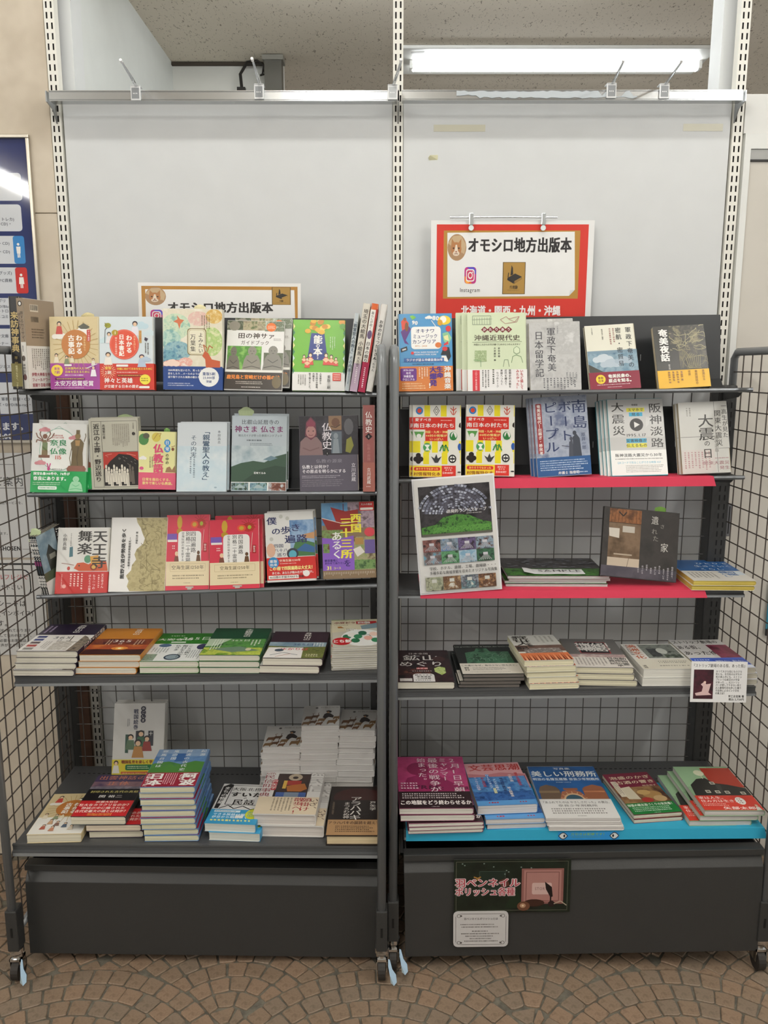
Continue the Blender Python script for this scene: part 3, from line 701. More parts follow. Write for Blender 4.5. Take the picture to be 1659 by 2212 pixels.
def d_shoki(p):
    cloud(p, 75, 12, 9, 'c3dbe4'); cloud(p, 92, 22, 7, 'd3e3e8'); cloud(p, 12, 32, 8, 'c9dee2'); p.L([(10, 36), (11, 18), (18, 12)], 1, K_); p.E(16, 12, 6, 3.5, '9a9a2c', 10); p.poly([(10, 8), (18, 12), (12, 14)], '8a8a28')
    man(p, 66, 10, 9, '2c2030', 'e9e6ee', a=.8); man(p, 18, 24, 7, '2a2430', 'e8e4e4', a=.8); man(p, 16, 52, 9, '3a2a26', 'efe9df', a=.7); man(p, 78, 55, 9, '403048', 'b8c8dc', a=.7)
    p.E(46, 38, 27, 20.5, 'e2553a', 32); p.E(46, 38, 25.4, 19.3, 'f3a090', 32); p.E(46, 38, 25, 19, 'e2553a', 32)
    p.V('わかる', 55, 25, 8.4, 'fdf6ee', 3); p.V('日本書紀', 41, 24, 7.6, 'fdf6ee', 3); p.V('日本を読もう', 65, 26, 3.4, 'f6c79a', 1); p.E(29, 22, 6, 4, 'b59a2c', 16); p.T('1', 29, 22, 6, 'fff8e0', 2, al='c'); p.V('神々と英雄の時代', 31, 28, 3, 'fbe6d8', 1)
    p.R(73, 19, 78, 36, 'c9a35c'); p.V('マンガ遊訳', 75.5, 20, 2.8, 'b3302a', 1); p.G(83, 36, 92, 54, '555048', 2, True); cloud(p, 84, 58, 6, 'b9cbdc'); p.poly([(84, 28), (90, 30), (87, 34), (83, 32)], '3a3040')
    rays(p, 16, 75, 8, 14, 20, 'f6c8a0', .7); p.T('重版', 16, 70.5, 4.4, 'f8d25c', 2, al='c'); p.T('2刷', 16, 76.5, 6, 'fbf1e0', 2, al='c')
    p.RR(31, 65.5, 53, 68.5, W_, 1); p.T('中国に向けて日本を伝えるために', 32, 71.4, 3.5, 'f6e25c', 2); p.G(32, 75, 74, 77.4, 'fbe9e0', 1); p.R(32, 79, 88, 82, '8a2018'); p.G(34, 79.5, 86, 81.5, 'f4d060', 1)
    p.T('神々と英雄', 8, 87.5, 8, 'fdf6f0', 2); p.T('が交錯する日本の歴史。', 8, 95.5, 4.8, 'fdf6f0', 2); p.E(84, 86, 10, 7, 'f3e14a', 20); p.G(77, 83, 91, 89, '5a4a10', 2); p.RR(73, 95, 92, 98, W_, 1)
def d_manyo(p):
    p.R(0, 0, 100, 72, 'n:e9e3ce:e4dcc4:efe9d8:24')
    for u, v, a, b_, c in ((22, 22, 24, 16, 'n:b9d6ba:d6e2c4:95c2ae:60'), (12, 38, 18, 12, 'n:9cc6bc:c4dccb:84b4b0:60'), (60, 12, 18, 9, 'n:e9cfc0:e4bcb0:e9dcc8:60'), (86, 9, 14, 9, 'n:e0c482:d9ac54:ecd8a0:80'), (82, 40, 18, 18, 'n:cdd898:aacb78:dfe2b4:70'), (24, 52, 24, 12, 'n:6f9fb4:9fc2c4:4f7f9c:60'), (10, 60, 14, 9, 'n:4f7f9c:7fb0bc:3f7390:60'), (18, 69, 20, 6, 'n:e8c4b4:d8665a:f0d8c8:60'), (38, 66, 12, 6, 'n:efd8cc:e8a898:f4e6da:60')): p.E(u, v, a, b_, c, 26)
    p.R(0, 71, 100, 100, '2a4a8c'); p.poly([(24, 8), (29, 13), (36, 14), (30, 19), (28, 25), (25, 18), (18, 16), (25, 13)], 'd87a52')
    p.RR(41, 24, 73, 57, '8c7c50', 5); p.RR(42.4, 25, 71.6, 56, 'efe9d0', 5); p.RR(43.6, 26, 70.4, 55, 'b0a070', 4); p.RR(44.2, 26.4, 69.8, 54.6, 'efe9d0', 4); p.V('よみたい', 63.5, 29, 6.4, '3a342c', 1); p.V('万葉集', 50.5, 31, 7.4, '3a342c', 1)
    p.G(64, 8, 80, 24, '7a6a50', 4, True); p.poly([(66, 58), (70, 52), (76, 54), (82, 62), (96, 64), (96, 72), (72, 72), (71, 62)], 'c9623f'); p.L([(71, 53), (68, 44), (74, 48)], 1.6, 'b8683c'); p.L([(74, 53), (78, 45), (84, 48)], 1.6, 'b8683c'); cloud(p, 14, 67, 8, 'f4d8c8')
    for i, t in enumerate(('1300年前も泣いたり、笑ったり', '恋をしたり…メールのように', '送り取りされた無数の歌たち。')): p.T(t, 8, 76 + 4.2 * i, 3.1, 'f4f4f4', 2)
    p.G(8, 91, 52, 96, 'd0d8ea', 2); p.E(77, 84, 17, 12, 'f2f2ee', 24); p.T('重版5刷', 77, 80, 4.6, '22407c', 2, al='c'); p.T('23,000部', 77, 84.8, 4.2, '22407c', 2, al='c', st=.9); p.T('突破', 77, 89.6, 3.6, '22407c', 2, al='c')
def d_tanokami(p):
    p.R(0, 0, 28, 14, 'n:7a7a68:3d4a30:a5a590:60'); p.R(28, 0, 66, 14, 'n:8a8068:b3a888:5a6a40:60'); p.R(66, 0, 100, 15, 'n:98a090:5a6648:c0c8b8:60'); p.E(13, 8, 10, 7, '8f8a7c', 14)
    p.T('田の神サァ', 52, 22, 9, '3b2c1e', 2, al='c', st=1.15); p.T('ガイドブック', 50, 32, 7, '4a3a2c', 1, al='c', st=.95); p.G(82, 25, 95, 29, '6a6058', 2)
    p.E(77, 9, 8.5, 6.5, 'e8742c', 20); p.G(71, 6.5, 83, 12, 'fbe3c8', 3)
    p.R(3, 37, 62, 74, 'n:5a9a3c:4f8a34:86b85a:50'); p.R(66, 46, 100, 74, 'n:4f5a42:6a6f58:90947e:50'); statue(p, 14, 38, 12, 36, '6e695c', '45433a'); statue(p, 46, 37, 17, 36, '8d897c', '55524a'); statue(p, 82, 36, 18, 36, '86837a', '4d4b45'); p.R(0, 71, 99, 74.5, 'e6e4dc')
    p.R(0, 74.5, 100, 100, '33291f'); p.T('鹿児島と宮崎だけの福の神', 4, 81.5, 6.6, 'e6872c', 3, st=.92); p.G(20, 87, 74, 92, 'c8c0b4', 2); p.G(30, 94.5, 66, 97, 'd8d0c8', 1); p.E(90, 88, 8, 9, '6a5c3c', 14)
def d_noh(p):
    for i in range(8):
        for u in (-0, 96): p.poly([(u, 5 + i * 9), (u + 4, 9.5 + i * 9), (u, 14 + i * 9)] if u < 50 else [(100, 5 + i * 9), (96, 9.5 + i * 9), (100, 14 + i * 9)], ('f2e6a0', '3f7a5a', 'd8e4e8')[i % 3])
    p.poly([(35, 19), (60, 19), (67, 57), (28, 57)], '2f3f86'); r = random.Random(3)
    for i in range(16): p.E(47 + r.uniform(-19, 19), 9 + r.uniform(-8, 10), 6, 3.4, ('e2b23c', 'c98a2c', 'efd060')[i % 3], 10)
    p.E(95, 3, 8, 4, 'd89a3c', 10); p.E(95, 9, 6, 4, '5f9a3c', 10)
    p.T('能', 48, 28, 13, W_, 3, al='c', st=1.0); p.T('の', 48, 36.5, 6.5, W_, 2, al='c'); p.T('本', 48, 45, 13, W_, 3, al='c', st=1.0); p.T('2', 48, 53.5, 5, W_, 2, al='c')
    for u, v, s in ((22, 52, 5), (34, 50, 7), (28, 56, 6), (64, 50, 7), (74, 52, 6), (83, 55, 5)): man(p, u, v, s, '3a2a24', 'd9534a', 'f2d8b8', .9); p.poly([(u - s, v + s * .9), (u, v + s * .5), (u + s, v + s * .9), (u, v + s * 1.5)], 'eec8a0')
    p.G(70, 24, 82, 42, 'd6ecc4', 3, True)
    p.T('', 0, 0, 1, W_); p.R(77, 75, 93, 86, 'd8452f'); p.G(79, 76, 91, 85, 'f8e4dc', 3); p.V('重版二刷', 70, 78, 5, '3c3a36', 1); p.V('人気曲から', 54, 75, 3.2, '3c3a36', 2); p.V('玄人向けの秘曲、', 47, 75, 3.2, '3c3a36', 2); p.V('大曲まで', 40.5, 75, 3.2, '3c3a36', 2); p.V('取り揃えました。', 33.5, 75, 3.2, '3c3a36', 2); p.G(10, 78, 27, 94, '8a8680', 4, True)
def d_okinawa(p):
    p.poly([(6, 10), (12, 5), (20, 12), (18, 24), (8, 24)], 'd84a34'); p.poly([(5, 23), (20, 16), (24, 20), (14, 34), (20, 40), (12, 38), (8, 30)], '5a2c7a'); p.E(16, 17, 3.4, 6, '7a4a1e', 12); p.E(13, 7, 3, 2.4, '8a5a2c', 8)
    p.T('90', 26, 11, 7, W_, 3, rot=-8); p.T('80', 64, 5.5, 8, W_, 3, rot=-6); p.poly([(22, 3), (28, 2), (34, 5), (27, 8)], '7cc04a'); p.E(86, 9, 12, 6, 'f0cf3c', 16); p.E(84, 8, 6, 4.5, 'f8f4ec', 12); p.E(78, 12, 5, 4, 'd8a02c', 10); cloud(p, 57, 5, 4, W_); p.L([(62, 9), (70, 17)], 1.2, W_)
    p.E(93, 20, 5, 4, 'd8343c', 10); p.poly([(82, 26), (92, 24), (99, 32), (92, 42), (84, 36)], '8fc89a'); p.poly([(84, 30), (92, 28), (94, 36), (86, 34)], 'e8e0a0'); p.poly([(84, 40), (92, 36), (93, 40), (85, 42)], 'd8343c')
    p.RR(24, 17, 79, 46, 'f3f2ee', 6)
    p.T('オキナワ', 50, 22.5, 6.2, '2b3566', 2, al='c', st=1.0); p.T('ミュージック', 50, 29.5, 6.2, '2b3566', 2, al='c', st=.86); p.T('カンブリア', 48, 36.5, 6.2, '2b3566', 2, al='c', st=1.0)
    p.T('1972 - 2020', 42, 42, 3, 'c98a4c', 2, al='c'); p.E(74, 41, 6, 3.6, 'd8783a', 10)
    p.T('SPECIAL RADIO PROGRAM OF', 51, 50, 2.7, 'f4f4f4', 2, al='c', st=.8); p.T("OKINAWA'S MUSIC SCENE", 50, 53, 2.7, 'f4f4f4', 2, al='c', st=.8); p.E(26, 51, 3, 2, 'd83a3c', 10)
    p.poly([(4, 45), (16, 42), (17, 47), (5, 50)], '23262c'); p.poly([(7, 46), (14, 44.5), (14.5, 46.5), (7.5, 48)], 'c8c8c8'); p.poly([(84, 44), (94, 44), (97, 56), (92, 62), (88, 54), (78, 54)], '23262c'); p.poly([(80, 55), (88, 55), (92, 62), (90, 63), (78, 60)], W_); p.E(86, 46, 5, 3, 'd83a3c', 10)
    p.R(10, 57.5, 84, 62.5, '3565a8'); p.T('ラジオが語る沖縄音楽50年', 14, 60, 4, W_, 2, st=.98); p.G(26, 64, 76, 67, '22406a', 1)
    p.RR(3, 70.5, 33, 87, '6a2f88', 3); 
    for i, t in enumerate(('1970-2020', '年代', '沖縄音楽', 'クロニクル')): p.T(t, 18, 73 + i * 4, 3.6 if i else 3.2, 'f2e6f4', 2, al='c', st=.9)
    p.V('沖縄音楽', 90, 68.5, 7.4, W_, 3, st=1.2); p.V('生命', 76, 68.5, 7.8, '4a2c8c', 3, st=1.15); p.V('大爆発', 63.5, 68.5, 8.6, '4a2c8c', 3, st=1.1); p.G(36, 70, 55, 84, 'fbe6d0', 4, True); p.G(6, 89, 50, 98, 'f6d8a8', 3); p.T('!', 55, 93, 9, W_, 3)
def d_katari(p):
    p.frameR(9, 4, 40, 15, '9aa890', 1)
    for i in range(7): p.L([(12 + i * 4.3, 6), (12 + i * 4.3, 15)], .8, '9aa890')
    p.L([(8, 9), (42, 8)], .8, '9aa890'); p.L([(56, 9), (66, 5), (70, 8), (88, 5), (84, 12), (64, 14), (56, 9)], .9, 'b88a80'); p.L([(70, 8), (80, 12), (88, 5)], .8, 'b88a80')
    for i, ch in enumerate('かたりあう'):
        u = 29 + i * 10.2; p.poly([(u - 6, 21.5), (u, 17.5), (u + 6, 21.5), (u, 25.5)], '7c2f33'); p.T(ch, u, 21.5, 4.6, 'f4f0ec', 2, al='c')
    p.T('沖縄近現代史', 50, 32, 8.4, '4a3630', 1, al='c', st=1.16); p.L([(8, 37.5), (92, 37)], .5, '5a6a50'); p.T('沖縄のこれからを引き継ぐための七つのムヌガタイ', 50, 40.5, 2.8, '4a4a3c', 1, al='c', st=.92)
    p.R(12, 48, 32, 62, 'n:b6c79c:8fa474:c9d6b0:200'); p.V('前田勇樹', 53, 44, 2.8, '3a3a34', 1, gap=1.2); p.V('古波藏契 編', 46, 44, 2.8, '3a3a34', 1, gap=1.2)
    p.E(83, 48, 5, 4, 'd9e4c4', 14); p.L([(78, 46), (83, 43), (88, 46), (88, 51), (83, 53), (78, 51), (78, 46)], .8, '7d9a74'); p.L([(74, 64), (76, 56), (82, 54), (90, 56), (93, 64)], .9, '7d9a74'); p.L([(60, 69), (62, 60), (68, 60), (70, 69)], .9, '8a9c80'); p.L([(10, 60), (22, 61), (22, 69)], .8, '6a9a6a')
    p.R(8, 73, 20, 100, 'd33a44'); p.V('二〇二二年五月復帰', 14, 74, 2.7, 'fbe8e8', 1); p.G(23, 73, 37, 98, '6a6a64', 3, True); p.V('思想史的水脈を', 71, 72, 3.4, '33302c', 1); p.V('近代を越えて', 64, 72, 3.4, '33302c', 1); p.V('来歴へつらく', 57, 72, 3.4, '33302c', 1); p.V('七つのトーク', 50, 75, 3.4, '33302c', 1); p.G(40, 72, 46, 92, '6a6a64', 1, True)
    p.V('いちど話して', 91, 72.5, 4.2, 'b82f36', 2); p.V('みたかった！', 84, 72.5, 4.2, 'b82f36', 2)
def d_gunsei(p):
    p.R(0, 0, 100, 100, 'n:b9b8b6:c4c4c2:a9a8a7:22'); p.R(50, 0, 100, 48, 'n:c2c2c0:b6b6b4:d2d2d0:40')
    p.V('軍政下奄美', 43, 8, 13, '45454a', 1, st=1.05); p.V('日本留学記', 19, 13, 13.6, '45454a', 1, st=1.0); p.G(54, 7, 58, 17, '77777a', 1, True)
    p.G(24, 82, 90, 98, '6c6c70', 10, True); p.V('占領政下に', 90, 74, 3, '55555a', 1); p.V('おかれた奄美', 84, 74, 3, '55555a', 1); p.V('日本本土への', 78, 74, 3, '55555a', 1); p.V('留学は', 72, 74, 3, '55555a', 1)
def d_mikko(p):
    p.R(0, 40, 100, 73, 'n:6f90a4:8fa8b6:5c7c92:30'); p.R(0, 40, 100, 44, '7e98a8'); cloud(p, 30, 52, 12, 'c8d2d8'); cloud(p, 44, 60, 12, 'b4c2cc'); cloud(p, 70, 56, 10, 'a8b8c4'); p.poly([(0, 60), (18, 68), (30, 73), (0, 73)], '4a4a46')
    p.V('軍政下奄美の', 86, 5, 9.2, '343a40', 1, gap=1.18); p.V('密航・密貿易', 66, 5, 9.2, '343a40', 1, gap=1.12); p.V('飯田友子 編著', 34, 6, 2.6, '6a6a60', 1); p.G(46, 6, 60, 34, 'b08a80', 2, True); p.G(12, 4, 16, 14, '6a6a60', 1, True)
    p.E(22, 84, 9.5, 7, 'f2d63c', 22); p.T('重版', 22, 82, 4.2, '7a1f30', 2, al='c'); p.T('出来', 22, 86.5, 4.2, '7a1f30', 2, al='c'); p.T('奄美民衆の、', 37, 80, 6.4, W_, 3, st=.98); p.T('原点を知る。', 37, 87, 6.4, W_, 3, st=.98); p.G(14, 91.5, 88, 93.8, 'ecd8dc', 1); p.G(34, 95.6, 68, 97.4, 'ecd8dc', 1)
def d_yawa(p):
    p.R(30, 0, 100, 30, 'n:55524a:3c3b37:8a8268:40'); p.R(45, 30, 100, 70, 'n:3c3b37:55524a:7a7258:40'); branches(p, 30, 1, 99, 40, 26, 'a29a78', 5, 1.3); branches(p, 45, 36, 99, 70, 22, '857d60', 8, 1.1)
    for i in range(8): p.L([(62 + i * 3, 70), (58 + i * 4, 56 - i), (66 + i * 4.4, 46 + i)], .8, '9a9272')
    p.V('奄美夜話', 18, 5, 13.2, 'f4f2ee', 3, st=1.1, gap=1.0); p.V('籾芳晴', 24, 62, 3, 'd8d4cc', 1)
    p.V('重潤なる', 88, 73, 4.4, '8a5a1c', 1); p.V('奄美説話の', 74, 73, 4.6, '8a5a1c', 1); p.V('世界', 61, 73, 4.6, '8a5a1c', 1); p.G(18, 74, 50, 92, '9a6a2c', 4, True)
def d_nara(p):
    p.E(48, 38, 34, 31, '7fae98', 36); p.E(48, 38, 33, 30.2, 'edeee8', 36); p.L([(28, 14), (48, 4), (68, 14)], 1, 'a8c0b4')
    for u, v in ((22, 9), (16, 57), (76, 20)): cloud(p, u, v, 6, 'd08a90')
    # many-armed statue and the tall bodhisattva
    p.poly([(18, 46), (19, 30), (18, 24), (26, 24), (28, 30), (29, 46)], '7d6a42'); p.E(23.5, 19, 4.4, 3.6, '7a4a30', 12)
    for q in (((20, 25), (10, 20), (7, 14)), ((20, 26), (9, 24), (8, 28)), ((27, 25), (36, 20), (40, 14)), ((27, 26), (38, 25), (37, 29)), ((20, 24), (14, 16), (15, 12)), ((27, 24), (33, 16), (32, 12))): p.L(q, 1.8, '7a4a30')
    p.R(19, 28, 28.5, 39, '6f7f52'); p.R(13, 46, 33, 50, '7a4a30'); p.poly([(72, 66), (73, 40), (70, 28), (78, 22), (88, 22), (94, 28), (92, 42), (94, 66)], '6b5a38'); p.E(82.5, 18, 5, 4.5, '8a7448', 12); p.R(79.5, 9, 86, 15, '6b5a38'); p.poly([(78, 24), (87, 24), (86, 32), (79, 32)], 'b08a54'); p.L([(94, 26), (97, 18), (96, 14)], 1.2, '6b5a38'); p.L([(73, 32), (69, 50), (72, 62)], 1.2, '6b5a38'); p.L([(84, 34), (82, 50), (85, 64)], 1.2, '4d4028'); p.poly([(64, 65), (68, 61), (96, 61), (99, 65), (98, 69), (66, 69)], '8a5a48')
    p.T('日本の仏像', 47, 17.5, 2.8, 'c0504c', 1, al='c'); p.T('はじまりの地', 47, 20.6, 2.8, 'c0504c', 1, al='c')
    p.T('奈良', 48, 28, 10, '1f8a52', 2, al='c', st=1.25); p.T('の', 48, 34, 4, '1f8a52', 1, al='c'); p.T('仏像', 48, 40.5, 10, '1f8a52', 2, al='c', st=1.25); p.T('115', 48, 49, 8, 'c8584a', 2, al='c', st=1.0)
    p.E(32, 66, 2.6, 2.6, 'c0387a', 10); p.L([(31, 64), (29, 58)], 2, 'c0387a'); p.L([(33, 64), (35, 58)], 2, 'c0387a'); p.T('田中ひろみ', 38, 66.5, 3, '55544e', 1)
    p.T('国宝仏像140件中、76件が', 5, 73, 4.6, 'f4fbf4', 3, st=.98); p.T('奈良にあります。', 5, 80, 6.4, 'f4fbf4', 3, st=1.0); p.G(5, 84.5, 60, 90, 'c8ecd0', 2); p.RR(14, 91, 48, 96, 'e6f4e8', 2); p.G(17, 92, 46, 95, '2f9a5c', 1); statue(p, 82, 76, 13, 22, '9fd8ae', '6cc088')
def d_dosou(p):
    p.frameR(5, 4, 97, 97, '4b463e', .7); p.R(26, 47.5, 97, 95, '231e1b'); p.poly([(26, 47.5), (97, 47.5), (97, 60), (80, 52), (58, 50), (40, 60), (26, 72)], 'b8392c'); p.L([(30, 52), (44, 50)], .8, 'e8a090'); p.L([(74, 50), (92, 53)], .8, 'e8a090')
    r = random.Random(2)
    for i in range(11):
        u = 31 + i * 5.4; v = 66 + (i % 3) * 3; p.poly([(u - 3, v + 24), (u - 2.2, v + 5), (u + 2.2, v + 5), (u + 3.2, v + 24)], 'ddd6c6' if i < 9 else '6a6258'); p.E(u, v + 2, 2.1, 3, 'ddd6c6' if i < 9 else '6a6258', 10); p.L([(u, v + 8), (u + .6, v + 23)], .5, '55504a')
    for i in range(12): u = 30 + r.random() * 62; v = 52 + r.random() * 12; p.L([(u, v), (u + 3, v + 1.5)], .4, 'c8c0b4')
    p.L([(25, 4), (25, 97)], .6, '4b463e'); p.L([(25, 47), (97, 47)], .6, '4b463e')
    p.V('近江の土葬・野辺送り', 15, 7, 8.3, '3a342e', 2, st=1.15, gap=1.0); p.V('高橋繁行著', 30, 8, 4.2, '4b463e', 1); p.G(46, 8, 82, 40, '9a9284', 9, True); p.E(90, 22, 3.4, 2.4, '3a342e', 12); p.G(88, 7, 92, 17, '6a6258', 1, True)
def d_bukkyogo(p):
    p.E(13, 14, 14, 10, '4f8a4a', 14); p.E(20, 8, 9, 5, '5a5a48', 12); p.E(47, 10, 12, 8, 'd9c85a', 14); p.L([(40, 14), (50, 4), (60, 3), (56, 9)], 1.6, 'b08a3c'); p.L([(88, 26), (98, 24)], 1.5, '8a5a3c'); p.E(92, 30, 4, 3, '7a4a30', 8); cloud(p, 11, 46, 6, 'f8f6f0'); p.E(8, 64, 6, 3, 'd85a8a', 8); p.poly([(72, 70), (76, 62), (84, 60), (90, 66), (98, 58), (99, 70)], 'a07a58')
    for v, c in ((19, 'ブ'), (30, 'ル')): p.E(77, v, 8.2, 5.6, '2f8fd0', 18)
    p.T('日', 77, 19, 7.4, W_, 2, al='c'); p.T('常', 77, 30, 7.4, W_, 2, al='c'); p.V('の中の', 77, 37.5, 6.4, '4a4238', 2); p.V('仏教語', 53, 21, 17, 'dd4f78', 3, st=1.05); p.G(28, 44, 40, 66, '6a5a4c', 2, True)
    p.T('日常を面白くする、', 10, 83, 5.8, 'f8ec9a', 2); p.T('意外で楽しい仏教語。', 10, 89.5, 5.8, 'f8ec9a', 2)
def d_shinran(p):
    p.R(0, 0, 100, 34, 'd3dade'); p.R(0, 34, 100, 100, 'n:cfdbe0:c4d6de:dfe6e8:9'); p.V('「親鸞聖人の教え」', 58, 8, 9.4, '36516a', 2, st=1.18, gap=.95); p.V('その内実', 33, 18, 8.2, '44586a', 1, st=1.1); p.V('本田昌志', 84, 11, 4.6, '4a545c', 1, gap=1.1); p.G(24, 50, 38, 80, '7a8a96', 2, True); p.E(78, 94, 3, 1.2, '9ab0bc', 8)
def d_hiei(p):
    p.R(0, 40, 100, 88, 'n:a7b8bf:c2cdd0:93a8b2:12'); p.poly([(0, 68), (18, 63), (40, 60), (60, 62), (80, 54), (100, 50), (100, 88), (0, 88)], '3a5442'); p.poly([(20, 88), (50, 72), (80, 66), (100, 68), (100, 88)], '2d4436'); p.poly([(58, 58), (72, 53), (84, 56), (70, 60)], '6a8490')
    p.T('比叡山延暦寺の', 52, 8.5, 7, '555a5e', 1, al='c', st=1.02); p.T('神さま 仏さま', 50, 18, 9.6, '7c2c62', 2, al='c', st=1.08); p.T('地元ガイドが作った参拝ハンドブック', 52, 26.5, 3.8, '4a5258', 1, al='c', st=.9); p.G(28, 31, 56, 34.5, '44505a', 1); p.G(34, 36, 78, 40, '6a7680', 2); p.T('花咲てるみ', 52, 76, 3.2, 'eef0ee', 2, al='c')
    p.R(0, 88, 100, 100, 'eeeeea')
    for u, c in ((1, 'n:4c6a50:8aa0a8:2f4436:90'), (34.5, 'n:5f8090:8fb0b8:3a5a48:90'), (68, 'n:6a4034:8a5a48:c0c8cc:90')): p.R(u, 88.8, u + 31, 99.4, c); p.poly([(u + 5, 96), (u + 15, 91), (u + 26, 96)], 'a8b8b8' if u < 60 else '6a3c30')
def d_bukkyoshi(p):
    p.R(0, 0, 100, 52, 'n:2a2730:1f1c24:3a3640:20'); p.poly([(0, 52), (2, 34), (10, 28), (30, 28), (38, 36), (40, 52)], '8a7070'); p.poly([(10, 26), (12, 8), (20, 1), (28, 8), (30, 26), (20, 32)], '6a3444'); p.E(20, 21, 8.5, 8, 'b0807c', 18); p.poly([(12, 10), (20, 3), (28, 10), (26, 14), (14, 14)], '8a3c50'); p.L([(6, 42), (18, 46), (34, 42)], 2, '7a5e5e'); p.E(16, 20, 1.4, .8, '40282c', 6); p.E(24, 20, 1.4, .8, '40282c', 6); p.L([(16, 25), (20, 26), (24, 25)], .8, '6a2c38')
    p.R(50, 0, 72, 19, '8a6a4c'); p.E(62, 9, 7, 6, '6a4630', 10); p.L([(54, 14), (62, 16), (70, 12)], 1.4, '3c281c'); p.R(54, 21, 72, 50, '5f6a74'); p.E(62, 27, 4, 4, '8a949a', 10); p.poly([(58, 31), (66, 31), (68, 50), (56, 50)], '8a949a'); p.E(84, 15, 8, 11, '5a5a5e', 12); p.poly([(80, 32), (88, 28), (92, 40), (86, 50), (78, 48)], '8a8a3c')
    p.V('仏教史', 47, 9, 12.5, 'e8e2e6', 1, st=1.1, gap=.95); p.poly([(43, 50), (47, 46.6), (51, 50), (47, 53.4)], '141216'); p.T('1', 47, 50, 3, W_, 1, al='c'); p.T('仏教の源泉', 50, 60, 5.6, '8f8a94', 1, al='c', st=1.25)
    p.T('仏教とは何か？', 4, 67.5, 5.4, 'ece8ec', 2); p.T('その原点を明らかにする', 4, 73.5, 5.4, 'ece8ec', 2, st=.98); p.G(4, 78.5, 70, 83, 'b8b2bc', 2); p.G(4, 84, 76, 94, '8a848e', 4); p.V('立川武蔵', 91, 63, 6.2, 'e0dce2', 1)
def d_mura(p):
    Y_ = 'e8d82c'
    for r_, row in enumerate(((24, 58, 98), (0, 44, 84), (24, 62, 96), (2, 40, 78), (22, 60, 98))):
        v = (0, 34, 50, 50, 66)[r_] if r_ != 3 else 50
        for u in row:
            if r_ == 3: continue
            p.R(u, v, min(100, u + 12), v + 16, Y_) if not (r_ == 1) else None
    p.R(0, 50, 16, 66, Y_); p.R(40, 50, 52, 66, Y_)
    p.R(0, 17, 88, 34, 'd23228'); p.R(26, 34, 72, 50, 'd23228')
    p.E(14, 8, 7.5, 5.4, '2f7fc0', 18); p.E(14, 8, 4.4, 3.2, 'e0492c', 16); p.L([(49, 1.5), (55, 8), (49, 14.5), (43, 8), (49, 1.5)], 1.1, '55504a'); p.L([(49, 5), (52, 8), (49, 11), (46, 8), (49, 5)], .9, '55504a')
    p.L([(78, 4), (84, 8), (90, 4)], 1.8, 'c8503c'); p.L([(78, 8), (82, 13), (86, 13), (90, 8)], 1.6, 'c8503c'); p.L([(84, 2), (84, 14)], 1.8, 'c8503c')
    p.T('愛すべき', 22, 20.5, 4.8, W_, 2, al='c', st=1.2); p.T('南日本の村たち', 44, 28.5, 7, W_, 2, al='c', st=1.5); p.G(58, 20, 84, 22.5, 'f6c8b8', 1)
    p.T('四国・九州・沖縄', 49, 37.5, 4, 'f3e08a', 2, al='c', st=1.0); p.T('44村の情報が', 49, 42.5, 4, 'f3e08a', 2, al='c', st=1.2); p.T('いっぱい', 49, 47.3, 4, 'f3e08a', 2, al='c', st=1.2)
    p.poly([(3, 37), (24, 37), (19, 45), (8, 45)], '5a9a4c'); p.E(13, 43, 5, 3, 'e9e8e0', 12); p.E(84, 43, 8, 6, '2f7a4a', 20); p.E(85, 42, 6, 4.6, 'e9e8e0', 18); p.poly([(78, 48), (84, 38), (90, 48)], '2f7a3c')
    p.E(30, 58.5, 8.4, 6, '4a9a58', 22); p.poly([(24, 55), (36, 55), (32, 59), (36, 63), (26, 63), (29, 59)], 'eef0e4')
    p.L([(56, 64), (62, 55), (64, 64)], 2.6, '3f8a44'); p.L([(74, 64), (68, 55), (66, 64)], 2.6, '3f8a44'); p.L([(57, 59), (65, 57), (73, 59)], 1.6, '3f8a44'); p.E(97, 58, 4, 5, '2c5aa8', 14)
    for u, v in ((12, 70), (7, 75), (17, 75), (12, 78)): p.E(u, v, 5.4, 3.6, '241c1a', 12)
    p.poly([(45, 74), (38, 71), (46, 80), (52, 80), (60, 71), (52, 74), (49, 68)], '3a3a3c'); p.E(82, 74.5, 8, 5.8, '1c1a1c', 20); p.E(82, 74.5, 5.6, 4, 'e9e8e0', 18); p.R(77, 73.5, 87, 75.6, '1c1a1c'); p.L([(82, 70), (82, 79)], 1.6, '1c1a1c')
    p.R(0, 84, 60, 100, 'eed03a'); p.RR(3, 86, 57, 91, 'd23228', 3); p.T('ありそうでなかった', 30, 88.5, 3.4, 'f6e27a', 2, al='c', st=1.02); p.T('村情報特化本', 30, 95.5, 5.4, '8a3a1c', 2, al='c', st=1.15); p.R(60, 84, 89, 100, 'd8382f'); p.T('旅好きと', 74, 87, 3, 'fbe0d8', 1, al='c'); p.T('めぐる', 74, 90, 3, 'fbe0d8', 1, al='c'); p.T('日本183村！', 74, 94, 3.4, 'fbe0d8', 2, al='c', st=.9); p.E(96, 93, 4, 1, '3a3a3c', 8); p.poly([(96, 26), (99, 24), (99, 32), (95, 30)], '241c1a')
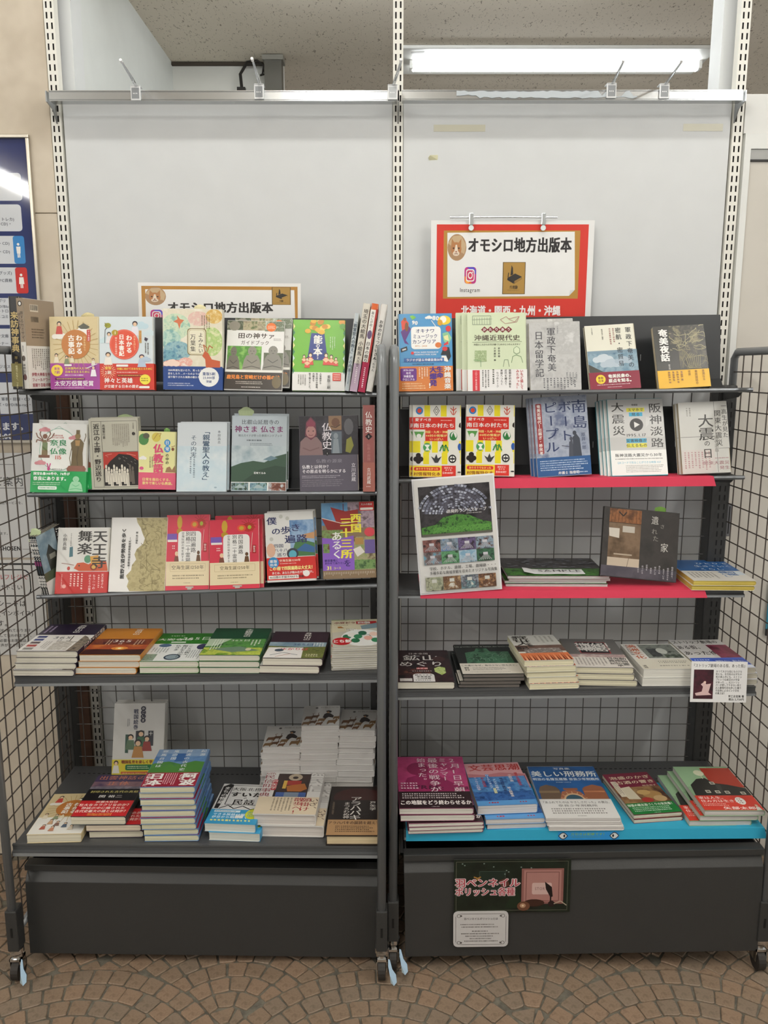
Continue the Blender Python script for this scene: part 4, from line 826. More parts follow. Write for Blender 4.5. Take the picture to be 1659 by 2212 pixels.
def d_boat(p):
    p.R(0, 0, 100, 76, 'n:8f98ac:a9b0bf:6a7490:22'); p.RR(4, 8, 15, 71, '9a3a3c', 2); p.V('奄美近現代―出稼ぎ・移民考', 9.6, 9, 4.9, W_, 2)
    p.V('南島', 84, 5, 18, '2c3a62', 1, st=1.12, gap=1.1); p.V('ボート', 58, 6, 15.5, '2c3a62', 1, st=1.15, gap=1.16); p.V('ピープル', 31, 6, 15.5, '2c3a62', 1, st=1.2, gap=1.06)
    p.poly([(60, 76), (62, 58), (68, 55), (70, 76)], '4a4e5a'); p.poly([(68, 76), (69, 52), (76, 48), (82, 54), (84, 76)], '3f4450'); p.E(66, 54, 3, 2.6, '4a4e5a', 10); p.E(73, 47, 3.6, 3, '3f4450', 10); p.L([(48, 62), (62, 64)], 1.4, '4a4e5a'); p.V('原井一郎', 89, 47, 5.4, '33405c', 1)
    p.R(0, 76, 100, 100, '2c5a90'); p.G(6, 79, 94, 93, 'c4d4e6', 5); p.T('弁護士 指宿昭一', 38, 96, 4.2, W_, 2); p.G(72, 94.6, 94, 97.4, 'c4d4e6', 1)
def d_hanshin(p):
    p.R(0, 0, 100, 67, 'd4d3d0'); p.R(0, 50, 100, 67, 'c9c8c5'); p.V('阪神淡路', 85, 6, 13.5, '3a3836', 1, st=1.28, gap=1.12); p.V('大震災', 18, 4, 13.5, '3a3836', 1, st=1.28, gap=1.14); p.T('増補版', 49, 8, 2.8, '55524e', 2, al='c')
    p.R(34, 12, 66, 17, 'e9e23a'); p.T('スマホで', 50, 14.5, 4.6, '2c2a28', 2, al='c', st=1.1); p.R(38, 18, 62, 23, '38b2d8'); p.T('見る', 50, 20.5, 4.6, '2c2a28', 2, al='c', st=1.2); p.E(50, 34, 12, 8.4, '2e2a2a', 28); p.poly([(46, 30), (56, 34), (46, 38)], 'eceae6')
    p.T('1995.1.17', 48, 47.5, 5.6, '2c2a28', 1, al='c', st=1.2); p.R(30, 52, 66, 57.5, '38b2d8'); p.T('災害映像が', 48, 54.8, 4.8, '2c2a28', 2, al='c', st=1.1); p.R(30, 58.3, 66, 63.6, 'e9e23a'); p.T('伝えるもの', 48, 61, 4.8, '2c2a28', 2, al='c', st=1.1)
    p.R(0, 67, 100, 100, 'f1f0ec'); p.T('阪神淡路大震災から30年', 50, 73.5, 4.8, '3a3836', 2, al='c', st=1.12); p.T('QRコードで見ることができる映像 427', 50, 83, 3.3, '8fc0d0', 2, al='c', st=.95); p.G(8, 77, 92, 79.4, '6a6864', 1); p.G(26, 86, 94, 96, '8a8884', 5); p.poly([(68, 24), (76, 26), (72, 34), (66, 38)], 'e0dfdc')
def d_shinsai(p):
    p.R(0, 0, 100, 66, 'd4d3cd'); p.L([(0, 49), (70, 49)], .7, '3c3a36'); p.L([(73, 0), (73, 100)], .6, '3c3a36'); p.L([(73, 66), (99, 66)], .6, '3c3a36'); p.V('大震', 54, 17, 20, '3f3d39', 1, st=1.15, gap=.92); p.V('の', 54, 54, 9, '3f3d39', 1)
    p.V('一高生が見た', 93, 3, 8, '4a4844', 1, gap=1.02); p.V('関東大震災', 79, 12, 9.6, '4a4844', 1, gap=1.08); p.V('現代語版', 73, 48, 5.8, '8a8780', 1); p.G(14, 8, 26, 20, '9a9890', 2, True)
    p.R(0, 67, 68, 98, 'd6cfc9'); p.G(4, 70, 60, 96, 'c09a9a', 8, True); p.T('関東大震災', 97, 86, 5.6, 'a8787c', 1, al='r', st=1.3); p.T('発生', 97, 93, 5.6, 'a8787c', 1, al='r', st=1.3); p.V('日', 54, 65, 15, '3f3d39', 1); p.G(68, 78, 97, 81, 'b89094', 1)
def d_edo(p):
    p.R(0, 0, 72, 74, 'n:8fa6b4:6f8896:a9bac2:8'); p.poly([(30, 74), (26, 50), (24, 34), (34, 28), (40, 20), (52, 30), (64, 36), (70, 44), (70, 74)], '33352f'); p.poly([(24, 34), (40, 20), (56, 33), (48, 36)], '20221f'); p.R(34, 36, 58, 44, '8a8a80'); p.R(0, 60, 72, 74, '55604a')
    p.R(72, 0, 100, 100, '1d1b1d'); p.V('江戸城', 86, 3, 14, W_, 2, st=.9); p.R(0, 74, 72, 100, 'e6e3de'); p.G(40, 78, 66, 96, '6a6660', 3, True)
def s_edo(p):
    p.V('江戸城を歩く', 50, 3, 6, W_, 2, st=1); p.R(10, 40, 90, 47, '8a2f6a'); p.V('史跡案内', 50, 62, 5, W_, 2); p.G(20, 84, 80, 96, W_, 1, True)
def d_tennoji(p):
    p.V('舞楽', 53, 4, 19, '33302c', 2, st=1.25, gap=1.0); p.V('小野真龍', 14, 9, 6.4, '4a4642', 1); p.G(24, 9, 28, 28, '7a7670', 1, True); p.poly([(24, 30), (30, 29), (31, 44), (24, 45)], '3f6f7a')
    p.poly([(34, 62), (40, 54), (52, 53), (62, 56), (78, 48), (96, 52), (99, 64), (99, 66), (60, 66), (44, 66)], 'cf5c34'); p.E(60, 48, 7, 6, '5f9a78', 12); p.poly([(64, 44), (80, 42), (84, 56), (68, 60)], 'd9a24a'); p.E(72, 60, 7, 5, '8a3c28', 14); p.E(72, 60, 4, 3, 'e0b45a', 12); p.L([(10, 54), (34, 57)], 1, '8a4a30'); p.E(24, 62, 3, 3, 'c04a3c', 8); p.E(44, 58, 1.6, 1.4, '33302c', 6)
    p.V('天王寺', 82, 4, 20, '33302c', 2, st=1.2, gap=.98); 
    p.R(0, 67, 100, 100, 'c3302c'); p.G(10, 71, 14, 94, 'f0b8b0', 1, True); p.G(26, 70, 54, 92, 'f4d0c8', 4, True); p.V('もう一つの', 74, 71, 4.6, 'fbe8e4', 1); p.V('ほんとうの聖霊', 66, 71, 4.2, 'fbe8e4', 1); p.V('天王寺さん', 90, 70, 4.4, 'fbe8e4', 1); p.G(80, 72, 86, 94, 'f4d0c8', 1, True); p.E(17, 89, 4, 3, 'e8a8a0', 12)
def d_kumano(p):
    r = random.Random(5); e = [(100, 0), (44, 0)]; v = 0; path = [44, 46, 52, 55, 60, 57, 49, 44, 46, 40, 38, 32, 36, 34, 38]
    for i, u in enumerate(path): e.append((u + r.uniform(-1.5, 1.5), i * 100 / 14))
    e.append((100, 100)); p.poly(e, 'n:a79a6c:b8ab7c:93875c:70'); branches(p, 55, 4, 90, 98, 30, '7c7248', 3, .8)
    p.T('熊野古道伊勢路を歩く', 24, 83, 6.0, '2d2b28', 3, rot=90, st=1.15); p.T('―熊野参詣道伊勢路巡礼―', 35, 70, 3.6, '44423e', 2, rot=90, st=1.0); p.T('伊藤文彦 著', 47, 36, 3.2, '55534e', 2, rot=90)
def d_kukai(p):
    r = random.Random(9)
    p.E(78, 12, 13, 7, 'b8332f', 8); rays(p, 78, 8, 3, 16, 12, '9a2c2c', .6); p.E(30, 10, 6, 9, 'c9a23a', 10); p.E(30, 22, 7, 4, 'b8902c', 10); p.E(64, 13, 9, 5, 'e0553a', 12); p.E(64, 13, 5, 3, 'c9a23a', 10); p.E(80, 12, 4, 3, 'a8b03c', 8); p.R(2, 25, 24, 34, '7a5ab0'); p.R(3, 33, 25, 36, 'efe9e0')
    p.RR(27, 22, 80, 68, 'eeece8', 8); p.V('四国遍路', 62, 22, 7.2, '3a3836', 1); p.V('別格二十霊場', 50, 22, 7.0, '3a3836', 1); p.V('空海伝説の地を旅する', 38, 23, 3.9, '3a3836', 1)
    p.L([(86, 20), (82, 48)], 1.2, 'd9b0a8'); p.R(85, 38, 93, 50, 'a82c30'); p.V('御朱印', 89, 39, 3.2, 'efe0dc', 1); man(p, 74, 51, 6, '5a3c28', '6a4a30', '6a4a30', .9); man(p, 24, 52, 7, 'e4c8a4', '7a4a3c', a=.9); p.G(14, 40, 20, 46, 'efe0dc', 2)
    p.R(0, 62, 100, 94, 'e2d2ae'); p.frameR(10, 65, 90, 75, 'b8a47c', .6); p.T('空海生誕1250年', 50, 70, 6, '5a5040', 1, al='c', st=1.02); p.G(16, 79, 86, 86, '8a7e64', 2); p.G(42, 89.5, 58, 91.5, '8a7e64', 1); p.R(46, 95, 64, 97, 'b8b0a8'); p.R(50, 97, 60, 100, 'b8b0a8')
def d_boku(p):
    p.R(50, 12, 100, 64, 'n:7f9fc4:9db8d4:5f86b4:20'); p.poly([(50, 64), (60, 44), (74, 40), (100, 46), (100, 64)], '4d7a4c'); p.poly([(72, 34), (100, 30), (100, 40), (78, 38)], 'c8986a'); p.poly([(60, 56), (80, 46), (100, 52), (100, 60)], '3f6a9c')
    p.T('僕', 14, 12, 12, '3a3f66', 2, al='c', st=1.3); p.T('の', 22, 27, 11, '3a3f66', 2, al='c', st=1.3); p.T('歩', 42, 26, 12, '3a3f66', 2, al='c', st=1.35); p.T('き', 62, 23, 12, '3a3f66', 2, al='c', st=1.3); p.T('遍路', 62, 39, 13, '3a3f66', 2, al='c', st=1.3)
    p.T('四国', 26, 48, 6, '4a4e6a', 1, al='c', st=1.2); p.T('八十八ヶ所', 40, 54.5, 5.6, '4a4e6a', 1, al='c', st=1.2); p.T('巡り', 32, 61, 6, '4a4e6a', 1, al='c', st=1.2); p.E(10, 54, 9, 10, 'e0b49a', 14); p.E(54, 60, 12, 8, '3c3f48', 16); p.E(54, 61, 8, 6, '5fb0c4', 14)
    for u, v in ((33, 6), (46, 9), (12, 38)): p.E(u, v, 4, 3, 'c8c8c0', 8)
    p.R(0, 65, 100, 97, 'cf2f28'); p.E(14, 72, 11, 8, '2f8ac4', 18); p.T('重版', 14, 70, 4.6, W_, 2, al='c', st=1.2); p.T('出来', 14, 75, 4.6, W_, 2, al='c', st=1.2); p.T('空海生誕1250年', 26, 69.5, 4, 'f8e0c8', 2, st=1.1); p.G(27, 72.6, 60, 75, 'f4c8bc', 1)
    p.T('この1冊で四国遍路は大丈夫！', 5, 80.5, 6.2, 'f8ee9a', 3, st=1.1); p.T('あとは、あなたが踏み出す勇気だけ。', 10, 87, 4.2, W_, 2, st=1.02); p.R(3, 90.5, 64, 95.5, 'f2efe8'); p.T('46日間の手描きMAPも掲載', 5, 93, 3.8, '4a2c28', 2, st=1.06); p.E(80, 89, 7, 4.6, 'f4f0ea', 14)
def d_saigoku(p):
    p.R(0, 0, 100, 30, 'n:4a80ac:6a9ac0:3a6a98:10'); p.R(50, 0, 100, 34, 'n:8a7a8a:b09aa4:6a5a62:60'); p.poly([(18, 6), (46, 12), (70, 10), (68, 30), (30, 30)], '9a2f2a'); p.poly([(0, 20), (40, 28), (66, 26), (60, 40), (14, 40)], '8a2a26'); p.L([(0, 20), (40, 28), (66, 26)], 1.4, 'e0c8b8'); p.R(0, 36, 40, 48, 'n:5f7a44:7f9a5c:6a4a34:60'); p.L([(42, 2), (42, 12)], 1.4, '6a2420'); p.R(72, 0, 100, 12, 'c02a28'); p.T('大人の遠足', 86, 3.6, 3, W_, 1, al='c'); p.RR(74, 8, 98, 11, 'efe6dc', 1)
    p.R(0, 48, 60, 90, '8a5fc0'); p.poly([(0, 46), (30, 48), (60, 44), (60, 52), (0, 54)], '8a5fc0'); p.R(60, 46, 100, 90, 'n:8a9a5c:a8a07c:6a5a44:50'); p.R(62, 47, 78, 56, 'b08a4c'); p.poly([(58, 62), (72, 58), (80, 66), (66, 72)], 'e6e0d6'); p.R(80, 50, 100, 68, '6f5f9a'); p.R(60, 76, 100, 88, 'n:4f7a3c:7a9a5c:3c5a34:60'); p.R(2, 54, 14, 66, 'n:5f7a44:7f9a5c:6a4a34:90')
    p.V('西国', 65, 15, 13, 'f0e24a', 3, st=1.15, gap=1.0); p.V('三十三所', 46, 20, 12.8, 'f0e24a', 3, st=1.25, gap=1.08); p.V('を', 47, 75, 10, '3c2a6a', 2); p.V('あるく', 28, 38, 13, W_, 2, st=1.15, gap=.9); p.T('観音霊場と', 4, 76, 3.6, '3c2a6a', 2); p.T('あわせて巡りたい', 4, 79.5, 3.4, '3c2a6a', 2); p.T('31', 12, 85.5, 6.6, 'f2e87a', 3, al='c'); p.T('コース', 20, 86, 3.4, 'f2e87a', 2); p.E(90, 40, 10, 6, 'd84a54', 12)
    p.R(0, 89, 100, 100, '8a7458')
    for i in range(30): p.L([(3 + i * 3.2, 91), (3 + i * 3.2, 94 + (i % 5 == 0) * 2)], .6, 'e0d6c4')
def d_365(top, low, art):
    def f(p):
        p.R(0, 0, 100, 42, top); p.R(0, 42, 100, 100, low); p.V(art[0], 62, 3, 8, W_, 1, st=1.3, gap=1.0); p.T('365', 50, 52, 12, art[1], 0, al='c', st=1.2); p.T('日', 50, 62, 7, art[1], 0, al='c'); art[2](p)
    return f
def a_koya(p):
    for i, c in enumerate(('2c3a7a', '2c3a7a', '5a4a4a', 'b03a30', '8a8a84')): p.R(6, 46 + i * 10.5, 22, 53 + i * 10.5, c)
    p.poly([(84, 44), (92, 50), (100, 60), (100, 100), (80, 100), (82, 74)], 'n:7a7264:94897a:55504a:90'); p.L([(66, 46), (68, 64)], 1.6, '3a3632'); p.L([(62, 64), (90, 70)], 1.6, '3a3632'); p.R(46, 66, 78, 96, 'n:e6e4de:b8b4aa:d0ccc4:90'); p.G(30, 66, 42, 94, '9a968e', 3, True); p.G(4, 8, 20, 36, 'b0a0c0', 2, True)
def a_sun(p):
    p.R(0, 42, 100, 70, 'n:6a2c24:8a4428:4a2028:9'); p.R(0, 64, 100, 80, 'n:c86a34:a84c2c:d8843c:9'); p.poly([(0, 84), (20, 80), (40, 82), (56, 78), (74, 84), (100, 80), (100, 100), (0, 100)], '3c1c1c'); p.E(56, 77, 14, 6, 'e08a3c', 18); p.E(56, 77, 7, 3.4, 'f8c868', 14); p.E(56, 77, 3, 2, 'fff4d0', 10)
    p.T('365', 50, 50, 13, 'f4ece0', 0, al='c', st=1.2); p.T('日', 50, 60, 6, 'f4ece0', 0, al='c'); p.G(24, 46, 34, 66, 'e8c8a8', 2, True); p.G(72, 46, 88, 64, 'e8c8a8', 3, True)
def d_daianji(p):
    p.R(0, 0, 100, 40, '2f7a24'); p.T('大安寺の', 34, 24, 8.5, W_, 2, al='c', st=1.3); p.T('365日', 72, 20, 13, W_, 0, al='c', st=1.2); p.R(30, 32, 56, 36, 'e8f0e4'); p.G(22, 8, 50, 13, 'c8e0c0', 1); p.R(0, 40, 100, 100, 'e6eae8')
    p.E(24, 46, 11, 6, '4f6a8a', 16); p.E(90, 50, 9, 10, '3a3a5c', 16); p.R(2, 76, 22, 98, 'n:6f8a74:93a894:5a6a5c:90'); p.E(50, 86, 14, 10, '3a4a5a', 18); p.E(50, 86, 11, 7, '8fa0a8', 16); p.V('毎日を大安に', 60, 44, 7.4, '3f4a4c', 1); p.V('こころの教え', 70, 44, 6, '3f4a4c', 1); p.V('仏さま', 48, 44, 7, '3f4a4c', 1); p.G(6, 54, 36, 72, '8a9492', 6, True); p.G(72, 62, 96, 92, '9aa4a2', 6, True)
def a_green(p):
    p.R(0, 42, 100, 74, 'n:3f7a3c:5f9a4c:2c5a34:40'); p.R(0, 74, 100, 100, 'n:9ab83c:c2cc5c:6f9a34:40'); p.poly([(0, 42), (40, 42), (20, 66), (0, 70)], 'b8ccb0'); p.poly([(10, 78), (60, 70), (96, 84), (50, 90)], '6f8a74'); p.G(10, 44, 28, 84, 'e4ecdc', 4, True); p.T('365日', 56, 48, 8, 'e8f0e0', 0, al='c', st=1.2); p.G(74, 46, 92, 66, 'e4ecdc', 3, True); p.E(76, 80, 5, 5, 'd8d0b0', 8)
def a_mount(p):
    p.R(0, 42, 100, 60, 'n:7f9cae:a0b6c0:6a8aa0:9'); p.poly([(0, 56), (50, 60), (100, 58), (100, 100), (0, 100)], 'n:5f6a34:7a7f44:44502c:60'); p.T('365日', 60, 50, 9, '2c4a7a', 0, al='c', st=1.2); p.G(76, 44, 96, 58, 'e4e8e8', 4, True)
    p.poly([(2, 62), (62, 62), (64, 99), (0, 99)], 'f0eeea'); p.T('ゆかりば', 47, 68, 9, 'c8384a', 2, al='c', st=1.0); p.E(22, 72, 8, 5, '4a5a68', 10); p.L([(10, 90), (30, 80), (56, 88)], 1.6, '4a5a68'); p.L([(20, 95), (44, 84)], 1.4, 'b0705c'); p.G(70, 84, 92, 94, 'e8e4c8', 2)
def d_booklet(p):
    p.poly([(0, 0), (100, 0), (100, 22), (60, 40), (0, 50)], 'd6ceb0'); p.R(0, 0, 60, 3, '8a9a6a'); p.T('小豆どうでしょう', 6, 13, 8, '8a2c2c', 3, st=.9); p.R(52, 8, 72, 19, 'b8282c'); p.R(74, 8, 95, 19, 'b8282c'); p.T('四国', 55, 13.5, 8, W_, 3); p.G(6, 20, 40, 24, '8a8268', 1); p.poly([(12, 28), (20, 27), (26, 34), (14, 34)], 'b07a3c')
    p.poly([(60, 26), (100, 14), (100, 34), (62, 40)], '7a9098'); cloud(p, 40, 40, 7, 'eeeae0'); p.G(30, 36, 50, 44, '5a5a54', 2)
    p.E(62, 70, 44, 30, 'eef0ec', 24)
    for u, v, c in ((30, 66, '2f7a54'), (46, 80, '2f7a54'), (40, 60, 'efece4'), (52, 66, '3c8a60'), (72, 72, 'e8b0a0'), (84, 58, 'f0d0c0'), (62, 54, '2f6a50'), (86, 80, '3c8a60')): p.E(u, v, 9, 8, c, 10)
    p.E(19, 82, 19, 13, 'c8202a', 22); p.T('とち餅', 19, 82, 12, W_, 3, al='c', st=.9); p.L([(60, 62), (74, 60), (78, 66)], 1.4, '5a4a44')
def d_kozan(p):
    p.R(0, 0, 100, 100, 'n:231419:3a2024:150e10:30'); p.R(2, 60, 60, 80, 'n:4a2a24:2c181a:6a3c30:60'); p.T('日本全国', 42, 12, 6, 'e0d8d4', 1, al='c'); p.T('鉱山', 46, 26, 20, 'eeeae6', 1, al='c', st=1.1); p.T('めぐり', 46, 46, 17, 'eeeae6', 1, al='c', st=1.05); p.R(36, 57, 56, 63, 'b02c34'); p.T('決定版', 46, 60, 4.6, W_, 1, al='c'); p.G(28, 66, 62, 70, 'c8c0bc', 1)
    p.poly([(68, 70), (68, 60), (78, 54), (88, 58), (88, 74), (80, 80)], 'n:a8c060:c8d890:6a8a3c:90'); p.RR(28, 76, 66, 106, 'e6e4e2', 8); p.T('観光できる', 47, 80, 4, '33302e', 2, al='c'); p.T('産業遺産', 47, 85, 4, '33302e', 2, al='c'); p.T('入坑体験', 47, 90, 4, '33302e', 2, al='c'); p.G(32, 93, 62, 97, '55524e', 1); p.E(80, 30, 12, 8, '4a2c2c', 14); p.R(4, 90, 26, 98, 'd0ccc8')
def d_matasaburo(p):
    p.T('Les grandes eaux, le temps des lumieres', 50, 8, 5.4, 'b8c0b8', 1, al='c', st=.9); p.poly([(16, 30), (34, 24), (38, 14), (56, 14), (60, 26), (92, 26), (94, 66), (14, 66)], 'n:2f5a44:4a7a5c:1f4030:30'); r = random.Random(6)
    for i in range(16): u, v = r.uniform(18, 88), r.uniform(28, 60); p.L([(u, v), (u + 5, v - 5), (u + 10, v), (u + 9, v + 6)], .7, '7aa08a')
    p.R(0, 66, 100, 100, 'd8d2c6'); p.T('この書になぜ、毎日少ない罰も大と。', 50, 73, 6, '3a3834', 1, al='c', st=.95); p.G(20, 79, 78, 88, '6a665e', 3); p.V('野村', 10, 78, 6, '3a3834', 2); p.G(14, 92, 86, 95, '9a968c', 1)
def d_yamabito(p):
    p.R(0, 0, 100, 45, 'd0cfc8'); p.R(0, 42, 100, 66, 'n:5a4238:6f5448:46342c:20'); p.R(14, 54, 90, 74, 'n:9a928c:6a5f5a:b8b0a8:90'); p.R(0, 72, 100, 100, 'd97a4a'); r = random.Random(1)
    for i in range(24): p.poly([(2 + i * 4, 100), (3 + i * 4, 74 + r.random() * 8), (5 + i * 4, 100)], ('8a3c24', 'f0b48a', '5a2c20')[i % 3])
    p.V('狩山人', 22, 3, 15, '2c2824', 2, st=1.4, gap=.85); p.V('記', 14, 46, 13, '2c2824', 2, st=1.4); p.V('マタギを業', 34, 4, 9, '44403a', 1); p.G(52, 6, 92, 36, 'a8a69e', 4, True); p.V('列伝', 11, 6, 9, '44403a', 1)
def d_kita(p):
    p.R(0, 0, 100, 56, '6b6866'); p.frameR(26, 12, 78, 52, 'b02c34', 1.6); p.R(27, 13, 77, 51, '1e1a1c')
    for i, (a, b_) in enumerate((('地獄', 34), ('北物', 44), ('仏教', 54), ('山岳', 66), ('引の', 72))): p.V(a, b_, 14 + (i % 2) * 3, 15, 'e6e2dc', 2, st=1.15, gap=.95)
    p.R(0, 56, 100, 100, 'ddd8d0'); p.R(0, 56, 100, 66, 'n:c0a8a4:a88c8a:d6c8c0:40'); p.V('動物霊', 91, 66, 9, '3a3632', 2); p.V('鬼神伝承', 80, 66, 8, '3a3632', 2, gap=.95); p.V('怪異記', 70, 66, 8, '3a3632', 2); p.G(8, 68, 62, 94, '8a847c', 9, True)
def d_manshu(p):
    p.R(0, 0, 100, 100, 'd9d8d2'); p.R(30, 3, 96, 58, 'n:3f4440:8a9088:5a605a:60'); p.R(40, 20, 60, 52, 'n:1f2220:44484a:30:70'.replace(':30:', ':303432:')); p.E(66, 30, 10, 12, 'c8ccc4', 12); p.R(64, 44, 94, 58, 'n:55604c:2c3430:808a7c:80')
    p.V('満洲文化物語', 16, 3, 13.5, 'bf5a2c', 2, st=1.15, gap=1.08); p.V('ユートピアを', 6, 4, 7, '3c3a36', 2); p.R(0, 62, 100, 100, 'd8d4c4'); p.V('物語', 24, 74, 12, 'd0582c', 2, st=1.2) if False else None; p.G(40, 68, 96, 78, '7a766c', 2); p.G(36, 84, 96, 90, '8a867c', 1); p.V('満洲', 8, 84, 6, '6a665c', 2)
def d_strip(p):
    p.R(0, 0, 100, 66, 'd3d1cf'); p.T('ストリップ劇場の', 46, 9, 13, '3f3d3c', 2, al='c', st=.92); p.T('ある街、', 26, 28, 15, '3f3d3c', 2, al='c', st=.98); p.T('あった街', 34, 49, 15, '3f3d3c', 2, al='c', st=1.0); p.R(60, 20, 100, 66, 'n:6a2038:8a3450:501828:20'); p.G(52, 58, 70, 61, '6a6866', 1)
    p.R(0, 66, 100, 100, '3f62c8'); p.G(6, 70, 34, 96, 'dfe6f6', 5); p.R(38, 70, 98, 90, '2f4fb0'); p.T('地図もない、場もない。', 42, 78, 8, 'dfe6f6', 1, st=.8); p.R(70, 90, 100, 100, 'dfe6f6')
def d_sengoku(p):
    p.V('戦国絵巻', 43, 8, 7.4, '2a3050', 2, st=1.0, gap=1.0)
    for i, ch in enumerate('かごしま'): p.E(57, 7.5 + i * 5.6, 5, 3.4, '2a2a3c', 14); p.T(ch, 57, 7.5 + i * 5.6, 4.2, W_, 1, al='c')
    p.G(26, 22, 32, 34, '55555c', 2, True); p.R(44, 39, 60, 60, '2a2c34'); p.R(68, 39, 78, 60, '33343c'); p.T('十', 52, 41.5, 5, W_, 2, al='c'); p.T('十', 73, 43, 6, W_, 2, al='c'); p.R(24, 44, 30, 70, '3a5a4c'); p.R(30, 40, 43, 52, 'e4e0d8')
    for u, v, s, c in ((34, 48, 11, '5f7a5c'), (54, 43, 12, '3f6a4c'), (66, 50, 11, '9a3c34'), (49, 56, 13, 'c08a4c')): man(p, u, v, s, '2c2422', c, 'ecc8a4', .72)
    p.R(24, 74, 80, 75, 'd8d4cc') if False else None
    p.T('戦国乱世を楽しく学ぶ', 18, 82.5, 5, '8a3a24', 3, st=1.0); p.RR(26, 86, 78, 94, '2f7a4a', 3); p.G(30, 87.5, 74, 92.5, 'e4f0c8', 2); man(p, 8, 84, 8, '2a2426', 'e8e4dc', a=.8); p.R(18, 96, 90, 100, 'd0582c'); p.G(20, 96.6, 86, 99.4, 'f6e0a0', 1)
def d_izumo(p):
    p.R(0, 0, 100, 22, '4a3c5c'); p.R(0, 18, 100, 34, 'n:6a5064:8a6a70:4a3c5c:9'); p.R(0, 30, 100, 36, 'n:b0a8b4:6a6470:8a8490:12'); p.R(0, 36, 100, 64, '19161a'); p.T('出雲神話の', 52, 8, 11, 'c0765c', 1, al='c', st=1.35); p.T('正体', 50, 22, 11, 'c0765c', 1, al='c', st=1.35); p.T('封印された古代の真相', 52, 43, 6, 'd8cc7a', 1, al='c', st=1.0); p.T('関 裕二', 50, 54, 7, 'e8e4e0', 1, al='c', st=1.3)
    p.R(0, 64, 100, 100, 'c8282c'); p.T('出雲大社は', 50, 67, 5, 'fbeae0', 2, al='c', st=1.1); p.T('壮大なカラクリなのか？', 50, 74, 6.6, 'fbeae0', 2, al='c', st=1.1); p.T('神話の中に隠された', 50, 81, 5.4, 'fbeae0', 2, al='c', st=1.1); p.T('古代史最大の謎とは何か？', 50, 88, 6.6, 'fbeae0', 2, al='c', st=1.1); p.G(28, 92.5, 76, 98, 'f4d060', 2)
def d_awa(p):
    p.R(0, 0, 100, 26, 'n:7a9cc4:94b0d0:6288b4:9'); p.R(0, 20, 100, 46, 'n:4f7ab0:6a94c4:3c689c:14'); p.poly([(0, 40), (30, 34), (56, 42), (80, 33), (100, 36), (100, 64), (0, 64)], '4f8a3c'); p.R(40, 12, 60, 34, '3a6aa8'); p.R(20, 12, 30, 30, '6a90c0'); branches(p, 10, 34, 60, 46, 8, '3a5a78', 2, .8)
    for i, t in enumerate(('邪馬台国は', '鬼の国', '阿波の古代史', '起源')): p.V(t, (14, 36, 62, 90)[i], 2, 8, 'e6ecf0', 2, gap=1.25)
    p.R(0, 64, 100, 100, '9a2438'); p.T('日本', 26, 82, 26, W_, 3, al='c', st=.95) if False else None; p.V('日本', 22, 65, 16, W_, 3, st=1.25); p.V('阿波', 82, 65, 16, W_, 3, st=1.25); p.V('から', 68, 68, 8, W_, 2); p.V('が始まった', 7, 66, 6.4, W_, 2); p.G(36, 66, 60, 96, 'f0c8cc', 6, True)
def d_deer(p):
    p.R(0, 0, 100, 100, 'dedcd8'); p.E(36, 12, 4, 4, '55504c', 10); p.T('狩猟の記憶', 46, 10, 8, 'a8a49e', 1); r = random.Random(4)
    for u, v, s in ((18, 62, 1.1), (34, 56, .9), (52, 72, .95), (12, 88, 1), (46, 90, .8), (80, 82, 1.2), (92, 62, .9), (30, 82, .8)):
        c = random.Random(int(u)).choice(('7a5230', '8a6840', '644226'))
        p.poly([(u - 11 * s, v + 2), (u - 8 * s, v - 7 * s), (u + 5 * s, v - 8 * s), (u + 10 * s, v - 13 * s), (u + 13 * s, v - 8 * s), (u + 8 * s, v + 3), (u + 6 * s, v + 10 * s), (u + 3 * s, v + 4), (u - 6 * s, v + 4), (u - 11 * s, v + 11 * s)], c); p.L([(u + 10 * s, v - 12 * s), (u + 8 * s, v - 20 * s), (u + 13 * s, v - 22 * s)], 1.6, c)
    p.poly([(54, 60), (58, 44), (64, 38), (74, 40), (84, 52), (82, 62), (70, 58), (62, 66)], '2a1c16'); p.poly([(64, 34), (62, 28), (70, 25), (78, 29), (76, 36), (70, 38)], '241a16'); p.E(68, 35, 3.4, 4, 'c8986c', 8)
def d_suita(p):
    p.R(0, 0, 100, 68, 'e4e3df'); p.poly([(2, 8), (14, 0), (22, 2), (12, 64), (4, 64)], '1e1b1a'); p.V('まちの物語', 12, 8, 9, W_, 2); p.frameR(22, 4, 98, 54, '1e1b1a', 1.6); p.T('大阪北摂', 54, 14, 9, '26221f', 1, al='c', st=1.15); p.T('すいた', 58, 28, 13, '26221f', 3, al='c', st=1.2); p.T('の', 58, 37, 5, '26221f', 2, al='c'); p.T('民話', 58, 47, 14, '26221f', 2, al='c', st=1.1); p.L([(14, 64), (30, 56), (44, 64), (60, 57), (78, 65), (96, 60)], 2.4, '1e1b1a'); p.L([(34, 60), (40, 52)], 1.6, '1e1b1a')
    p.R(0, 66, 100, 100, '3f9fcc'); p.R(8, 68, 60, 73, 'd6e8f0'); p.G(10, 69, 58, 72, '3a4a5a', 1); p.T('できる民話40編', 8, 78, 6, 'e8f4fa', 2); p.T('伊豆から明治まで', 8, 84.5, 6, 'e8f4fa', 2); p.G(8, 88, 96, 96, 'f0e68a', 1); p.E(86, 76, 14, 12, 'd6dc3c', 20); p.G(77, 70, 95, 82, '3f9fcc', 3); p.R(54, 80, 70, 86, W_)
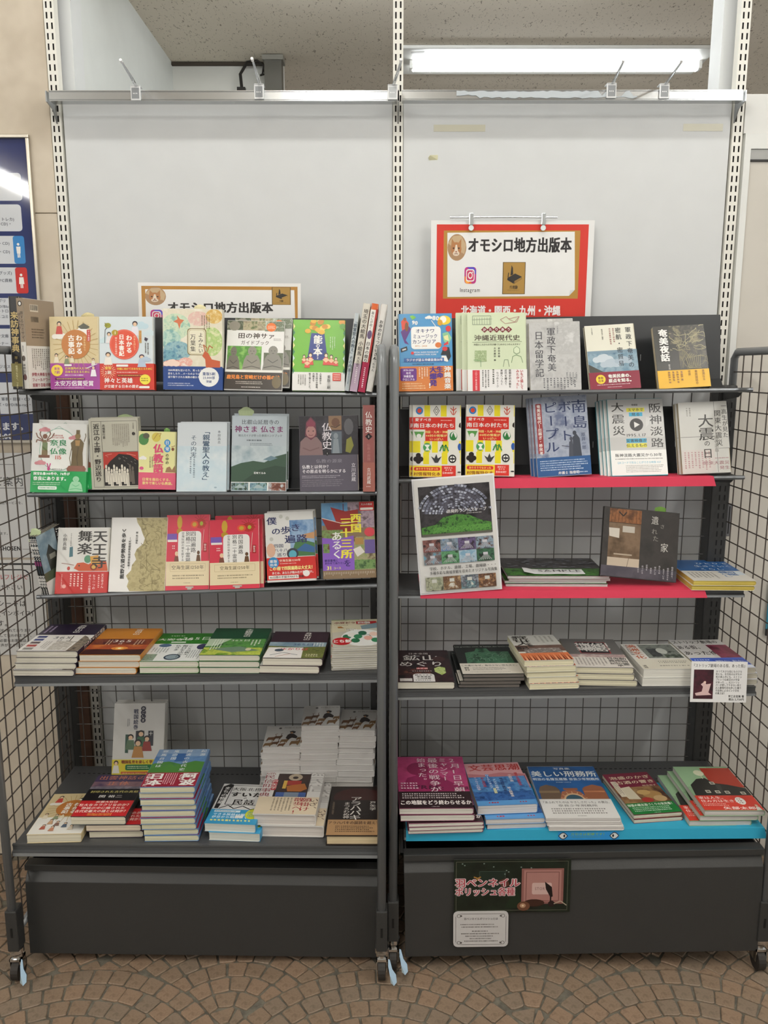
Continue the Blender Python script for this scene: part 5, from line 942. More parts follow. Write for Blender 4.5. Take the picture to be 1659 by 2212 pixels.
def d_shomin(p):
    p.R(0, 0, 100, 66, 'dcdad6'); p.V('事典', 5, 0, 13, 'a8a4a0', 1, st=1.4) if False else None; p.V('庶民信仰事典', 8, 5, 9.6, '8a3038', 1, st=1.4, gap=1.04); p.V('庶民信', 90, -4 + 4, 17, 'a9a5a2', 1, st=1.5, gap=1.05); p.R(22, 12, 78, 64, 'n:2a1c1c:3a2420:180f10:14'); p.E(52, 20, 12, 8, 'b8a890', 14); p.E(52, 21, 5, 3, '2a1c1c', 10); p.R(38, 28, 64, 38, 'a83028'); p.poly([(40, 40), (70, 34), (76, 46), (66, 52), (44, 52)], 'b0682c'); p.R(34, 28, 40, 46, 'd8b04c'); p.R(26, 54, 40, 64, '3a5a9a'); p.R(64, 54, 76, 64, '3a5a9a'); p.R(40, 54, 64, 64, '7a8a9c'); p.RR(15, 26, 24, 50, 'b83038', 3); p.V('戸矢学', 19.5, 27, 7, W_, 1)
    p.R(0, 64, 100, 100, 'e0d0b4'); p.V('いざ、', 92, 66, 8.5, '5a4034', 1, st=1.3); p.V('願掛け', 79, 65, 9.4, 'a83434', 1, st=1.35); p.V('散歩へ！', 67, 65, 8.6, 'a83434', 1, st=1.35); p.G(24, 66, 58, 96, '8a7a64', 6, True)
def d_arahabaki(p):
    p.R(0, 0, 100, 70, '231a18'); p.E(56, 24, 50, 20, '3c1a18', 24); p.R(0, 30, 100, 70, '1e1614'); p.V('アラハバキ', 51, 22, 11.5, 'e6e2dc', 1, st=1.25, gap=.82); p.V('まつろわぬ神', 34, 34, 6.2, 'd8d4cc', 1, st=1.2, gap=.9); p.V('戸矢学', 84, 32, 6.6, 'd8d4cc', 1, st=1.1); p.G(4, 34, 12, 66, '6a5c4c', 1, True)
    p.R(0, 70, 100, 100, 'b08a60'); p.T('アラハバキの誤読を超えて', 50, 76, 6.6, '4a3020', 2, al='c', st=1.1); p.G(16, 81, 88, 94, '5a4230', 4)
def d_myanmar(p):
    p.R(0, 0, 100, 70, 'n:b03a70:c0487c:9a2c5c:14'); p.E(30, 26, 16, 13, '8a2450', 18); p.poly([(4, 66), (14, 44), (30, 38), (60, 40), (84, 58), (80, 70), (10, 70)], '96285a'); p.T('FREE:', 44, 62, 10, '5c1c3c', 3, al='c', st=1.1, rot=-4); p.T('OUR', 92, 64, 9, '5c1c3c', 3, al='c', st=1.0); p.R(0, 0, 100, 3, 'b8487c')
    p.V('2月1日早朝、', 86, 3, 10.5, 'ead8dc', 1, st=1.05, gap=1.12); p.V('ミャンマー', 68, 3, 9.4, 'ead8dc', 1, gap=1.0); p.V('最後の戦争が', 53, 3, 10.5, 'ead8dc', 1, st=1.1, gap=1.1); p.V('始まった。', 36, 3, 9.6, 'ead8dc', 1, gap=1.06); p.G(4, 52, 30, 66, 'e6ccd4', 3)
    p.R(0, 70, 100, 100, '2e1c20'); p.G(5, 72.5, 95, 83.5, 'd4c8c8', 3); p.T('この地獄をどう終わらせるか', 50, 90, 8.4, 'efe8e4', 3, al='c', st=.98); p.G(44, 96, 56, 98, 'c8bcbc', 1)
def d_bungei(p):
    p.R(0, 0, 100, 34, 'd8a0a4'); p.T('文芸思潮', 52, 12, 17, 'b8302c', 2, al='c', st=1.1); p.poly([(0, 26), (30, 30), (60, 25), (100, 30), (100, 40), (0, 40)], 'c07a80'); p.R(0, 35, 100, 90, 'n:2f6ab0:5a94cc:1f4f92:28'); p.R(0, 70, 100, 90, 'n:1f4888:3a6cae:173a72:40'); p.R(0, 90, 100, 100, '5a9ad4')
    for u, v, t, c in ((86, 26, '優秀文芸賞発表', 'c02c38'), (74, 30, '小説の森', 'efe4e0'), (56, 38, '現代詩評論特集', '2a3a6a'), (44, 40, 'アジアの旅人', 'e4ecf4'), (34, 30, 'ワークショップ', 'e4ecf4'), (24, 36, '新人賞特集', 'b03a48'), (12, 34, 'エッセイの四季', 'd8c8d8'), (64, 60, '誌上読書会', 'efe4e0')): p.R(u - 3, v - 1, u + 3, v + 30, c if c[0] in 'e' and u == 56 else 'n:4a80c0:6a9cd4:40:9'.replace(':40:', ':3a70b4:')) if u == 34 else None; p.V(t, u, v, 4.6, c, 2)
    p.G(20, 92, 34, 97, 'c02c38', 1); p.G(72, 92, 86, 97, 'c02c38', 1); p.R(36, 62, 41, 74, 'd8d8b0')
def d_prison(p):
    p.R(0, 0, 100, 66, 'n:1c4f8a:2460a0:184478:5'); p.T('写真集', 50, 5, 5, 'e8ecf0', 1, al='c', st=1.2); p.T('美しい刑務所', 50, 16, 13, 'eef0ee', 2, al='c', st=1.12); p.T('明治の名煉瓦建築 奈良少年刑務所', 50, 27, 6, 'dfe4e8', 2, al='c', st=.95); p.G(34, 32, 60, 34.5, 'c8d4e0', 1)
    p.poly([(4, 66), (5, 48), (8, 42), (18, 38), (30, 42), (34, 48), (34, 66)], '6f5a48'); p.R(4, 50, 33, 54, '8a7458'); p.poly([(66, 66), (67, 46), (72, 42), (84, 38), (96, 42), (98, 48), (98, 66)], '9a5f40'); p.R(68, 50, 97, 53, 'b87a54'); p.poly([(30, 66), (36, 52), (50, 47), (62, 52), (70, 66)], 'a8684a'); p.E(50, 68, 15, 13, 'd8b48c', 20, 180, 360); p.E(50, 68, 12.5, 10.5, '3a5a6a', 20, 180, 360); p.R(40, 45, 60, 49, '9a5f40')
    for i in range(7): t = math.radians(195 + i * 25); p.L([(50 + 15 * math.cos(t), 68 + 13 * math.sin(t)), (50 + 19 * math.cos(t), 68 + 16.5 * math.sin(t))], 1, 'd8b48c')
    p.R(0, 66, 100, 100, 'e6e4e0'); p.T('『あふれでたのは やさしさだった』の舞台、', 50, 72, 5, '55524e', 1, al='c', st=.9); p.T('奈良少年刑務所', 50, 78, 4.6, '55524e', 1, al='c', st=1.2); p.G(12, 82, 88, 93, '7a7670', 3); p.G(44, 95, 56, 97, '7a7670', 1)
def d_awamori(p):
    p.R(0, 0, 100, 38, '7a2038'); p.R(0, 36, 100, 74, 'n:4a2c20:8a6440:a88658:22'); p.E(70, 56, 20, 9, 'b08a54', 16); p.E(56, 50, 14, 6, 'c8a468', 14); p.E(80, 66, 14, 7, 'c8a878', 14); p.E(52, 68, 12, 6, 'a8342c', 12); p.poly([(8, 38), (36, 34), (40, 66), (16, 64)], 'd8ceb4'); p.T('泡盛のかぎ', 52, 12, 9, 'eee0c0', 1, al='c', st=1.25); p.T('古酒の響き', 56, 24, 9, 'eee0c0', 1, al='c', st=1.3); p.T('知念花子', 80, 34, 4, 'e0d0b0', 1, al='c', st=1.2); p.R(4, 20, 16, 58, 'e0d6c0'); p.G(5, 22, 15, 56, '6a5a48', 3, True)
    p.R(0, 74, 100, 100, '1f7a38'); p.T('待望の蔵古酒づくりの実用書！', 50, 79, 6.4, 'eef4e4', 2, al='c', st=.95); p.G(8, 83, 92, 94, 'c8e4c8', 3); p.G(44, 96, 60, 98, 'c8e4c8', 1)
def d_house(p):
    p.R(0, 0, 60, 48, '9fc49a'); p.R(46, 4, 100, 50, 'b8402f'); p.R(46, 40, 60, 56, 'c8582f'); p.poly([(4, 66), (8, 44), (26, 30), (42, 28), (52, 40), (74, 44), (100, 52), (100, 70), (4, 70)], '33322f'); p.poly([(52, 40), (60, 44), (54, 66), (48, 62)], '44423e')
    p.E(38, 16, 9, 7, 'e8eccc', 14); p.L([(38, 20), (38, 30)], 1.4, 'e0d8c0')
    for u, v in ((44, 37), (26, 56), (42, 57), (58, 58), (84, 60)): p.R(u, v, u + 8, v + 6, 'e0dccc'); p.R(u + 1.4, v + 1.2, u + 6.6, v + 4.8, '77756c')
    p.R(84, 56, 100, 70, 'dfe0d8') if False else None; p.R(0, 68, 100, 100, 'd83f30'); p.T('家は人生。', 5, 73, 6.4, 'fbeae4', 1); p.T('住み方は生き方。', 5, 80, 6.4, 'fbeae4', 1); p.G(5, 84.5, 48, 91, 'f6c8bc', 2); p.T('矢部太郎', 34, 95, 6.6, 'fbeae4', 2, st=1.4); p.E(72, 80, 8, 8, 'f2efe8', 18); p.G(68, 74, 76, 86, '7a3a34', 3); man(p, 92, 90, 5, 'c89a7c', 'efe9e0', a=1)
def d_poster_ruin(p):
    p.R(0, 0, 100, 100, 'd9d7d3'); p.R(5, 6, 95, 50, 'n:1f1c1e:3a3638:100e10:24'); r = random.Random(8)
    p.E(49, 30, 40, 23, 'n:34323a:55535f:1f1d22:60', 30, 180, 360)
    q = 10
    while q < 45:
        k = int(6 + q * .62)
        for i in range(k):
            t0 = math.pi * (1.03 + .94 * i / k); t1 = t0 + math.pi * .94 / k * .82; q1 = q + 1.2 + q * .055
            if r.random() < .34 or (i in (k // 2, k // 4)): continue
            p.poly([(49 + a_ * math.cos(t_), 32 + a_ * .56 * math.sin(t_)) for a_, t_ in ((q, t0), (q, t1), (q1, t1), (q1, t0))], ('8f93a4', 'b4b8c6', '6a6c7c', 'a2a6b4')[r.randrange(4)])
        q += 2.0 + q * .075
    for u in (8, 90): branches(p, u - 2, 14, u + 3, 42, 8, '2a2420', int(u), .7)
    p.poly([(6, 49), (6, 42), (24, 40), (34, 34), (50, 32), (66, 33), (80, 38), (94, 41), (94, 49)], 'n:2f5f22:4f8a34:1c3a18:90'); p.R(20, 42, 94, 47, 'n:3f7a2c:5f9a40:2a5a20:160'); p.R(6, 48, 94, 50, '5a584c'); p.T('退廃的ランドスケープ', 64, 29, 3.6, 'e8e4e0', 1, al='c', st=.98); p.G(64, 31, 86, 32.4, 'c8c4c0', 1)
    cols = ['n:5a3430:8a5a54:2a1818:60', 'n:3a6aa0:8a98a4:44505a:60', 'n:2a1c24:6a5a84:1c1418:60', 'n:5a3a2c:8aa0b0:3a2420:60', 'n:3a3434:7a6a68:5a9ab0:60', 'n:2a5a3c:5f9a6a:1c3020:60', 'n:7aa0b8:a8bcc8:4a6a7c:60', 'n:1c3420:3c6a4c:101c14:60']
    for i, c in enumerate(cols): u = 6 + (i % 4) * 22.3; v = 53 + (i // 4) * 11; p.R(u, v, u + 22, v + 10.8, c); [p.poly([(u + 2 + k * 2.6, v + 9.6), (u + 9.6 + k * .6, v + 5), (u + 10 + k * .6, v + 5), (u + 3.2 + k * 2.6, v + 9.6)], 'a8a4a8') for k in range(7)]; p.R(u + 8, v + 3, u + 14, v + 5.2, 'c4c2c8')
    p.T('学校、ホテル、旅館、工場、劇場跡・・・', 12, 78.5, 3.4, '3c3a38', 1, st=.95); p.T('多種多彩な廃墟景観を収めたオリジナル写真集', 12, 82.5, 3.4, '3c3a38', 1, st=.95)
    for i, c in enumerate(('n:7a8068:a8aa90:4a4a38:60', 'n:8a6a48:5a3c28:b89a70:60', 'n:6a8a90:44444c:a8b0b8:60', 'n:7a5234:4a3020:a87c54:60')): u = 6 + i * 22.3; p.R(u, 86, u + 22, 98, c); p.poly([(u + 3, 97), (u + 9, 92), (u + 13, 92), (u + 19, 97)], c.replace('n:', 'n:d0ccc0:')); p.R(u + 8, 88, u + 14, 91, 'c8c8c0')
def d_sample(p):
    p.R(0, 0, 100, 100, 'n:2a2628:4a4648:141214:22'); r = random.Random(3)
    for i in range(60): u, v = r.uniform(4, 96), r.uniform(4, 55); p.poly([(u, v), (u + 4, v - 1), (u + 5, v + 3), (u + 1, v + 4)], ('7a7c84', '5f6168')[i % 2])
    p.R(0, 62, 100, 100, 'n:2f5f22:4f8a34:1c3a18:60')
def d_nokosareta(p):
    p.R(0, 0, 100, 100, 'n:33302f:3b3836:2a2827:9'); p.R(8, 2, 50, 84, 'n:6a5442:7d6650:54422f:12'); p.R(8, 2, 50, 22, 'n:7a4a28:94603a:5a3820:30')
    for i in range(9): p.L([(12 + i * 4.4, 3), (10 + i * 4.8, 21)], .5, '50301c')
    p.L([(8, 22), (50, 22)], .8, '3a2a20'); p.poly([(8, 30), (22, 30), (22, 44), (9, 42)], 'cfc8bc'); p.R(26, 26, 42, 35, 'c0b8ac'); p.L([(20, 6), (26, 12), (30, 6)], 1.6, '2c2420'); p.R(8, 72, 50, 84, 'c0b09c'); p.L([(36, 72), (34, 84)], .6, '6a5c50'); p.R(16, 66, 40, 68, 'b0a08c')
    p.T('遺', 68, 14, 13, 'b8b4ae', 1, al='c', st=.85); p.T('さ', 78, 22, 7, '8a8680', 1, al='c'); p.T('れ', 68, 30, 9, '8a8680', 1, al='c'); p.T('た', 70, 40, 9, '8a8680', 1, al='c'); p.T('家', 82, 52, 14, 'c0bcb6', 1, al='c', st=.85)
    p.R(0, 84, 100, 100, 'n:46434c:544f58:3a3840:9')
    for i, t in enumerate(('物語は残る。', '昭和の日々を', '生きている', '私たちは', '懐かしの', '家族の', '記憶を', '見つける', 'だろう')): p.V(t, 94 - i * 5.6, 78 + (i % 3) * 2, 3, 'c0bcc0', 1)
def d_bluebook(p):
    p.R(0, 0, 100, 55, '2a68ac'); p.T('ひとりで', 42, 18, 10, 'e0e8f0', 1, st=1.0); p.T('生きていく', 34, 32, 10, 'e0e8f0', 1, st=1.0); p.T('くらし', 36, 46, 10, 'e0e8f0', 1); p.R(0, 55, 100, 100, 'dfdcd4'); p.G(6, 62, 50, 90, '77736a', 7, True); p.V('暮らし', 66, 57, 9, '3f74ae', 2, st=1.3); p.V('図鑑', 78, 57, 10, '3f74ae', 2, st=1.3); p.R(86, 58, 98, 74, 'd0dce6'); p.R(64, 74, 96, 80, '6f94bc') if False else None
def d_tabi_back(p):
    p.R(0, 0, 100, 52, 'a08e78'); p.R(20, 6, 46, 14, 'd8cdb8')
    for i in range(12): p.L([(22 + i * 2, 6.5), (22 + i * 2, 12.5)], .8 if i % 3 else 1.4, '4a4238'); p.L([(22 + i * 2, 19.5), (22 + i * 2, 25.5)], .8 if i % 2 else 1.4, '4a4238')
    p.G(20, 32, 60, 44, '6a5c4c', 4); p.G(14, 55, 92, 80, '8a8278', 12, True)
    for i, t in enumerate(('伊勢大神楽を中心に、', 'フィールドワークから', '家廻り芸能の現在へ')): p.T(t, 10, 84 + i * 6, 4.6, 'a8505c', 2, st=1.0)
def s_tabi(p):
    p.R(0, 0, 100, 48, 'a08e78'); p.E(50, 6, 34, 3, '3a342e', 12); p.E(50, 6, 20, 2, W_, 10); p.V('旅するカミサマ、', 66, 14, 4.4, '3a342e', 1); p.V('迎える人々', 28, 16, 3.6, '3a342e', 1); p.R(0, 48, 100, 100, 'e6e3dc'); p.G(36, 52, 64, 60, '55504a', 1, True); p.E(50, 66, 26, 3.2, '6a6058', 12); p.V('神野知恵', 50, 72, 3.4, '3a342e', 1); p.E(50, 87, 28, 3.4, '7a5a58', 12)
def s_raiho(p):
    p.V('来訪神事典', 50, 16, 9, 'c0a86c', 2, st=1.0, gap=.98); p.V('平 編', 50, 64, 4, 'a8945c', 1); p.R(0, 72, 100, 97, '7d7544'); p.V('怪異でもなく、つまり', 50, 74, 2.6, 'd8d0a0', 1)
# ================= the books, row by row =================
def bleed(p, c, base='efede6'): pass
# ---- row 1, rack beside the notices ----
Y1 = 1.992
# two books seen from the side
def spine_book(label, TL, TR, BL, BR, Y, col, sdes, ht_t=None, depth=.13, page='ded8c8', yaw=0, cover=None, cdes=None):
    """a book standing spine-out: its spine is the face towards the viewer"""
    A = PY(*BL, Y); B = PY(*BR, Y); P = PY(*TL, Y + .012); wd = (B - A).length; v = (P - A); ht = v.length
    X = (B - A).normalized(); V_ = (v - X * v.dot(X)).normalized(); ang = math.atan2(v.dot(X), v.dot(V_)); 
    R = Matrix.Rotation(ang, 3, X.cross(V_)); V_ = Vector(v).normalized(); X = (X - V_ * X.dot(V_)).normalized()
    n = X.cross(V_)      # to the viewer
    r = empty('book')
    # local frame: x runs from the fore edge to the spine (viewer), y up, z = thickness
    book_parts(r, depth, ht, wd, col, 'r', page, None, cdes, sdes)
    lx = n; lz = lx.cross(V_)      # thickness direction
    if yaw:
        for ch in list(r.children): bpy.data.objects.remove(ch)
        book_parts(r, depth, ht, wd, col, 'l', page, None, cdes, sdes)
        lx = Vector((math.cos(math.radians(yaw)), math.sin(math.radians(yaw)), 0)); frame(r, lx, Vector((0, 0, 1)), lx.cross(Vector((0, 0, 1))), A); tag(r, label, 'book'); return r
    # spine print maps x(across spine) from z=t (left) to z=0 (right): thickness must run to the left
    o = B - lx * depth if lz.dot(X) < 0 else A - lx * depth
    frame(r, lx, V_, lz, o); tag(r, label, 'book'); return r
spine_book('black spine-out guide with gold lettering at the outer end of the top shelf', (17, 640), (40, 641), (27, 841), (50, 841), 1.935, '1c1a1b', s_raiho, depth=.145)
spine_book('beige and white book turned to show its spine and barcoded back cover', (43, 645), (59, 648), (50, 840), (66, 840), 1.945, 'e6e3dc', s_tabi, depth=.115, yaw=76, cdes=lambda p: d_tabi_back(p))
lean('tan illustrated history book with a brown sun disc and purple band', (110, 841), (216, 841), (106, 684), Y1, .016, 'd9c79a', d_kojiki, band=(36, 'a8489c'), where='')
lean('pale blue illustrated history book with a red disc and red band', (216, 842), (333, 842), (214, 684), Y1, .018, 'd8e2e6', d_shoki, band=(36, 'd23c2c'))
lean('watercolour poetry anthology with a scroll-framed title and navy band', (353, 841), (481, 843), (351, 666), Y1, .017, 'eae6d6', d_manyo, band=(28, '2a4a8c'), copies=((-1, 1),), where='watercolour poetry anthology')
lean('guide to stone field gods with a dark brown band and orange dot', (483, 843), (609, 843), (494, 693), Y1, .008, 'e9e8e4', d_tanokami, spine='l', copies=((15, 10),), where='stone field god guide')
lean('bright green theatre book with a blue title panel and flowers', (631, 843), (744, 845), (633, 690), Y1, .012, '74b83c', d_noh, band=(26, 'eceae6', 0))
sp1 = lambda t1, c1, bg2, t2: (lambda p: (p.R(0, 70, 100, 100, bg2), p.V(t1, 50, 8, 4.4, c1, 2, st=1.0), p.V(t2, 50, 74, 3.2, W_ if bg2 != 'dfe8f0' else '44505c', 1)))
spine_book('slim grey-blue book leaning spine-out, shortest of the four upright spines', (766, 677), (776, 680), (744, 845), (754, 845), 1.975, 'c3ccd0', lambda p: (p.V('「親鸞聖人の教え」その内実', 50, 8, 5.2, '3a4a58', 1), p.G(30, 72, 70, 96, '6a7a88', 1, True)), depth=.12)
spine_book('cream spine-out book on votive plaques between the blue and orange spines', (785, 656), (801, 658), (755, 846), (771, 847), 1.975, 'd8d2c4', lambda p: (p.R(0, 68, 100, 100, 'c0a8bc'), p.V('埼玉の大絵馬 小絵馬', 50, 6, 5.6, '3a342e', 1), p.V('大久根茂', 50, 60, 3.6, '3a342e', 1), p.G(30, 72, 70, 96, 'efe6ea', 1, True)), depth=.13)
spine_book('orange and white spine-out festival book with a crimson foot', (803, 656), (818, 658), (773, 847), (788, 848), 1.975, 'd9642c', lambda p: (p.R(0, 7, 74, 68, 'e9e6de'), p.R(74, 6, 100, 70, 'a82c28'), p.R(0, 66, 100, 100, 'b0284c'), p.V('暮らしが続く', 38, 9, 3.4, '44403a', 1), p.E(38, 35, 34, 5, '6a5a7a', 14), p.V('日本の祭り', 38, 43, 4.8, '3a342e', 2), p.G(26, 72, 70, 96, 'f4dce4', 1, True)), depth=.14)
spine_book('white spine-out book leaning nearest the centre post', (824, 658), (837, 660), (790, 847), (803, 847), 1.975, 'dddad4', lambda p: (p.V('お寺のおてつだいさん', 50, 18, 4.6, '3a3834', 2), p.V('まっちゃん', 50, 60, 3.4, '3a3834', 1)), depth=.14)
# ---- row 1, rack below the poster ----
Y1 = 2.006
lean('blue music radio book with a white title box and orange band', (862, 845), (979, 844), (858, 678), Y1, .015, '4f96c8', d_okinawa, spine='l', band=(32, 'd9803c'))
lean('pale green modern history book with a row of maroon diamonds', (1011, 846), (1139, 845), (1009, 676), Y1, .010, 'd5e0bf', d_katari, band=(28, 'eceae8'), copies=((-11, 2), (-23, 6)), where='pale green modern history book')
lean('pale grey study-abroad memoir with two columns of brushed title', (1146, 844), (1257, 842), (1141, 696), Y1, .012, 'b9b9b8', d_gunsei, copies=((-12, 10),), page='d8ceb4', where='pale grey study-abroad memoir')
lean('cream book with a sea photograph and maroon band', (1276, 842), (1385, 839), (1258, 703), Y1, .014, 'e6e4d4', d_mikko, band=(27, '8a2038'), page='cfc4a8')
lean('dark leafy book of night tales with a yellow band', (1424, 838), (1536, 836), (1405, 704), Y1, .016, '3c3b37', d_yawa, band=(28.5, 'eab62c'), page='cfc4a8')
# ---- row 2 left ----
Y2 = 1.998
lean('white Buddhist statue guide with two bronze statues and a green band', (65, 1063), (185, 1065), (71, 914), Y2, .014, 'e2e2de', d_nara, band=(31, '1fa354'), copies=((8, 10),), where='green-banded statue guide')
lean('grey burial custom book with a woodcut crowd on black and red', (199, 1056), (305, 1057), (187, 903), 2.014, .013, 'c2bfae', d_dosou, copies=((0, 3),), where='woodcut crowd book')
lean('small yellow Buddhist words book with a pink band', (299, 1056), (379, 1058), (300, 931), 2.012, .012, 'e9e6a4', d_bukkyogo, band=(29, 'e0607c'))
lean('plain pale blue book with two vertical title columns', (381, 1062), (489, 1062), (384, 913), Y2, .011, 'd3dade', d_shinran, copies=((4, 4),), where='plain pale blue book')
lean('mountain temple guide with a misty forest photograph', (498, 1061), (618, 1061), (502, 898), Y2, .009, 'b9c4ca', d_hiei, spine='l', copies=((3, 6),), where='mountain temple guide')
lean('dark violet history book with statue photographs', (648, 1061), (776, 1061), (643, 898), Y2, .018, '5b5662', d_bukkyoshi, gloss=.3)
spine_book('thick brick-red spine-out second volume next to the centre post', (783, 875), (809, 875), (784, 1062), (810, 1062), 1.985, '9a5c58', lambda p: (p.R(0, 66, 100, 100, 'a8685c'), p.V('仏教史', 50, 7, 8.4, W_, 1), p.poly([(20, 36), (50, 32), (80, 36), (50, 40)], '241a1a'), p.T('2', 50, 36, 3.4, W_, 1, al='c'), p.V('仏教の展開', 50, 44, 4, 'b8807c', 1), p.V('立川武蔵', 50, 72, 4.8, W_, 1), p.G(30, 93, 70, 95, 'efe0dc', 1)), depth=.14)
# ---- row 2 right ----
Y2 = 2.006
lean('red and yellow village emblem book nearest the centre post', (891, 1031), (996, 1031), (892, 875), Y2, .007, 'e6e4da', d_mura, spine='l', copies=((-7, 1),), where='outer village emblem book', gloss=.2)
lean('second red and yellow village emblem book, to the right of its twin', (1005, 1028), (1111, 1029), (1007, 874), 2.004, .011, 'e6e4da', d_mura, spine='l', gloss=.2)
lean('blue-grey boat people book with large vertical title and navy foot', (1162, 1030), (1279, 1026), (1146, 858), Y2, .009, '8f98ac', d_boat, copies=((-6, 1), (-11, 2)), where='boat people book')
lean('grey and white earthquake book with a round play symbol', (1322, 1028), (1444, 1027), (1308, 862), Y2, .007, '38a8b8', d_hanshin, copies=((-7, 1), (-13, 2), (-19, 2)), where='earthquake book with the play symbol')
lean('pale grey earthquake diary with thin black lines and pink lettering', (1475, 1024), (1581, 1020), (1464, 870), Y2, .013, 'd4d3cd', d_shinsai, page='c4b494', copies=((-3, 1),), where='pale grey earthquake diary')
# ---- row 3 left ----
Y3 = 2.005
lean('castle walk magazine leaning at the outer end of the shelf', (106, 1284), (160, 1268), (72, 1147), 2.004, .0062, '1d1b1d', d_edo, spine='l', spdes=s_edo, copies=((0, 0), (0, 0)), where='castle walk magazine', Y2=2.10, th=8, full=True)
lean('white temple dance book with a red bird and red band', (118, 1284), (231, 1281), (129, 1141), Y3, .014, 'e6e4de', d_tennoji, band=(33, 'c3302c'))
lean('white and khaki pilgrim road book with sideways title', (232, 1281), (356, 1276), (246, 1120), Y3, .010, 'eceae6', d_kumano, spine='l')
lean('pink pilgrimage book with a cream band, taller left-hand copy', (357, 1276), (452, 1274), (361, 1113), Y3, .010, 'd23c50', d_kukai, where='')
lean('pink pilgrimage book with a cream band, lower copy next to the sketch cover', (453, 1274), (562, 1270), (453, 1124), 1.998, .010, 'd23c50', d_kukai, copies=((7, 1), (8, 12)), where='lower pink pilgrimage book', gloss=.2)
lean('sketch-covered walking pilgrimage book with a red band', (578, 1259), (684, 1253), (572, 1109), 2.012, .013, 'e4e3df', d_boku, band=(31, 'cf2f28', 3), copies=((4, 4),), where='sketch-covered pilgrimage book', gloss=.2)
lean('purple and red temple walking guide with yellow title', (698, 1252), (813, 1247), (694, 1087), 2.006, .010, '8a7458', d_saigoku, spine='l', gloss=.22)
# ---- row 3 right ----
r = empty('photo_poster')
A = PY(911, 1283, 1.955); B = PY(1081, 1270, 1.955); T_ = PY(889, 1040, 1.99)
u = (B - A).normalized(); v = (T_ - A); v = (v - u * v.dot(u)); hh = v.length; v.normalize(); n = u.cross(v); ww = (B - A).length
b = MB(); b.box(0, 0, 0, ww, hh, .003); b.build('board', M('dedcd8', .3), r); s = Pr(ww, hh, .0031, .25); d_poster_ruin(s); s.done('cover_print', r)
b = MB(); b.box(-.004, -.004, -.0005, ww + .004, hh + .004, -.0001); b.build('laminate_edge', M('e8e8ea', .15), r)
frame(r, u, v, n, A + Vector((0, 0, .001))); tag(r, 'tilted laminated poster of ruin photographs at the end of the pink-lined shelf', 'poster')
z3 = zat('R3', .35) + .0010
stack('top photo magazine wrapped in a handwritten sample strip', (1088, 1269), (1304, 1265), (1092, 1246), (1310, 1243), (1082, 1208), (1276, 1203), z3, 4, 'b0b0ac', d_sample, 'l', 'd4d4d2', where='photo magazines beside the ruin poster', jit=1.6, name='magazine', cat='magazine')
lean('dark landscape-format photo book of abandoned houses', (1296, 1240), (1460, 1262), (1301, 1089), 1.985, .014, '33302f', d_nokosareta, spine='l', th=16, gloss=.25)
z3 = zat('R3', .78) + .001
stack('blue-topped book on a lower one at the far end of the pink-lined shelf', (1489, 1276), (1617, 1276), (1489, 1256), (1617, 1252), (1467, 1213), (1555, 1207), z3, 2, 'e0dccf', d_bluebook, page='d9c25c', where='blue-topped books')
# ---- row 4 left ----
zz = lambda k, x: zat(k, x) + .0004
stack('purple and white mountain temple daily reader, top of its pile', (27, 1460), (159, 1459), (32, 1407), (166, 1406), (111, 1348), (233, 1349), zz('L4', -.8), 4, '2c2338', d_365('2c2338', 'e9e7e2', ('高野山の', '3f4450', a_koya)), where='purple daily readers', spdes=lambda p: p.V('高野山の365日', 50, 8, 9, W_, 1))
stack('orange daily reader with a sunset photograph, top of its pile', (161, 1458), (295, 1456), (168, 1415), (302, 1414), (235, 1358), (351, 1357), zz('L4', -.68), 3, 'c9822c', d_365('c9822c', '6a2c24', ('宮司の', 'f4ece0', a_sun)), where='orange daily readers')
stack('leaf green daily reader with oval photographs, top of its pile', (297, 1456), (427, 1454), (298, 1429), (428, 1428), (351, 1369), (468, 1367), zz('L4', -.53), 2, '2f7a24', d_daianji, where='leaf green daily readers')
stack('dark green daily reader with a garden photograph, top of its pile', (428, 1455), (560, 1453), (429, 1415), (561, 1415), (470, 1356), (587, 1358), zz('L4', -.38), 3, '1f5a38', d_365('1c4a30', '2f6a44', ('永観堂の', 'e8f0e0', a_green)), where='dark green daily readers', spdes=lambda p: p.V('永観堂の365日', 50, 8, 9, 'b8d0b8', 1))
stack('maroon daily reader with a white leaflet on it, top of its pile', (561, 1455), (693, 1454), (568, 1421), (698, 1423), (590, 1365), (716, 1364), zz('L4', -.22), 2, '3a2630', d_365('3a2630', '6a8a9c', ('身延山の', '2c4a7a', a_mount)), where='maroon daily readers')
stack('cartoon travel booklet topping a tall pile of thin booklets', (708, 1449), (822, 1446), (711, 1399), (822, 1393), (723, 1341), (822, 1335), zz('L4', -.07), 11, 'c8c4b4', d_booklet, 'l', 'd0cdc6', where='thin travel booklets', jit=.8, name='booklet', cat='booklet')
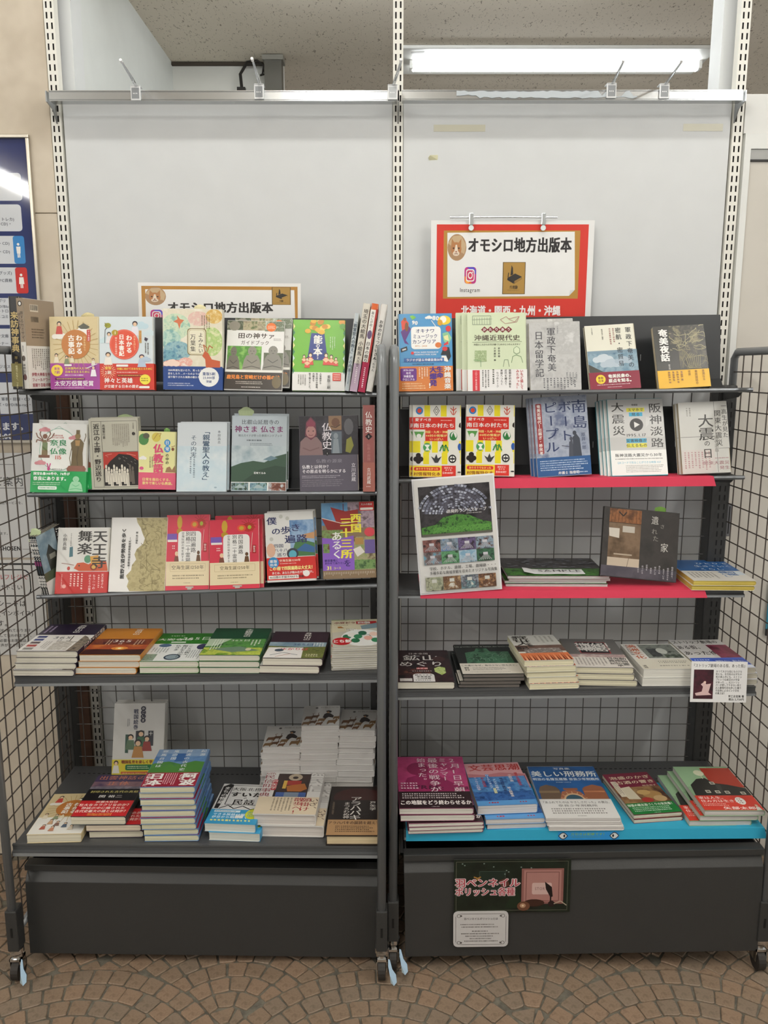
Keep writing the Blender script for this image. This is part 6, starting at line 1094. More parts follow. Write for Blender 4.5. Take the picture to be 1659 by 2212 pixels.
# ---- row 4 right ----
stack('black mine tour book with white brushed title', (856, 1489), (980, 1488), (856, 1474), (979, 1472), (857, 1405), (970, 1404), zz('R4', .08), 1, '1c1416', d_kozan)
stack('dark green illustrated book with a cream band, top of its pile', (989, 1487), (1121, 1486), (995, 1458), (1127, 1454), (986, 1394), (1100, 1390), zz('R4', .2), 4, '1c211f', d_matasaburo, 'l', '6f6862', where='dark green banded books', jit=1.6)
stack('grey and orange hunter book on the tall cream-paged pile', (1139, 1488), (1248, 1487), (1131, 1428), (1238, 1424), (1099, 1373), (1195, 1371), zz('R4', .36), 5, 'cfcdc2', d_yamabito, page='e6dfbe', where='grey and orange hunter books', jit=1.2)
stack('grey book with a black title panel framed in red, top of its pile', (1252, 1482), (1380, 1481), (1244, 1440), (1375, 1444), (1207, 1378), (1318, 1383), zz('R4', .5), 3, '6b6866', d_kita, page='e0d9bc', where='grey red-framed books')
stack('cream book with a newspaper photograph and orange title, top of its pile', (1384, 1482), (1503, 1482), (1388, 1447), (1506, 1444), (1341, 1390), (1455, 1392), zz('R4', .66), 2, 'd9d8d2', d_manshu, page='e4e2d8', where='cream newspaper-photo books')
stack('grey theatre town book with a dark red square and blue foot, top of its pile', (1513, 1481), (1628, 1478), (1511, 1445), (1628, 1441), (1456, 1384), (1547, 1380), zz('R4', .8), 3, 'd3d1cf', d_strip, page='cfc9b8', where='grey theatre town books')
# ---- row 5 left ----
zb = lambda x: zat('L5', x) + .0004
stack('tan illustrated history book lying flat at the outer corner of the bottom shelf', (60, 1821), (175, 1820), (58, 1803), (176, 1801), (120, 1714), (222, 1714), zb(-.75), 1, 'd9c79a', lambda p: (p.R(0, 60, 100, 100, 'eceae2'), d_kojiki(p, False), [man(p, u, v, 6, K_, c, a=.7) for u, v, c in ((30, 68, 'c8a07a'), (44, 72, '8a6a5c'), (22, 80, 'b05a44'), (60, 76, '5a6a7c'), (40, 84, 'c88a6a'), (74, 82, 'e0d4c0'))]), page='e0d8c0')
zi = stack('lower myth book with its red band beneath two shifted copies', (191, 1811), (309, 1808), (190, 1797), (308, 1794), (252, 1695), (357, 1694), zb(-.6), 1, '3a3044', d_izumo, page='e0d8c0')
zi = stack('middle copy of the red-banded myth book, shifted towards the blue pile', (183, 1797), (303, 1795), (183, 1783), (303, 1781), (247, 1690), (350, 1689), zi + .0022, 1, '3a3044', d_izumo, page='e0d0b8')
stack('uppermost red-banded myth book sticking out past the copies under it', (153, 1783), (270, 1781), (153, 1764), (272, 1764), (216, 1674), (318, 1673), zi + .0022, 1, '2c3a40', d_izumo, page='e0d8c0')
stack('green and blue ancient history book topping the nine-high pile', (314, 1817), (431, 1817), (304, 1700), (423, 1700), (347, 1618), (448, 1619), zb(-.47), 9, '5f86b8', d_awa, page='dcd8b8', where='blue and maroon history books', jit=1.5)
lean('white picture-scroll book with a yellow band propped behind the piles', (241, 1674), (353, 1672), (249, 1520), 2.085, .009, 'dcdbd6', d_sengoku, band=(21, 'e6d43c'), copies=((1, 3), (1, 6)), where='white picture-scroll book')
stack('black and white folk tale book with a cyan band, upper of two', (442, 1813), (557, 1815), (438, 1779), (549, 1781), (483, 1694), (592, 1695), zb(-.31), 2, 'd8d6d0', d_suita, page='d8dad0', band=(34, '3f9fcc'), where='cyan-banded folk tale books', off=(None, (.006, -.004)))
stack('thick folk faith dictionary with a cream band, upper of two', (561, 1807), (697, 1808), (549, 1757), (685, 1762), (578, 1660), (700, 1662), zb(-.18), 2, 'd8d5d0', d_shomin, page='d8d0c8', where='thick folk faith dictionaries', off=(None, (.004, 0)), hard=True)
stack('black hardback with a kraft paper band at the centre end of the bottom shelf', (705, 1827), (824, 1826), (706, 1804), (825, 1806), (713, 1700), (823, 1698), zb(-.06), 1, '231a18', d_arahabaki, page='dcc8a0', hard=True)
def pile_at(label, FL, FR, Yf, top, depth, n, where, ang=0, jit=2.2):
    A = PY(*FL, Yf); B = PY(*FR, Yf); z = zb((A.x + B.x) / 2); zt = PY((top[0]), top[1], Yf).z; t = (zt - z) / n - .0002; wd = (B - A).length; rnd = random.Random(int(FL[0]))
    X0 = Vector((1, 0, 0)); first = None; cx = (A.x + B.x) / 2
    for k in range(n):
        if first is None: r = empty('book'); book_parts(r, wd, depth, t, 'd4d2ce', 'r', 'cfccc8', None, d_deer, None); first = r
        else: r = copy_book(first)
        R = Matrix.Rotation(math.radians(ang) + (rnd.uniform(-.03, .03) if k else 0), 3, 'Z'); X = R @ X0; V_ = R @ Vector((0, 1, 0))
        o = Vector((cx, Yf + depth / 2, 0)) + (Vector((rnd.uniform(-1, 1) * jit, rnd.uniform(-1, 1) * jit, 0)) * .0012 if k else Vector((0, 0, 0))) - X * wd / 2 - V_ * depth / 2
        o.x += (PY(top[0], top[1], Yf).x - A.x) * (1 - k / max(1, n - 1)); o.z = zt - (t + .0002) * (k + 1) + .0001; frame(r, X, V_, Vector((0, 0, 1)), o)
        g = 'books in the pile of ' + where
        tag(r, label if k == 0 else ('bottom copy in the pile of ' + where if k == n - 1 else ORD[k - 1] + ' copy from the top of the pile of ' + where), 'book', g)
pile_at('white deer-print book topping the lowest of the three rear piles', (557, 1700), (642, 1700), 2.0, (565, 1614), .13, 8, 'deer-print books nearest the thick dictionary', 2)
pile_at('white deer-print book topping the tallest middle rear pile', (643, 1698), (724, 1698), 2.0, (649, 1568), .13, 12, 'deer-print books in the middle rear position', 2)
pile_at('white deer-print book topping the rear pile against the centre post', (727, 1697), (806, 1697), 2.0, (732, 1577), .13, 11, 'deer-print books against the centre post', -2)
# ---- row 5 right ----
zb2 = lambda x: zat('R5', x) + .0012
za = stack('lower magenta war book with its brown band half covered', (886, 1803), (1046, 1799), (883, 1779), (1046, 1775), (868, 1668), (1010, 1664), zb2(.14), 3, '7a3454', d_myanmar, page='dcd8cc', where='lower magenta war books')
stack('magenta war documentary book on the upper two-copy group', (863, 1774), (1024, 1771), (861, 1747), (1022, 1745), (858, 1636), (1000, 1633), za + .002, 2, '7a3454', d_myanmar, page='dcd8cc', where='upper magenta war books')
za = stack('lower pink and blue literary magazine shifted outwards', (1048, 1793), (1176, 1790), (1048, 1771), (1176, 1766), (1022, 1674), (1134, 1668), zb2(.29), 2, '5a94cc', d_bungei, page='d8d4d0', where='lower literary magazines', name='magazine', cat='magazine')
stack('top pink and blue literary magazine with a red brushed title', (1031, 1761), (1160, 1755), (1030, 1742), (1159, 1735), (1005, 1650), (1119, 1646), za + .0016, 1, '5a94cc', d_bungei, page='d8d4d0', name='magazine', cat='magazine')
stack('blue photo book of a brick prison, top of its pile', (1183, 1794), (1343, 1792), (1179, 1768), (1341, 1767), (1140, 1655), (1281, 1656), zb2(.45), 3, 'e2e0dc', d_prison, page='d0ccc8', where='brick prison photo books')
stack('maroon spirits brewing book with a green band, upper of two', (1365, 1778), (1472, 1772), (1368, 1762), (1472, 1753), (1303, 1673), (1399, 1667), zb2(.62), 2, '7a2038', d_awamori, page='dcd4bc', where='maroon brewing books')
zh = stack('lowest green and red house book, shifted outwards', (1487, 1784), (1620, 1784), (1487, 1775), (1619, 1771), (1428, 1672), (1540, 1676), zb2(.73), 1, '8fb08a', d_house, page='cfcac4')
zh = stack('middle green and red house book under the topmost copy', (1511, 1775), (1634, 1770), (1510, 1764), (1634, 1760), (1446, 1662), (1556, 1668), zh + .0022, 1, '8fb08a', d_house, page='cfcac4')
stack('topmost green and red house book with a curling cover', (1520, 1764), (1649, 1761), (1521, 1752), (1650, 1750), (1457, 1652), (1571, 1660), zh + .0022, 1, '8fb08a', d_house, page='cfcac4')
# ================= papers, notices, cards =================
def sheet(name, label, cat, pts_front, dist, mat, mk=None):
    pass
# pink paper on the second and third shelves, turquoise paper on the bottom shelf
def liner(label, k, xa, xb, drop, back, col, slope=0.0):
    m = SH[k].matrix_world; L_ = m.translation; za = zat(k, xa); zb_ = zat(k, xb); Y = L_.y; r = MB(); e = .0002; fy = Y - .0062
    def st(x, z): return [(x, back, z + e), (x, fy, z + e), (x, fy - .0003, z - drop), (x, fy - .0009, z - drop), (x, fy - .0006, z + e + .0006), (x, back, z + e + .0006)]
    n = 10; v = []; f = []
    for i in range(n + 1):
        x = xa + (xb - xa) * i / n; z = za + (zb_ - za) * i / n; q = st(x, z); s_ = slope * i / n; q[2] = (x + (.008 if i == n else 0), fy - .0003, z - drop - s_); q[3] = (q[2][0], fy - .0009, z - drop - s_); v += q
    for i in range(n):
        for j in range(6): f.append((i * 6 + j, i * 6 + (j + 1) % 6, (i + 1) * 6 + (j + 1) % 6, (i + 1) * 6 + j))
    f += [tuple(range(6))[::-1], tuple(range(n * 6, n * 6 + 6))]; r.raw(v, f); o = r.build('shelf_paper', M(col, .6), None); tag(o, label, 'paper'); return o
xp = lambda px, py, Y: PY(px, py, Y).x
liner('red-pink paper folded over the edge of the shelf of village books', 'R2', xp(915, 1036, 2.0), xp(1539, 1030, 2.0), .024, 2.06, 'e2405c')
liner('red-pink paper lining the shelf of photo magazines', 'R3', xp(908, 1275, 1.965), xp(1520, 1275, 1.965), .020, 2.12, 'e2405c')
ob = liner('turquoise paper covering the bottom shelf under the magenta and blue books', 'R5', xp(877, 1790, 1.805), xp(1649, 1786, 1.805), .027, 2.02, '2fa8cc')
# eyes and lettering printed on the turquoise edge
pz = PY(1260, 1799, 1.797); r = empty('eye_notice')
s = Pr(.150, .022, 0, .5); s.R(0, 0, 100, 100, '2a8fd0')
for u in (8, 92):
    s.poly([(u - 8 + i * 1.6, 50 - 44 * math.sin(math.pi * i / 10)) for i in range(11)] + [(u + 8 - i * 1.6, 50 + 44 * math.sin(math.pi * i / 10)) for i in range(11)], '1c2430')
    s.poly([(u - 6.4 + i * 1.28, 50 - 34 * math.sin(math.pi * i / 10)) for i in range(11)] + [(u + 6.4 - i * 1.28, 50 + 34 * math.sin(math.pi * i / 10)) for i in range(11)], 'd8dcdc'); s.E(u + (2 if u < 50 else -2), 50, 1.6, 18, '241c1c', 10)
s.T('万引きは犯罪です！', 50, 30, 36, '7fae4c', 2, al='c', st=1.25); s.G(22, 56, 78, 74, '5f9a6c', 1); s.done('notice_print', r)
b = MB(); b.box(0, 0, -.0004, .150, .022, -.00005); b.build('notice_card', M('2a8fd0', .5), r)
m5 = SH['R5'].matrix_world; X5 = Vector(m5.col[0][:3]); Z5 = Vector(m5.col[2][:3])
pe = Vector((PY(1206, 1800, 1.797).x, 1.797 - .0006, 0)); pe.z = zat('R5', pe.x) - .0262; frame(r, X5, Z5, Vector((0, -1, 0)), pe)
tag(r, 'blue anti-theft notice with a pair of eyes on the turquoise paper edge', 'notice')
# handwritten strip round the top magazine
A = PZ(1119, 1226, 0) ; 
ms = [o for o in S.objects if o.get('label', '').startswith('top photo magazine')][0]; mm = ms.matrix_world; 
dims = max(v.co.x for ch in ms.children if ch.name.startswith('cover') and 'print' not in ch.name for v in ch.data.vertices), max(v.co.z for ch in ms.children if ch.name.startswith('cover') and 'print' not in ch.name for v in ch.data.vertices)
r = empty('sample_strip'); b = MB(); n = 12; L_ = dims[0] * .60; v = []; f = []
for i in range(n + 1):
    x = L_ * i / n; z = .0024 + .0005 * math.sin(i * 1.1) + (.006 * max(0, (2 - i)) / 2); v += [(x, 0, z), (x, .044 - .004 * (i == 0), z + .001)]
for i in range(n): f.append((2 * i, 2 * i + 2, 2 * i + 3, 2 * i + 1))
b.raw(v, f); o = b.build('strip', M('e6e6e6', .6), r); so = o.modifiers.new('s', 'SOLIDIFY'); so.thickness = .0005; so.offset = -1
s = Pr(L_, .044, .0056, .6); s.T('SAMPLE', 24, 52, 62, '3a3a3a', 0, st=1.1); s.done('handwriting', r)
mt = mm @ Matrix.Translation((dims[0] * .17, .010, dims[1] + .0012)); r.matrix_world = mt
tag(r, 'white paper strip with handwritten sample across the photo magazines', 'paper strip')

# poster with the red border hung on the panel
def wall_sheet(nm, label, cat, x0, y0, x1, y1, Y, des, base, lean_=0, thick=.0012, rot=0):
    A = PY(x0, y1, Y); B = PY(x1, y1, Y); T_ = PY(x0, y0, Y + .0); ww = (B - A).length; hh = T_.z - A.z
    r = empty(nm); b = MB(); b.box(0, 0, 0, ww, hh, thick); o = b.build('sheet', M(base, .3), r)
    s = Pr(ww, hh, thick + .0001, .3); des(s); s.done('poster_print', r)
    X = Vector((math.cos(rot), 0, math.sin(rot))); V_ = Vector((0, math.sin(lean_), math.cos(lean_))); V_ = (V_ - X * V_.dot(X)).normalized(); frame(r, X, V_, X.cross(V_), A); tag(r, label, cat); return r, ww, hh
def cat(p, u, v, r, a):
    p.E(u, v, r, r * a, 'b08c68', 26); p.poly([(u - r * .95, v - r * .3 * a), (u - r * .4, v - r * .85 * a), (u + r * .4, v - r * .9 * a), (u + r * .95, v - r * .2 * a), (u + r * .8, v + r * .5 * a), (u, v + r * .2 * a)], 'c8ad88'); p.poly([(u - r * .62, v - r * .1 * a), (u - r * .55, v - r * .66 * a), (u - r * .2, v - r * .3 * a)], 'b5804f'); p.poly([(u + r * .45, v - r * .1 * a), (u + r * .45, v - r * .66 * a), (u + r * .1, v - r * .3 * a)], 'b5804f')
    p.E(u - r * .08, v + r * .12 * a, r * .56, r * .52 * a, 'b97f50', 18); p.poly([(u - r * .14, v - r * .2 * a), (u, v - r * .2 * a), (u + r * .16, v + r * .45 * a), (u - r * .32, v + r * .45 * a)], 'eadcc8'); p.E(u - r * .08, v + r * .45 * a, r * .36, r * .2 * a, 'e4d2bc', 12)
    p.E(u - r * .36, v + r * .06 * a, r * .1, r * .07 * a, '4a3020', 8); p.E(u + r * .2, v + r * .06 * a, r * .1, r * .07 * a, '4a3020', 8); p.E(u - r * .08, v + r * .32 * a, r * .08, r * .06 * a, 'a05a48', 8); p.L([(u - r * .26, v + r * .5 * a), (u - r * .08, v + r * .44 * a), (u + r * .1, v + r * .5 * a)], r * .06, '7a4a38')
def insta(p, u, v, w_, a):
    h = w_ * a
    p.RR(u - w_, v - h, u + w_, v + h, 'c13584', w_ * .5); p.poly([(u - w_ * .98, v + h * .1), (u - w_ * .2, v + h * .3), (u + w_ * .3, v + h * .98), (u - w_ * .6, v + h * .98), (u - w_ * .95, v + h * .7)], 'f0792e'); p.E(u - w_ * .5, v + h * .72, w_ * .36, h * .26, 'fcb24c', 12); p.poly([(u - w_ * .6, v - h * .98), (u + w_ * .6, v - h * .98), (u + w_ * .96, v - h * .6), (u + w_ * .96, v - h * .1)], '5b51c8')
    p.RR(u - w_ * .74, v - h * .74, u + w_ * .74, v + h * .74, W_, w_ * .4); p.RR(u - w_ * .6, v - h * .6, u + w_ * .6, v + h * .6, 'cf3c6c', w_ * .32); p.E(u, v, w_ * .42, h * .42, W_, 20); p.E(u, v, w_ * .27, h * .27, 'd6405c', 18); p.E(u + w_ * .38, v - h * .38, w_ * .09, h * .09, W_, 10)
def book_logo(p, u, v, w_, h):
    p.R(u - w_ - .4, v - h - .4, u + w_ + .4, v + h + .4, '5a4628'); p.R(u - w_, v - h, u + w_, v + h, 'b08a44'); a = lambda x, y: (u + x * w_, v + y * h)
    p.poly([a(-.6, -.02), a(.1, -.3), a(.72, -.1), a(.0, .2)], '33302c'); p.poly([a(-.6, -.02), a(.0, .2), a(.0, .36), a(-.62, .12)], '2a2724'); p.poly([a(.0, .2), a(.72, -.1), a(.74, .06), a(.02, .36)], '33302c')
    p.L([a(.06, .22), a(.72, -.04)], w_ * .06, 'b08a44'); p.L([a(.06, .29), a(.72, .03)], w_ * .06, 'b08a44'); p.poly([a(-.34, -.16), a(-.24, -.84), a(-.12, -.66), a(-.08, -.24)], '2e2b28'); p.L([a(-.55, -.05), a(-.5, -.35)], w_ * .08, '2e2b28'); p.T('オモシロ地方出版本', u, v + h * .58, h * .26, '26231f', 3, al='c', st=p.h / p.w * w_ / h * .72); p.G(u - w_ * .6, v + h * .74, u + w_ * .6, v + h * .8, '5a4628', 1)
def d_big(p):
    a = p.w / p.h
    p.R(3.5, 3.6, 96.5, 94, 'd8382c'); p.R(7.8, 9, 91.5, 70, 'b98a3c'); p.poly([(10, 11), (88, 10), (89.5, 62), (86, 67.5), (10.5, 68.5)], 'efefed'); p.poly([(86, 67.5), (86.6, 62.5), (89.5, 62)], 'd8dcdc')
    cat(p, 16, 24, 5.8, 2.05); p.T('オモシロ地方出版本', 22.5, 22, 14.5, '2c2a2a', 3, st=.74)
    insta(p, 24.5, 49, 3.6, 2.1); p.T('Instagram', 24.5, 62, 5.4, '2e2c2c', 0, al='c', st=.8); book_logo(p, 51.5, 51.5, 6.6, 14)
    p.T('北海道・関西・九州・沖縄', 19, 81, 10, 'fbf4f2', 3, st=.78)
r1, ww, hh = wall_sheet('red_poster', 'red-bordered poster with a cat photo and camera logo hung on the white panel', 'poster', 929, 476, 1274, 716, 2.235, d_big, 'ebebe9')
r = empty('poster_hanger'); a = PY(972, 470, 2.23); b_ = PY(1204, 470, 2.23); b = MB(); b.tube([a, (a + b_) / 2 + Vector((0, 0, .0012)), b_], .0022, 8); b.build('hanging_rod', CHROME, r)
for x in (1018, 1174):
    c = PY(x, 472, 2.226); b = MB(); b.box(c.x - .006, 2.222, c.z - .017, c.x + .006, 2.228, c.z + .014); o = b.build('clip', M('d0d6d8', .15, .6), r); bevel(o, .002); b = MB(); b.tube([c + Vector((0, -.002, -.024)), c + Vector((0, .003, -.024))], .007, 14); b.build('suction_pad', M('e4ecec', .1), r)
tag(r, 'thin metal rod with two clips holding the red-bordered poster', 'hanger')
def d_small(p):
    p.R(2, 4, 98, 66, 'b9853a'); p.poly([(4.4, 8), (96, 8), (96.6, 61), (4.2, 61)], 'efefed'); cat(p, 10.6, 16, 6.4, 1.68); p.T('オモシロ地方出版本', 17.5, 29, 14, '33302e', 3, st=1.02); book_logo(p, 88, 15, 5.4, 10); insta(p, 11, 39, 3.8, 1.85); p.T('Instagram', 11, 53, 7, '2e2c2c', 0, al='c', st=.8)
wall_sheet('cat_poster', 'small gold-bordered poster with a cat photo behind the top-shelf books', 'poster', 304, 609, 651, 792, 2.16, d_small, 'ecebe8', lean_=.05, rot=-.006)
# tape left on the panel
for x0, y0, x1, y1, lab in ((937, 268, 1049, 283, 'long strip of yellowed tape on the panel near the centre standard'), (1477, 266, 1564, 282, 'strip of yellowed tape on the panel near the outer standard')):
    A = PY(x0, y1, YW); B = PY(x1, y0, YW); b = MB(); b.box(A.x, YW + .0050, A.z, B.x, YW + .0058, B.z); o = b.build('tape_strip', M('cfccb8', .35)); tag(o, lab, 'tape')
A = PY(927, 345, YW); B = PY(946, 334, YW); b = MB(); b.raw([(A.x, YW + .0055, A.z), (B.x, YW + .0055, A.z + .001), (B.x, YW + .003, B.z), (A.x + .002, YW - .002, B.z - .002), (A.x - .002, YW + .001, A.z + .006)], [(0, 1, 2, 3, 4)]); o = b.build('tape_scrap', M('dcd8b4', .35)); so = o.modifiers.new('s', 'SOLIDIFY'); so.thickness = .0006; tag(o, 'small curled scrap of yellow tape above the red poster', 'tape')
# price card hanging on the fourth shelf
def d_card(p):
    p.T('『ストリップ劇場のある街、あった街』', 50, 10, 9.6, '33312f', 1, al='c', st=.84); p.R(5, 20, 40, 92, 'n:2c1018:4a1826:1c0a10:22'); p.poly([(8, 78), (20, 74), (22, 62), (18, 56), (24, 50), (28, 56), (36, 54), (34, 66), (32, 76), (38, 82), (10, 84)], 'd8b8b4'); p.E(25, 51, 2.4, 3, 'e8c8b8', 8)
    for i, t in enumerate(('かつて大きな街にも小さな', '町にも、住宅街のはずれや', '街の真ん中にも、ストリッ', 'プという伝統芸の小宇宙', 'があった…。元ストリッ', 'パーが愛してやまない街と', '人と劇場を訪ね歩いた踊り', '子自身によるピンク文化', 'の風土記！')): p.T(t, 44, 24 + i * 6.7, 6.4, '44423f', 1, st=.82)
    p.T('早乙女宏美 著', 96, 85, 6.8, '2a2826', 2, al='r', st=.9); p.T('税込 2,750円', 96, 92.5, 6.8, '2a2826', 2, al='r', st=.95)
wall_sheet('description_card', 'white description card with a dark dancer photo hanging on the fourth shelf', 'card', 1490, 1431, 1611, 1516, 1.842, d_card, 'e6e5e3', lean_=.10, rot=-.012)
# nail polish poster and card on the drawer
def d_nail(p):
    p.R(0, 0, 100, 100, 'n:10180f:1a241a:0c0d0b:9'); p.frameR(2, 4, 97.5, 96, '5f5f50', .4); r = random.Random(2)
    p.poly([(44, 92), (53, 48), (60, 92)], '182818'); p.R(22, 22, 44, 56, '1c2a22'); p.frameR(22, 22, 44, 56, '4a5a50', .3)
    for i in range(22): p.E(r.uniform(4, 96), r.uniform(6, 60), .7, 1.2, '7a8a80', 8)
    p.R(58, 17, 94, 84, '8a5a54'); p.R(60, 20, 92, 80, 'a87870'); p.frameR(62, 24, 90, 78, '6a3c38', .5); p.RR(67, 44, 84, 66, 'c8a8a0', 1.5); p.T('STORY', 75, 55, 8, '7a5a54', 0, al='c', st=.8)
    p.poly([(78, 42), (84, 52), (85, 70), (83, 72), (79, 56)], '1a1212'); p.R(82.6, 70, 83.8, 82, '1a1212'); p.E(84, 84, 3, 6, '241616', 12); p.E(69, 82, 9, 7, '3a2018', 14); p.E(60, 88, 5.5, 9, '6a4430', 16); p.E(59.4, 87, 2.6, 4.4, 'b0886a', 14); p.E(59.4, 87, 1, 1.8, 'e0c8a8', 10); p.L([(86, 84), (92, 79), (97, 87)], .8, 'b0a48c'); p.poly([(38, 40), (45, 34), (48, 48), (42, 54)], '5a342a'); p.E(46, 56, 2, 3, '9aa4a4', 10)
    p.L([(17, 32), (22, 36), (17, 40)], 1.2, 'a87a3c'); p.L([(23, 32), (19, 36), (23, 40)], 1.2, 'a87a3c')
    for dz, c, bo in ((0, 'd6c0c0', 3), (1, 'b02c3c', 1)):
        for dx, dy in (((-.5, 0), (.5, 0), (0, -.8), (0, .8)) if dz == 0 else ((0, 0),)): p.T('羽ペンネイル', 1 + dx, 43 + dy, 18, c, bo, st=1.03); p.T('ポリッシュ各種', 1 + dx, 60 + dy, 17, c, bo, st=.86)
rr, a_, b_ = wall_sheet('nail_polish_poster', 'dark laminated nail polish poster with a feather pen taped to the drawer', 'poster', 980, 1857, 1230, 1971, 1.768, d_nail, '4a4a44', rot=.010)
def d_ncard(p):
    p.RR(0, 0, 100, 100, 'c9c6c4', 8); p.RR(4, 6, 96, 94, '5a5450', 5); p.RR(4.8, 7.2, 95.2, 92.8, 'c9c6c4', 4.6)
    for u in (10, 90):
        for v in (12, 88): p.E(u, v, 6, 6, 'c9c6c4', 12); p.E(u, v, 3.6, 5, '5a5450', 12); p.E(u, v, 2.6, 3.8, 'c9c6c4', 12); p.E(u + (4 if u < 50 else -4), v, 2, 2.6, '5a5450', 10)
    p.T('羽ペンネイルポリッシュとは', 50, 20, 7.4, '4a4644', 1, al='c', st=.9)
    for i, (y, hw) in enumerate(((36, 37), (43, 35), (55, 16), (62, 36), (69, 28), (76, 20), (83, 30))): p.G(50 - hw, y - 3, 50 + hw, y + 3, '6a6460', 1)
def card_round():
    A = PY(979, 2045, 1.766); B = PY(1097, 2045, 1.766); T_ = PY(979, 1969, 1.766); ww = (B - A).length; hh = T_.z - A.z
    r = empty('info_card'); s = Pr(ww, hh, .0014, .4); d_ncard(s); s.done('card_print', r)
    q = Pr(ww, hh, 0, .4); q.RR(0, 0, 100, 100, 'd0cdca', 8); o = q.done('sheet', r); so = o.modifiers.new('s', 'SOLIDIFY'); so.thickness = .0011; so.offset = -1
    frame(r, Vector((1, 0, .012)).normalized(), Vector((-.012, 0, 1)).normalized(), Vector((0, -1, 0)), A); tag(r, 'white rounded card with ornate corners below the nail polish poster', 'card')
card_round()
# ---- notices on the left wall ----
def notice(nm, label, x0, y0, x1, y1, base, des, fr=None):
    A = PY(x0, y1, YW); B = PY(x1, y1, YW); T_ = PY(x1, y0, YW); ww = B.x - A.x; hh = T_.z - A.z; r = empty(nm)
    b = MB(); b.box(0, 0, 0, ww, hh, .002); b.build('sheet', M(base, .05, spec=.6), r); s = Pr(ww, hh, .0021, .05); s.px = lambda x, y: ((PY(x, y, YW).x - A.x) / ww * 100, (T_.z - PY(x, y, YW).z) / hh * 100); des(s); s.done('notice_print', r)
    if fr:
        b = MB(); m0 = fr; t = .009
        b.box(-t, -t, 0, ww + t, 0, .012); b.box(-t, hh, 0, ww + t, hh + t, .012); b.box(-t, 0, 0, 0, hh, .012); b.box(ww, 0, 0, ww + t, hh, .012); o = b.build('frame', m0, r); bevel(o, .0015)
    frame(r, Vector((1, 0, 0)), Vector((0, 0, 1)), Vector((0, -1, 0)), Vector((A.x, YW - .0005, A.z))); tag(r, label, 'notice'); return r
def PT(p, t, x, y, size, c, b=1, al='r', st=1.0):
    u, v = p.px(x, y); p.T(t, u, v, size * .00119 / p.h * 100, c, b, st=st, al=al)
def PRR(p, x0, y0, x1, y1, c, r=2.5):
    a = p.px(x0, y0); q = p.px(x1, y1); p.RR(a[0], a[1], q[0], q[1], c, r)
def n_navy(p):
    for y0, y1, x1 in ((374, 434, 50), (442, 500, 50), (510, 570, 56), (578, 634, 60), (644, 702, 66), (710, 752, 72), (762, 806, 74), (826, 894, 78)): PRR(p, -160, y0, x1, y1, 'd3d6da')
    PRR(p, 28, 510, 57, 570, '3f86c4', 1.6); PRR(p, 33, 578, 63, 634, 'c8342f', 1.6)
    for (x, y, sk) in ((41, 540, 0), (47.5, 606, 1)):
        u, v = p.px(x, y); k = 100 * .00119 / p.w; kv = 100 * .00119 / p.h
        p.E(u, v - 12 * kv, 3 * k, 3 * kv, W_, 10); p.poly([(u - 5 * k, v - 7 * kv), (u + 5 * k, v - 7 * kv), (u + (6 if sk else 4) * k, v + 8 * kv), (u - (6 if sk else 4) * k, v + 8 * kv)], W_); p.R(u - 3 * k, v + 8 * kv, u - .6 * k, v + 17 * kv, W_); p.R(u + .6 * k, v + 8 * kv, u + 3 * k, v + 17 * kv, W_)
    for t, x, y in (('ray・トレカ)', 32, 474), ('ray・CD)・', 27, 484), ('ray・CD)', 22, 526), ('ray・CD)', 23, 544), ('ド・グッズ)', 27, 590), ('タ・PC資格', 28, 606), ('ジブリ', 14, 650), ('VD/Blu', 20, 662), ('・レトロ', 20, 672), ('アメコミ', 20, 684), ('ック文庫', 20, 726), ('善コーナー', 20, 742), ('階 ビジネス', 24, 792), ('歴史・軍事・目録・CD', 66, 862), ('語・グッズ・DVD/Blu-ray・', 70, 874)): PT(p, t, x, y, 9, '4a4e58', 1)
    PT(p, 'たします。', 62, 921, 21, 'e0e2e8', 3); PT(p, '21:00', 28, 942, 18, 'e0e2e8', 3)
ALF = M('b9b2a4', .3, .7)
notice('navy_notice', 'large navy framed floor guide with man and woman symbols on the stone wall', -170, 300, 106, 950, '2a3566', n_navy, ALF)
def n_ship(p):
    a = p.px(-100, 1002); b_ = p.px(80, 1075)
    for y in (1003, 1054): q = p.px(-100, y); p.L([(q[0], q[1]), (p.px(52 if y > 1010 else 34, y)[0], q[1])], .5, '55534f')
    PT(p, 'ご案内', 52, 1040, 25, '2c2a28', 0); PT(p, '社の配送サービスを、', 54, 1086, 8, '3c3a38'); PT(p, '上げます。', 22, 1152, 8, '3c3a38'); PT(p, 'SHOSEN', 46, 1184, 15, '26221f', 3, st=.85); q = p.px(50, 1186); p.L([q, (p.px(66, 1186)[0], q[1])], .4, '77736c')
notice('delivery_notice', 'white delivery service notice behind the side wires, below the navy one', -120, 978, 93, 1204, 'd6d6d4', n_ship)
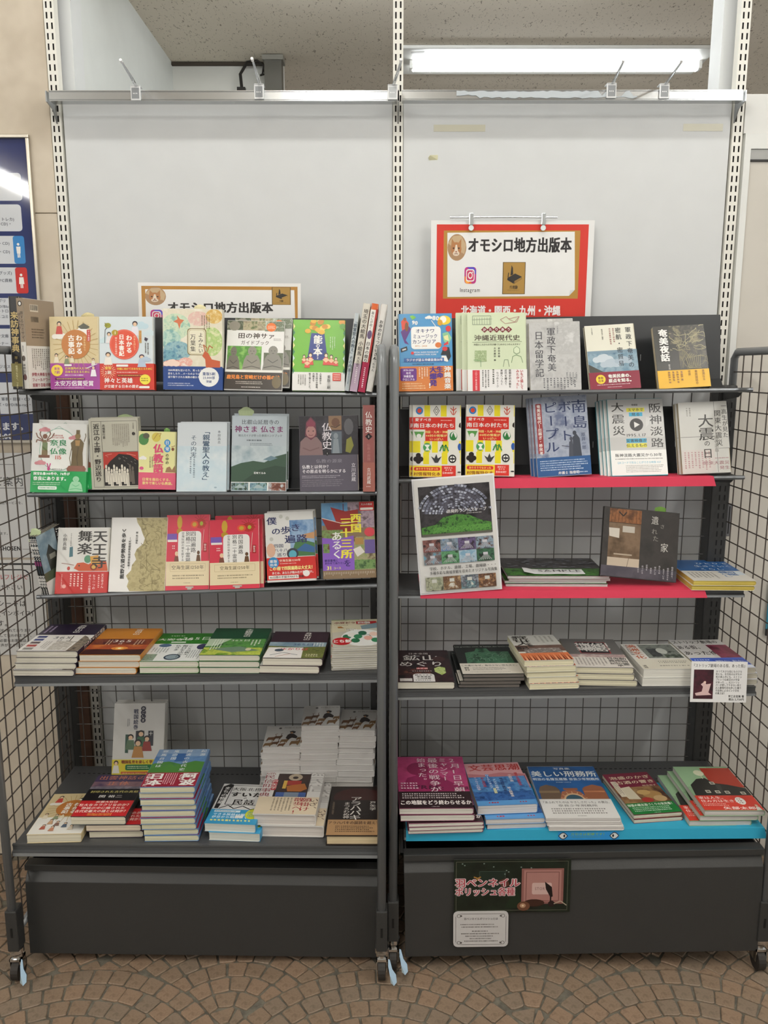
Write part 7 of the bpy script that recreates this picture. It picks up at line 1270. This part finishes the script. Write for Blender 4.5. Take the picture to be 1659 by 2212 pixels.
def n_till(p):
    a = p.px(-140, 1218); c = p.px(98, 1218); p.L([(a[0], a[1]), (c[0], c[1])], 1.6, '1c1a1a'); PRR(p, -140, 1229, 70, 1288, '1e1c1c', 6); PRR(p, -140, 1231.5, 67.5, 1285.5, 'd8d7d4', 5.6)
    PT(p, 'このフロアのセルフレジで', 62, 1246, 15, 'b8343a', 1); PT(p, 'お申し付け下さい', 50, 1268, 15, '3a3836', 1); PT(p, 'シートは', 58, 1303, 18, '3a3836', 1); PT(p, '(インボイス)', 73, 1324, 15, '3a3836', 1); PT(p, 'ます。', 26, 1346, 18, '3a3836', 1)
    for t, x, y in (('認められております。', 77, 1361), ('として扱われますが、', 74, 1372), ('必要なお客様は、', 66, 1383), ('にお声がけください', 60, 1393)): PT(p, t, x, y, 9.5, '3a3836', 1)
notice('receipt_notice', 'white receipt notice with red lettering, lowest on the stone wall', -150, 1209, 108, 1414, 'd8d7d4', n_till)
# order slips sticking out of books
def slip(label, px, py, Y, w_, h, col, tilt=0):
    p = PY(px, py, Y); r = MB(); n = 6; v = []; f = []
    for i in range(n + 1):
        s_ = i / n; x = (s_ - .5) * w_; v += [(x, 0, -.03), (x * .95, -.001 - .004 * math.sin(math.pi * s_), h * .5), (x * .55, -.003, h * (.8 + .2 * math.sin(math.pi * s_)))]
    for i in range(n):
        for j in range(2): f.append((i * 3 + j, i * 3 + 3 + j, i * 3 + 4 + j, i * 3 + 1 + j))
    r.raw(v, f); o = r.build('order_slip', M(col, .6)); so = o.modifiers.new('s', 'SOLIDIFY'); so.thickness = .0004; o.location = p; o.rotation_euler = (-.15, tilt, 0); tag(o, label, 'paper slip')
slip('cream order slip rising between the two illustrated history books', 190, 686, 2.045, .034, .012, 'd9cc9a', -.1)
slip('cream order slip on top of the watercolour anthology', 432, 668, 2.05, .03, .011, 'e4dcb0')
slip('pale green order slip on the woodcut crowd book', 271, 904, 2.06, .042, .011, 'bcd09c')
slip('green order slip on the yellow Buddhist words book', 361, 932, 2.05, .016, .009, '7fae5c')
slip('pale green order slip on the mountain temple guide', 532, 896, 2.05, .042, .020, 'c6d6a8')
slip('pale green order slip on the castle walk magazines', 78, 1148, 2.00, .026, .008, 'c0cfa4', .25)
slip('bright green order slip on the abandoned house photo book', 1426, 1101, 2.062, .030, .008, '7fb04c', .06)
bpy.data.objects.remove(fo)
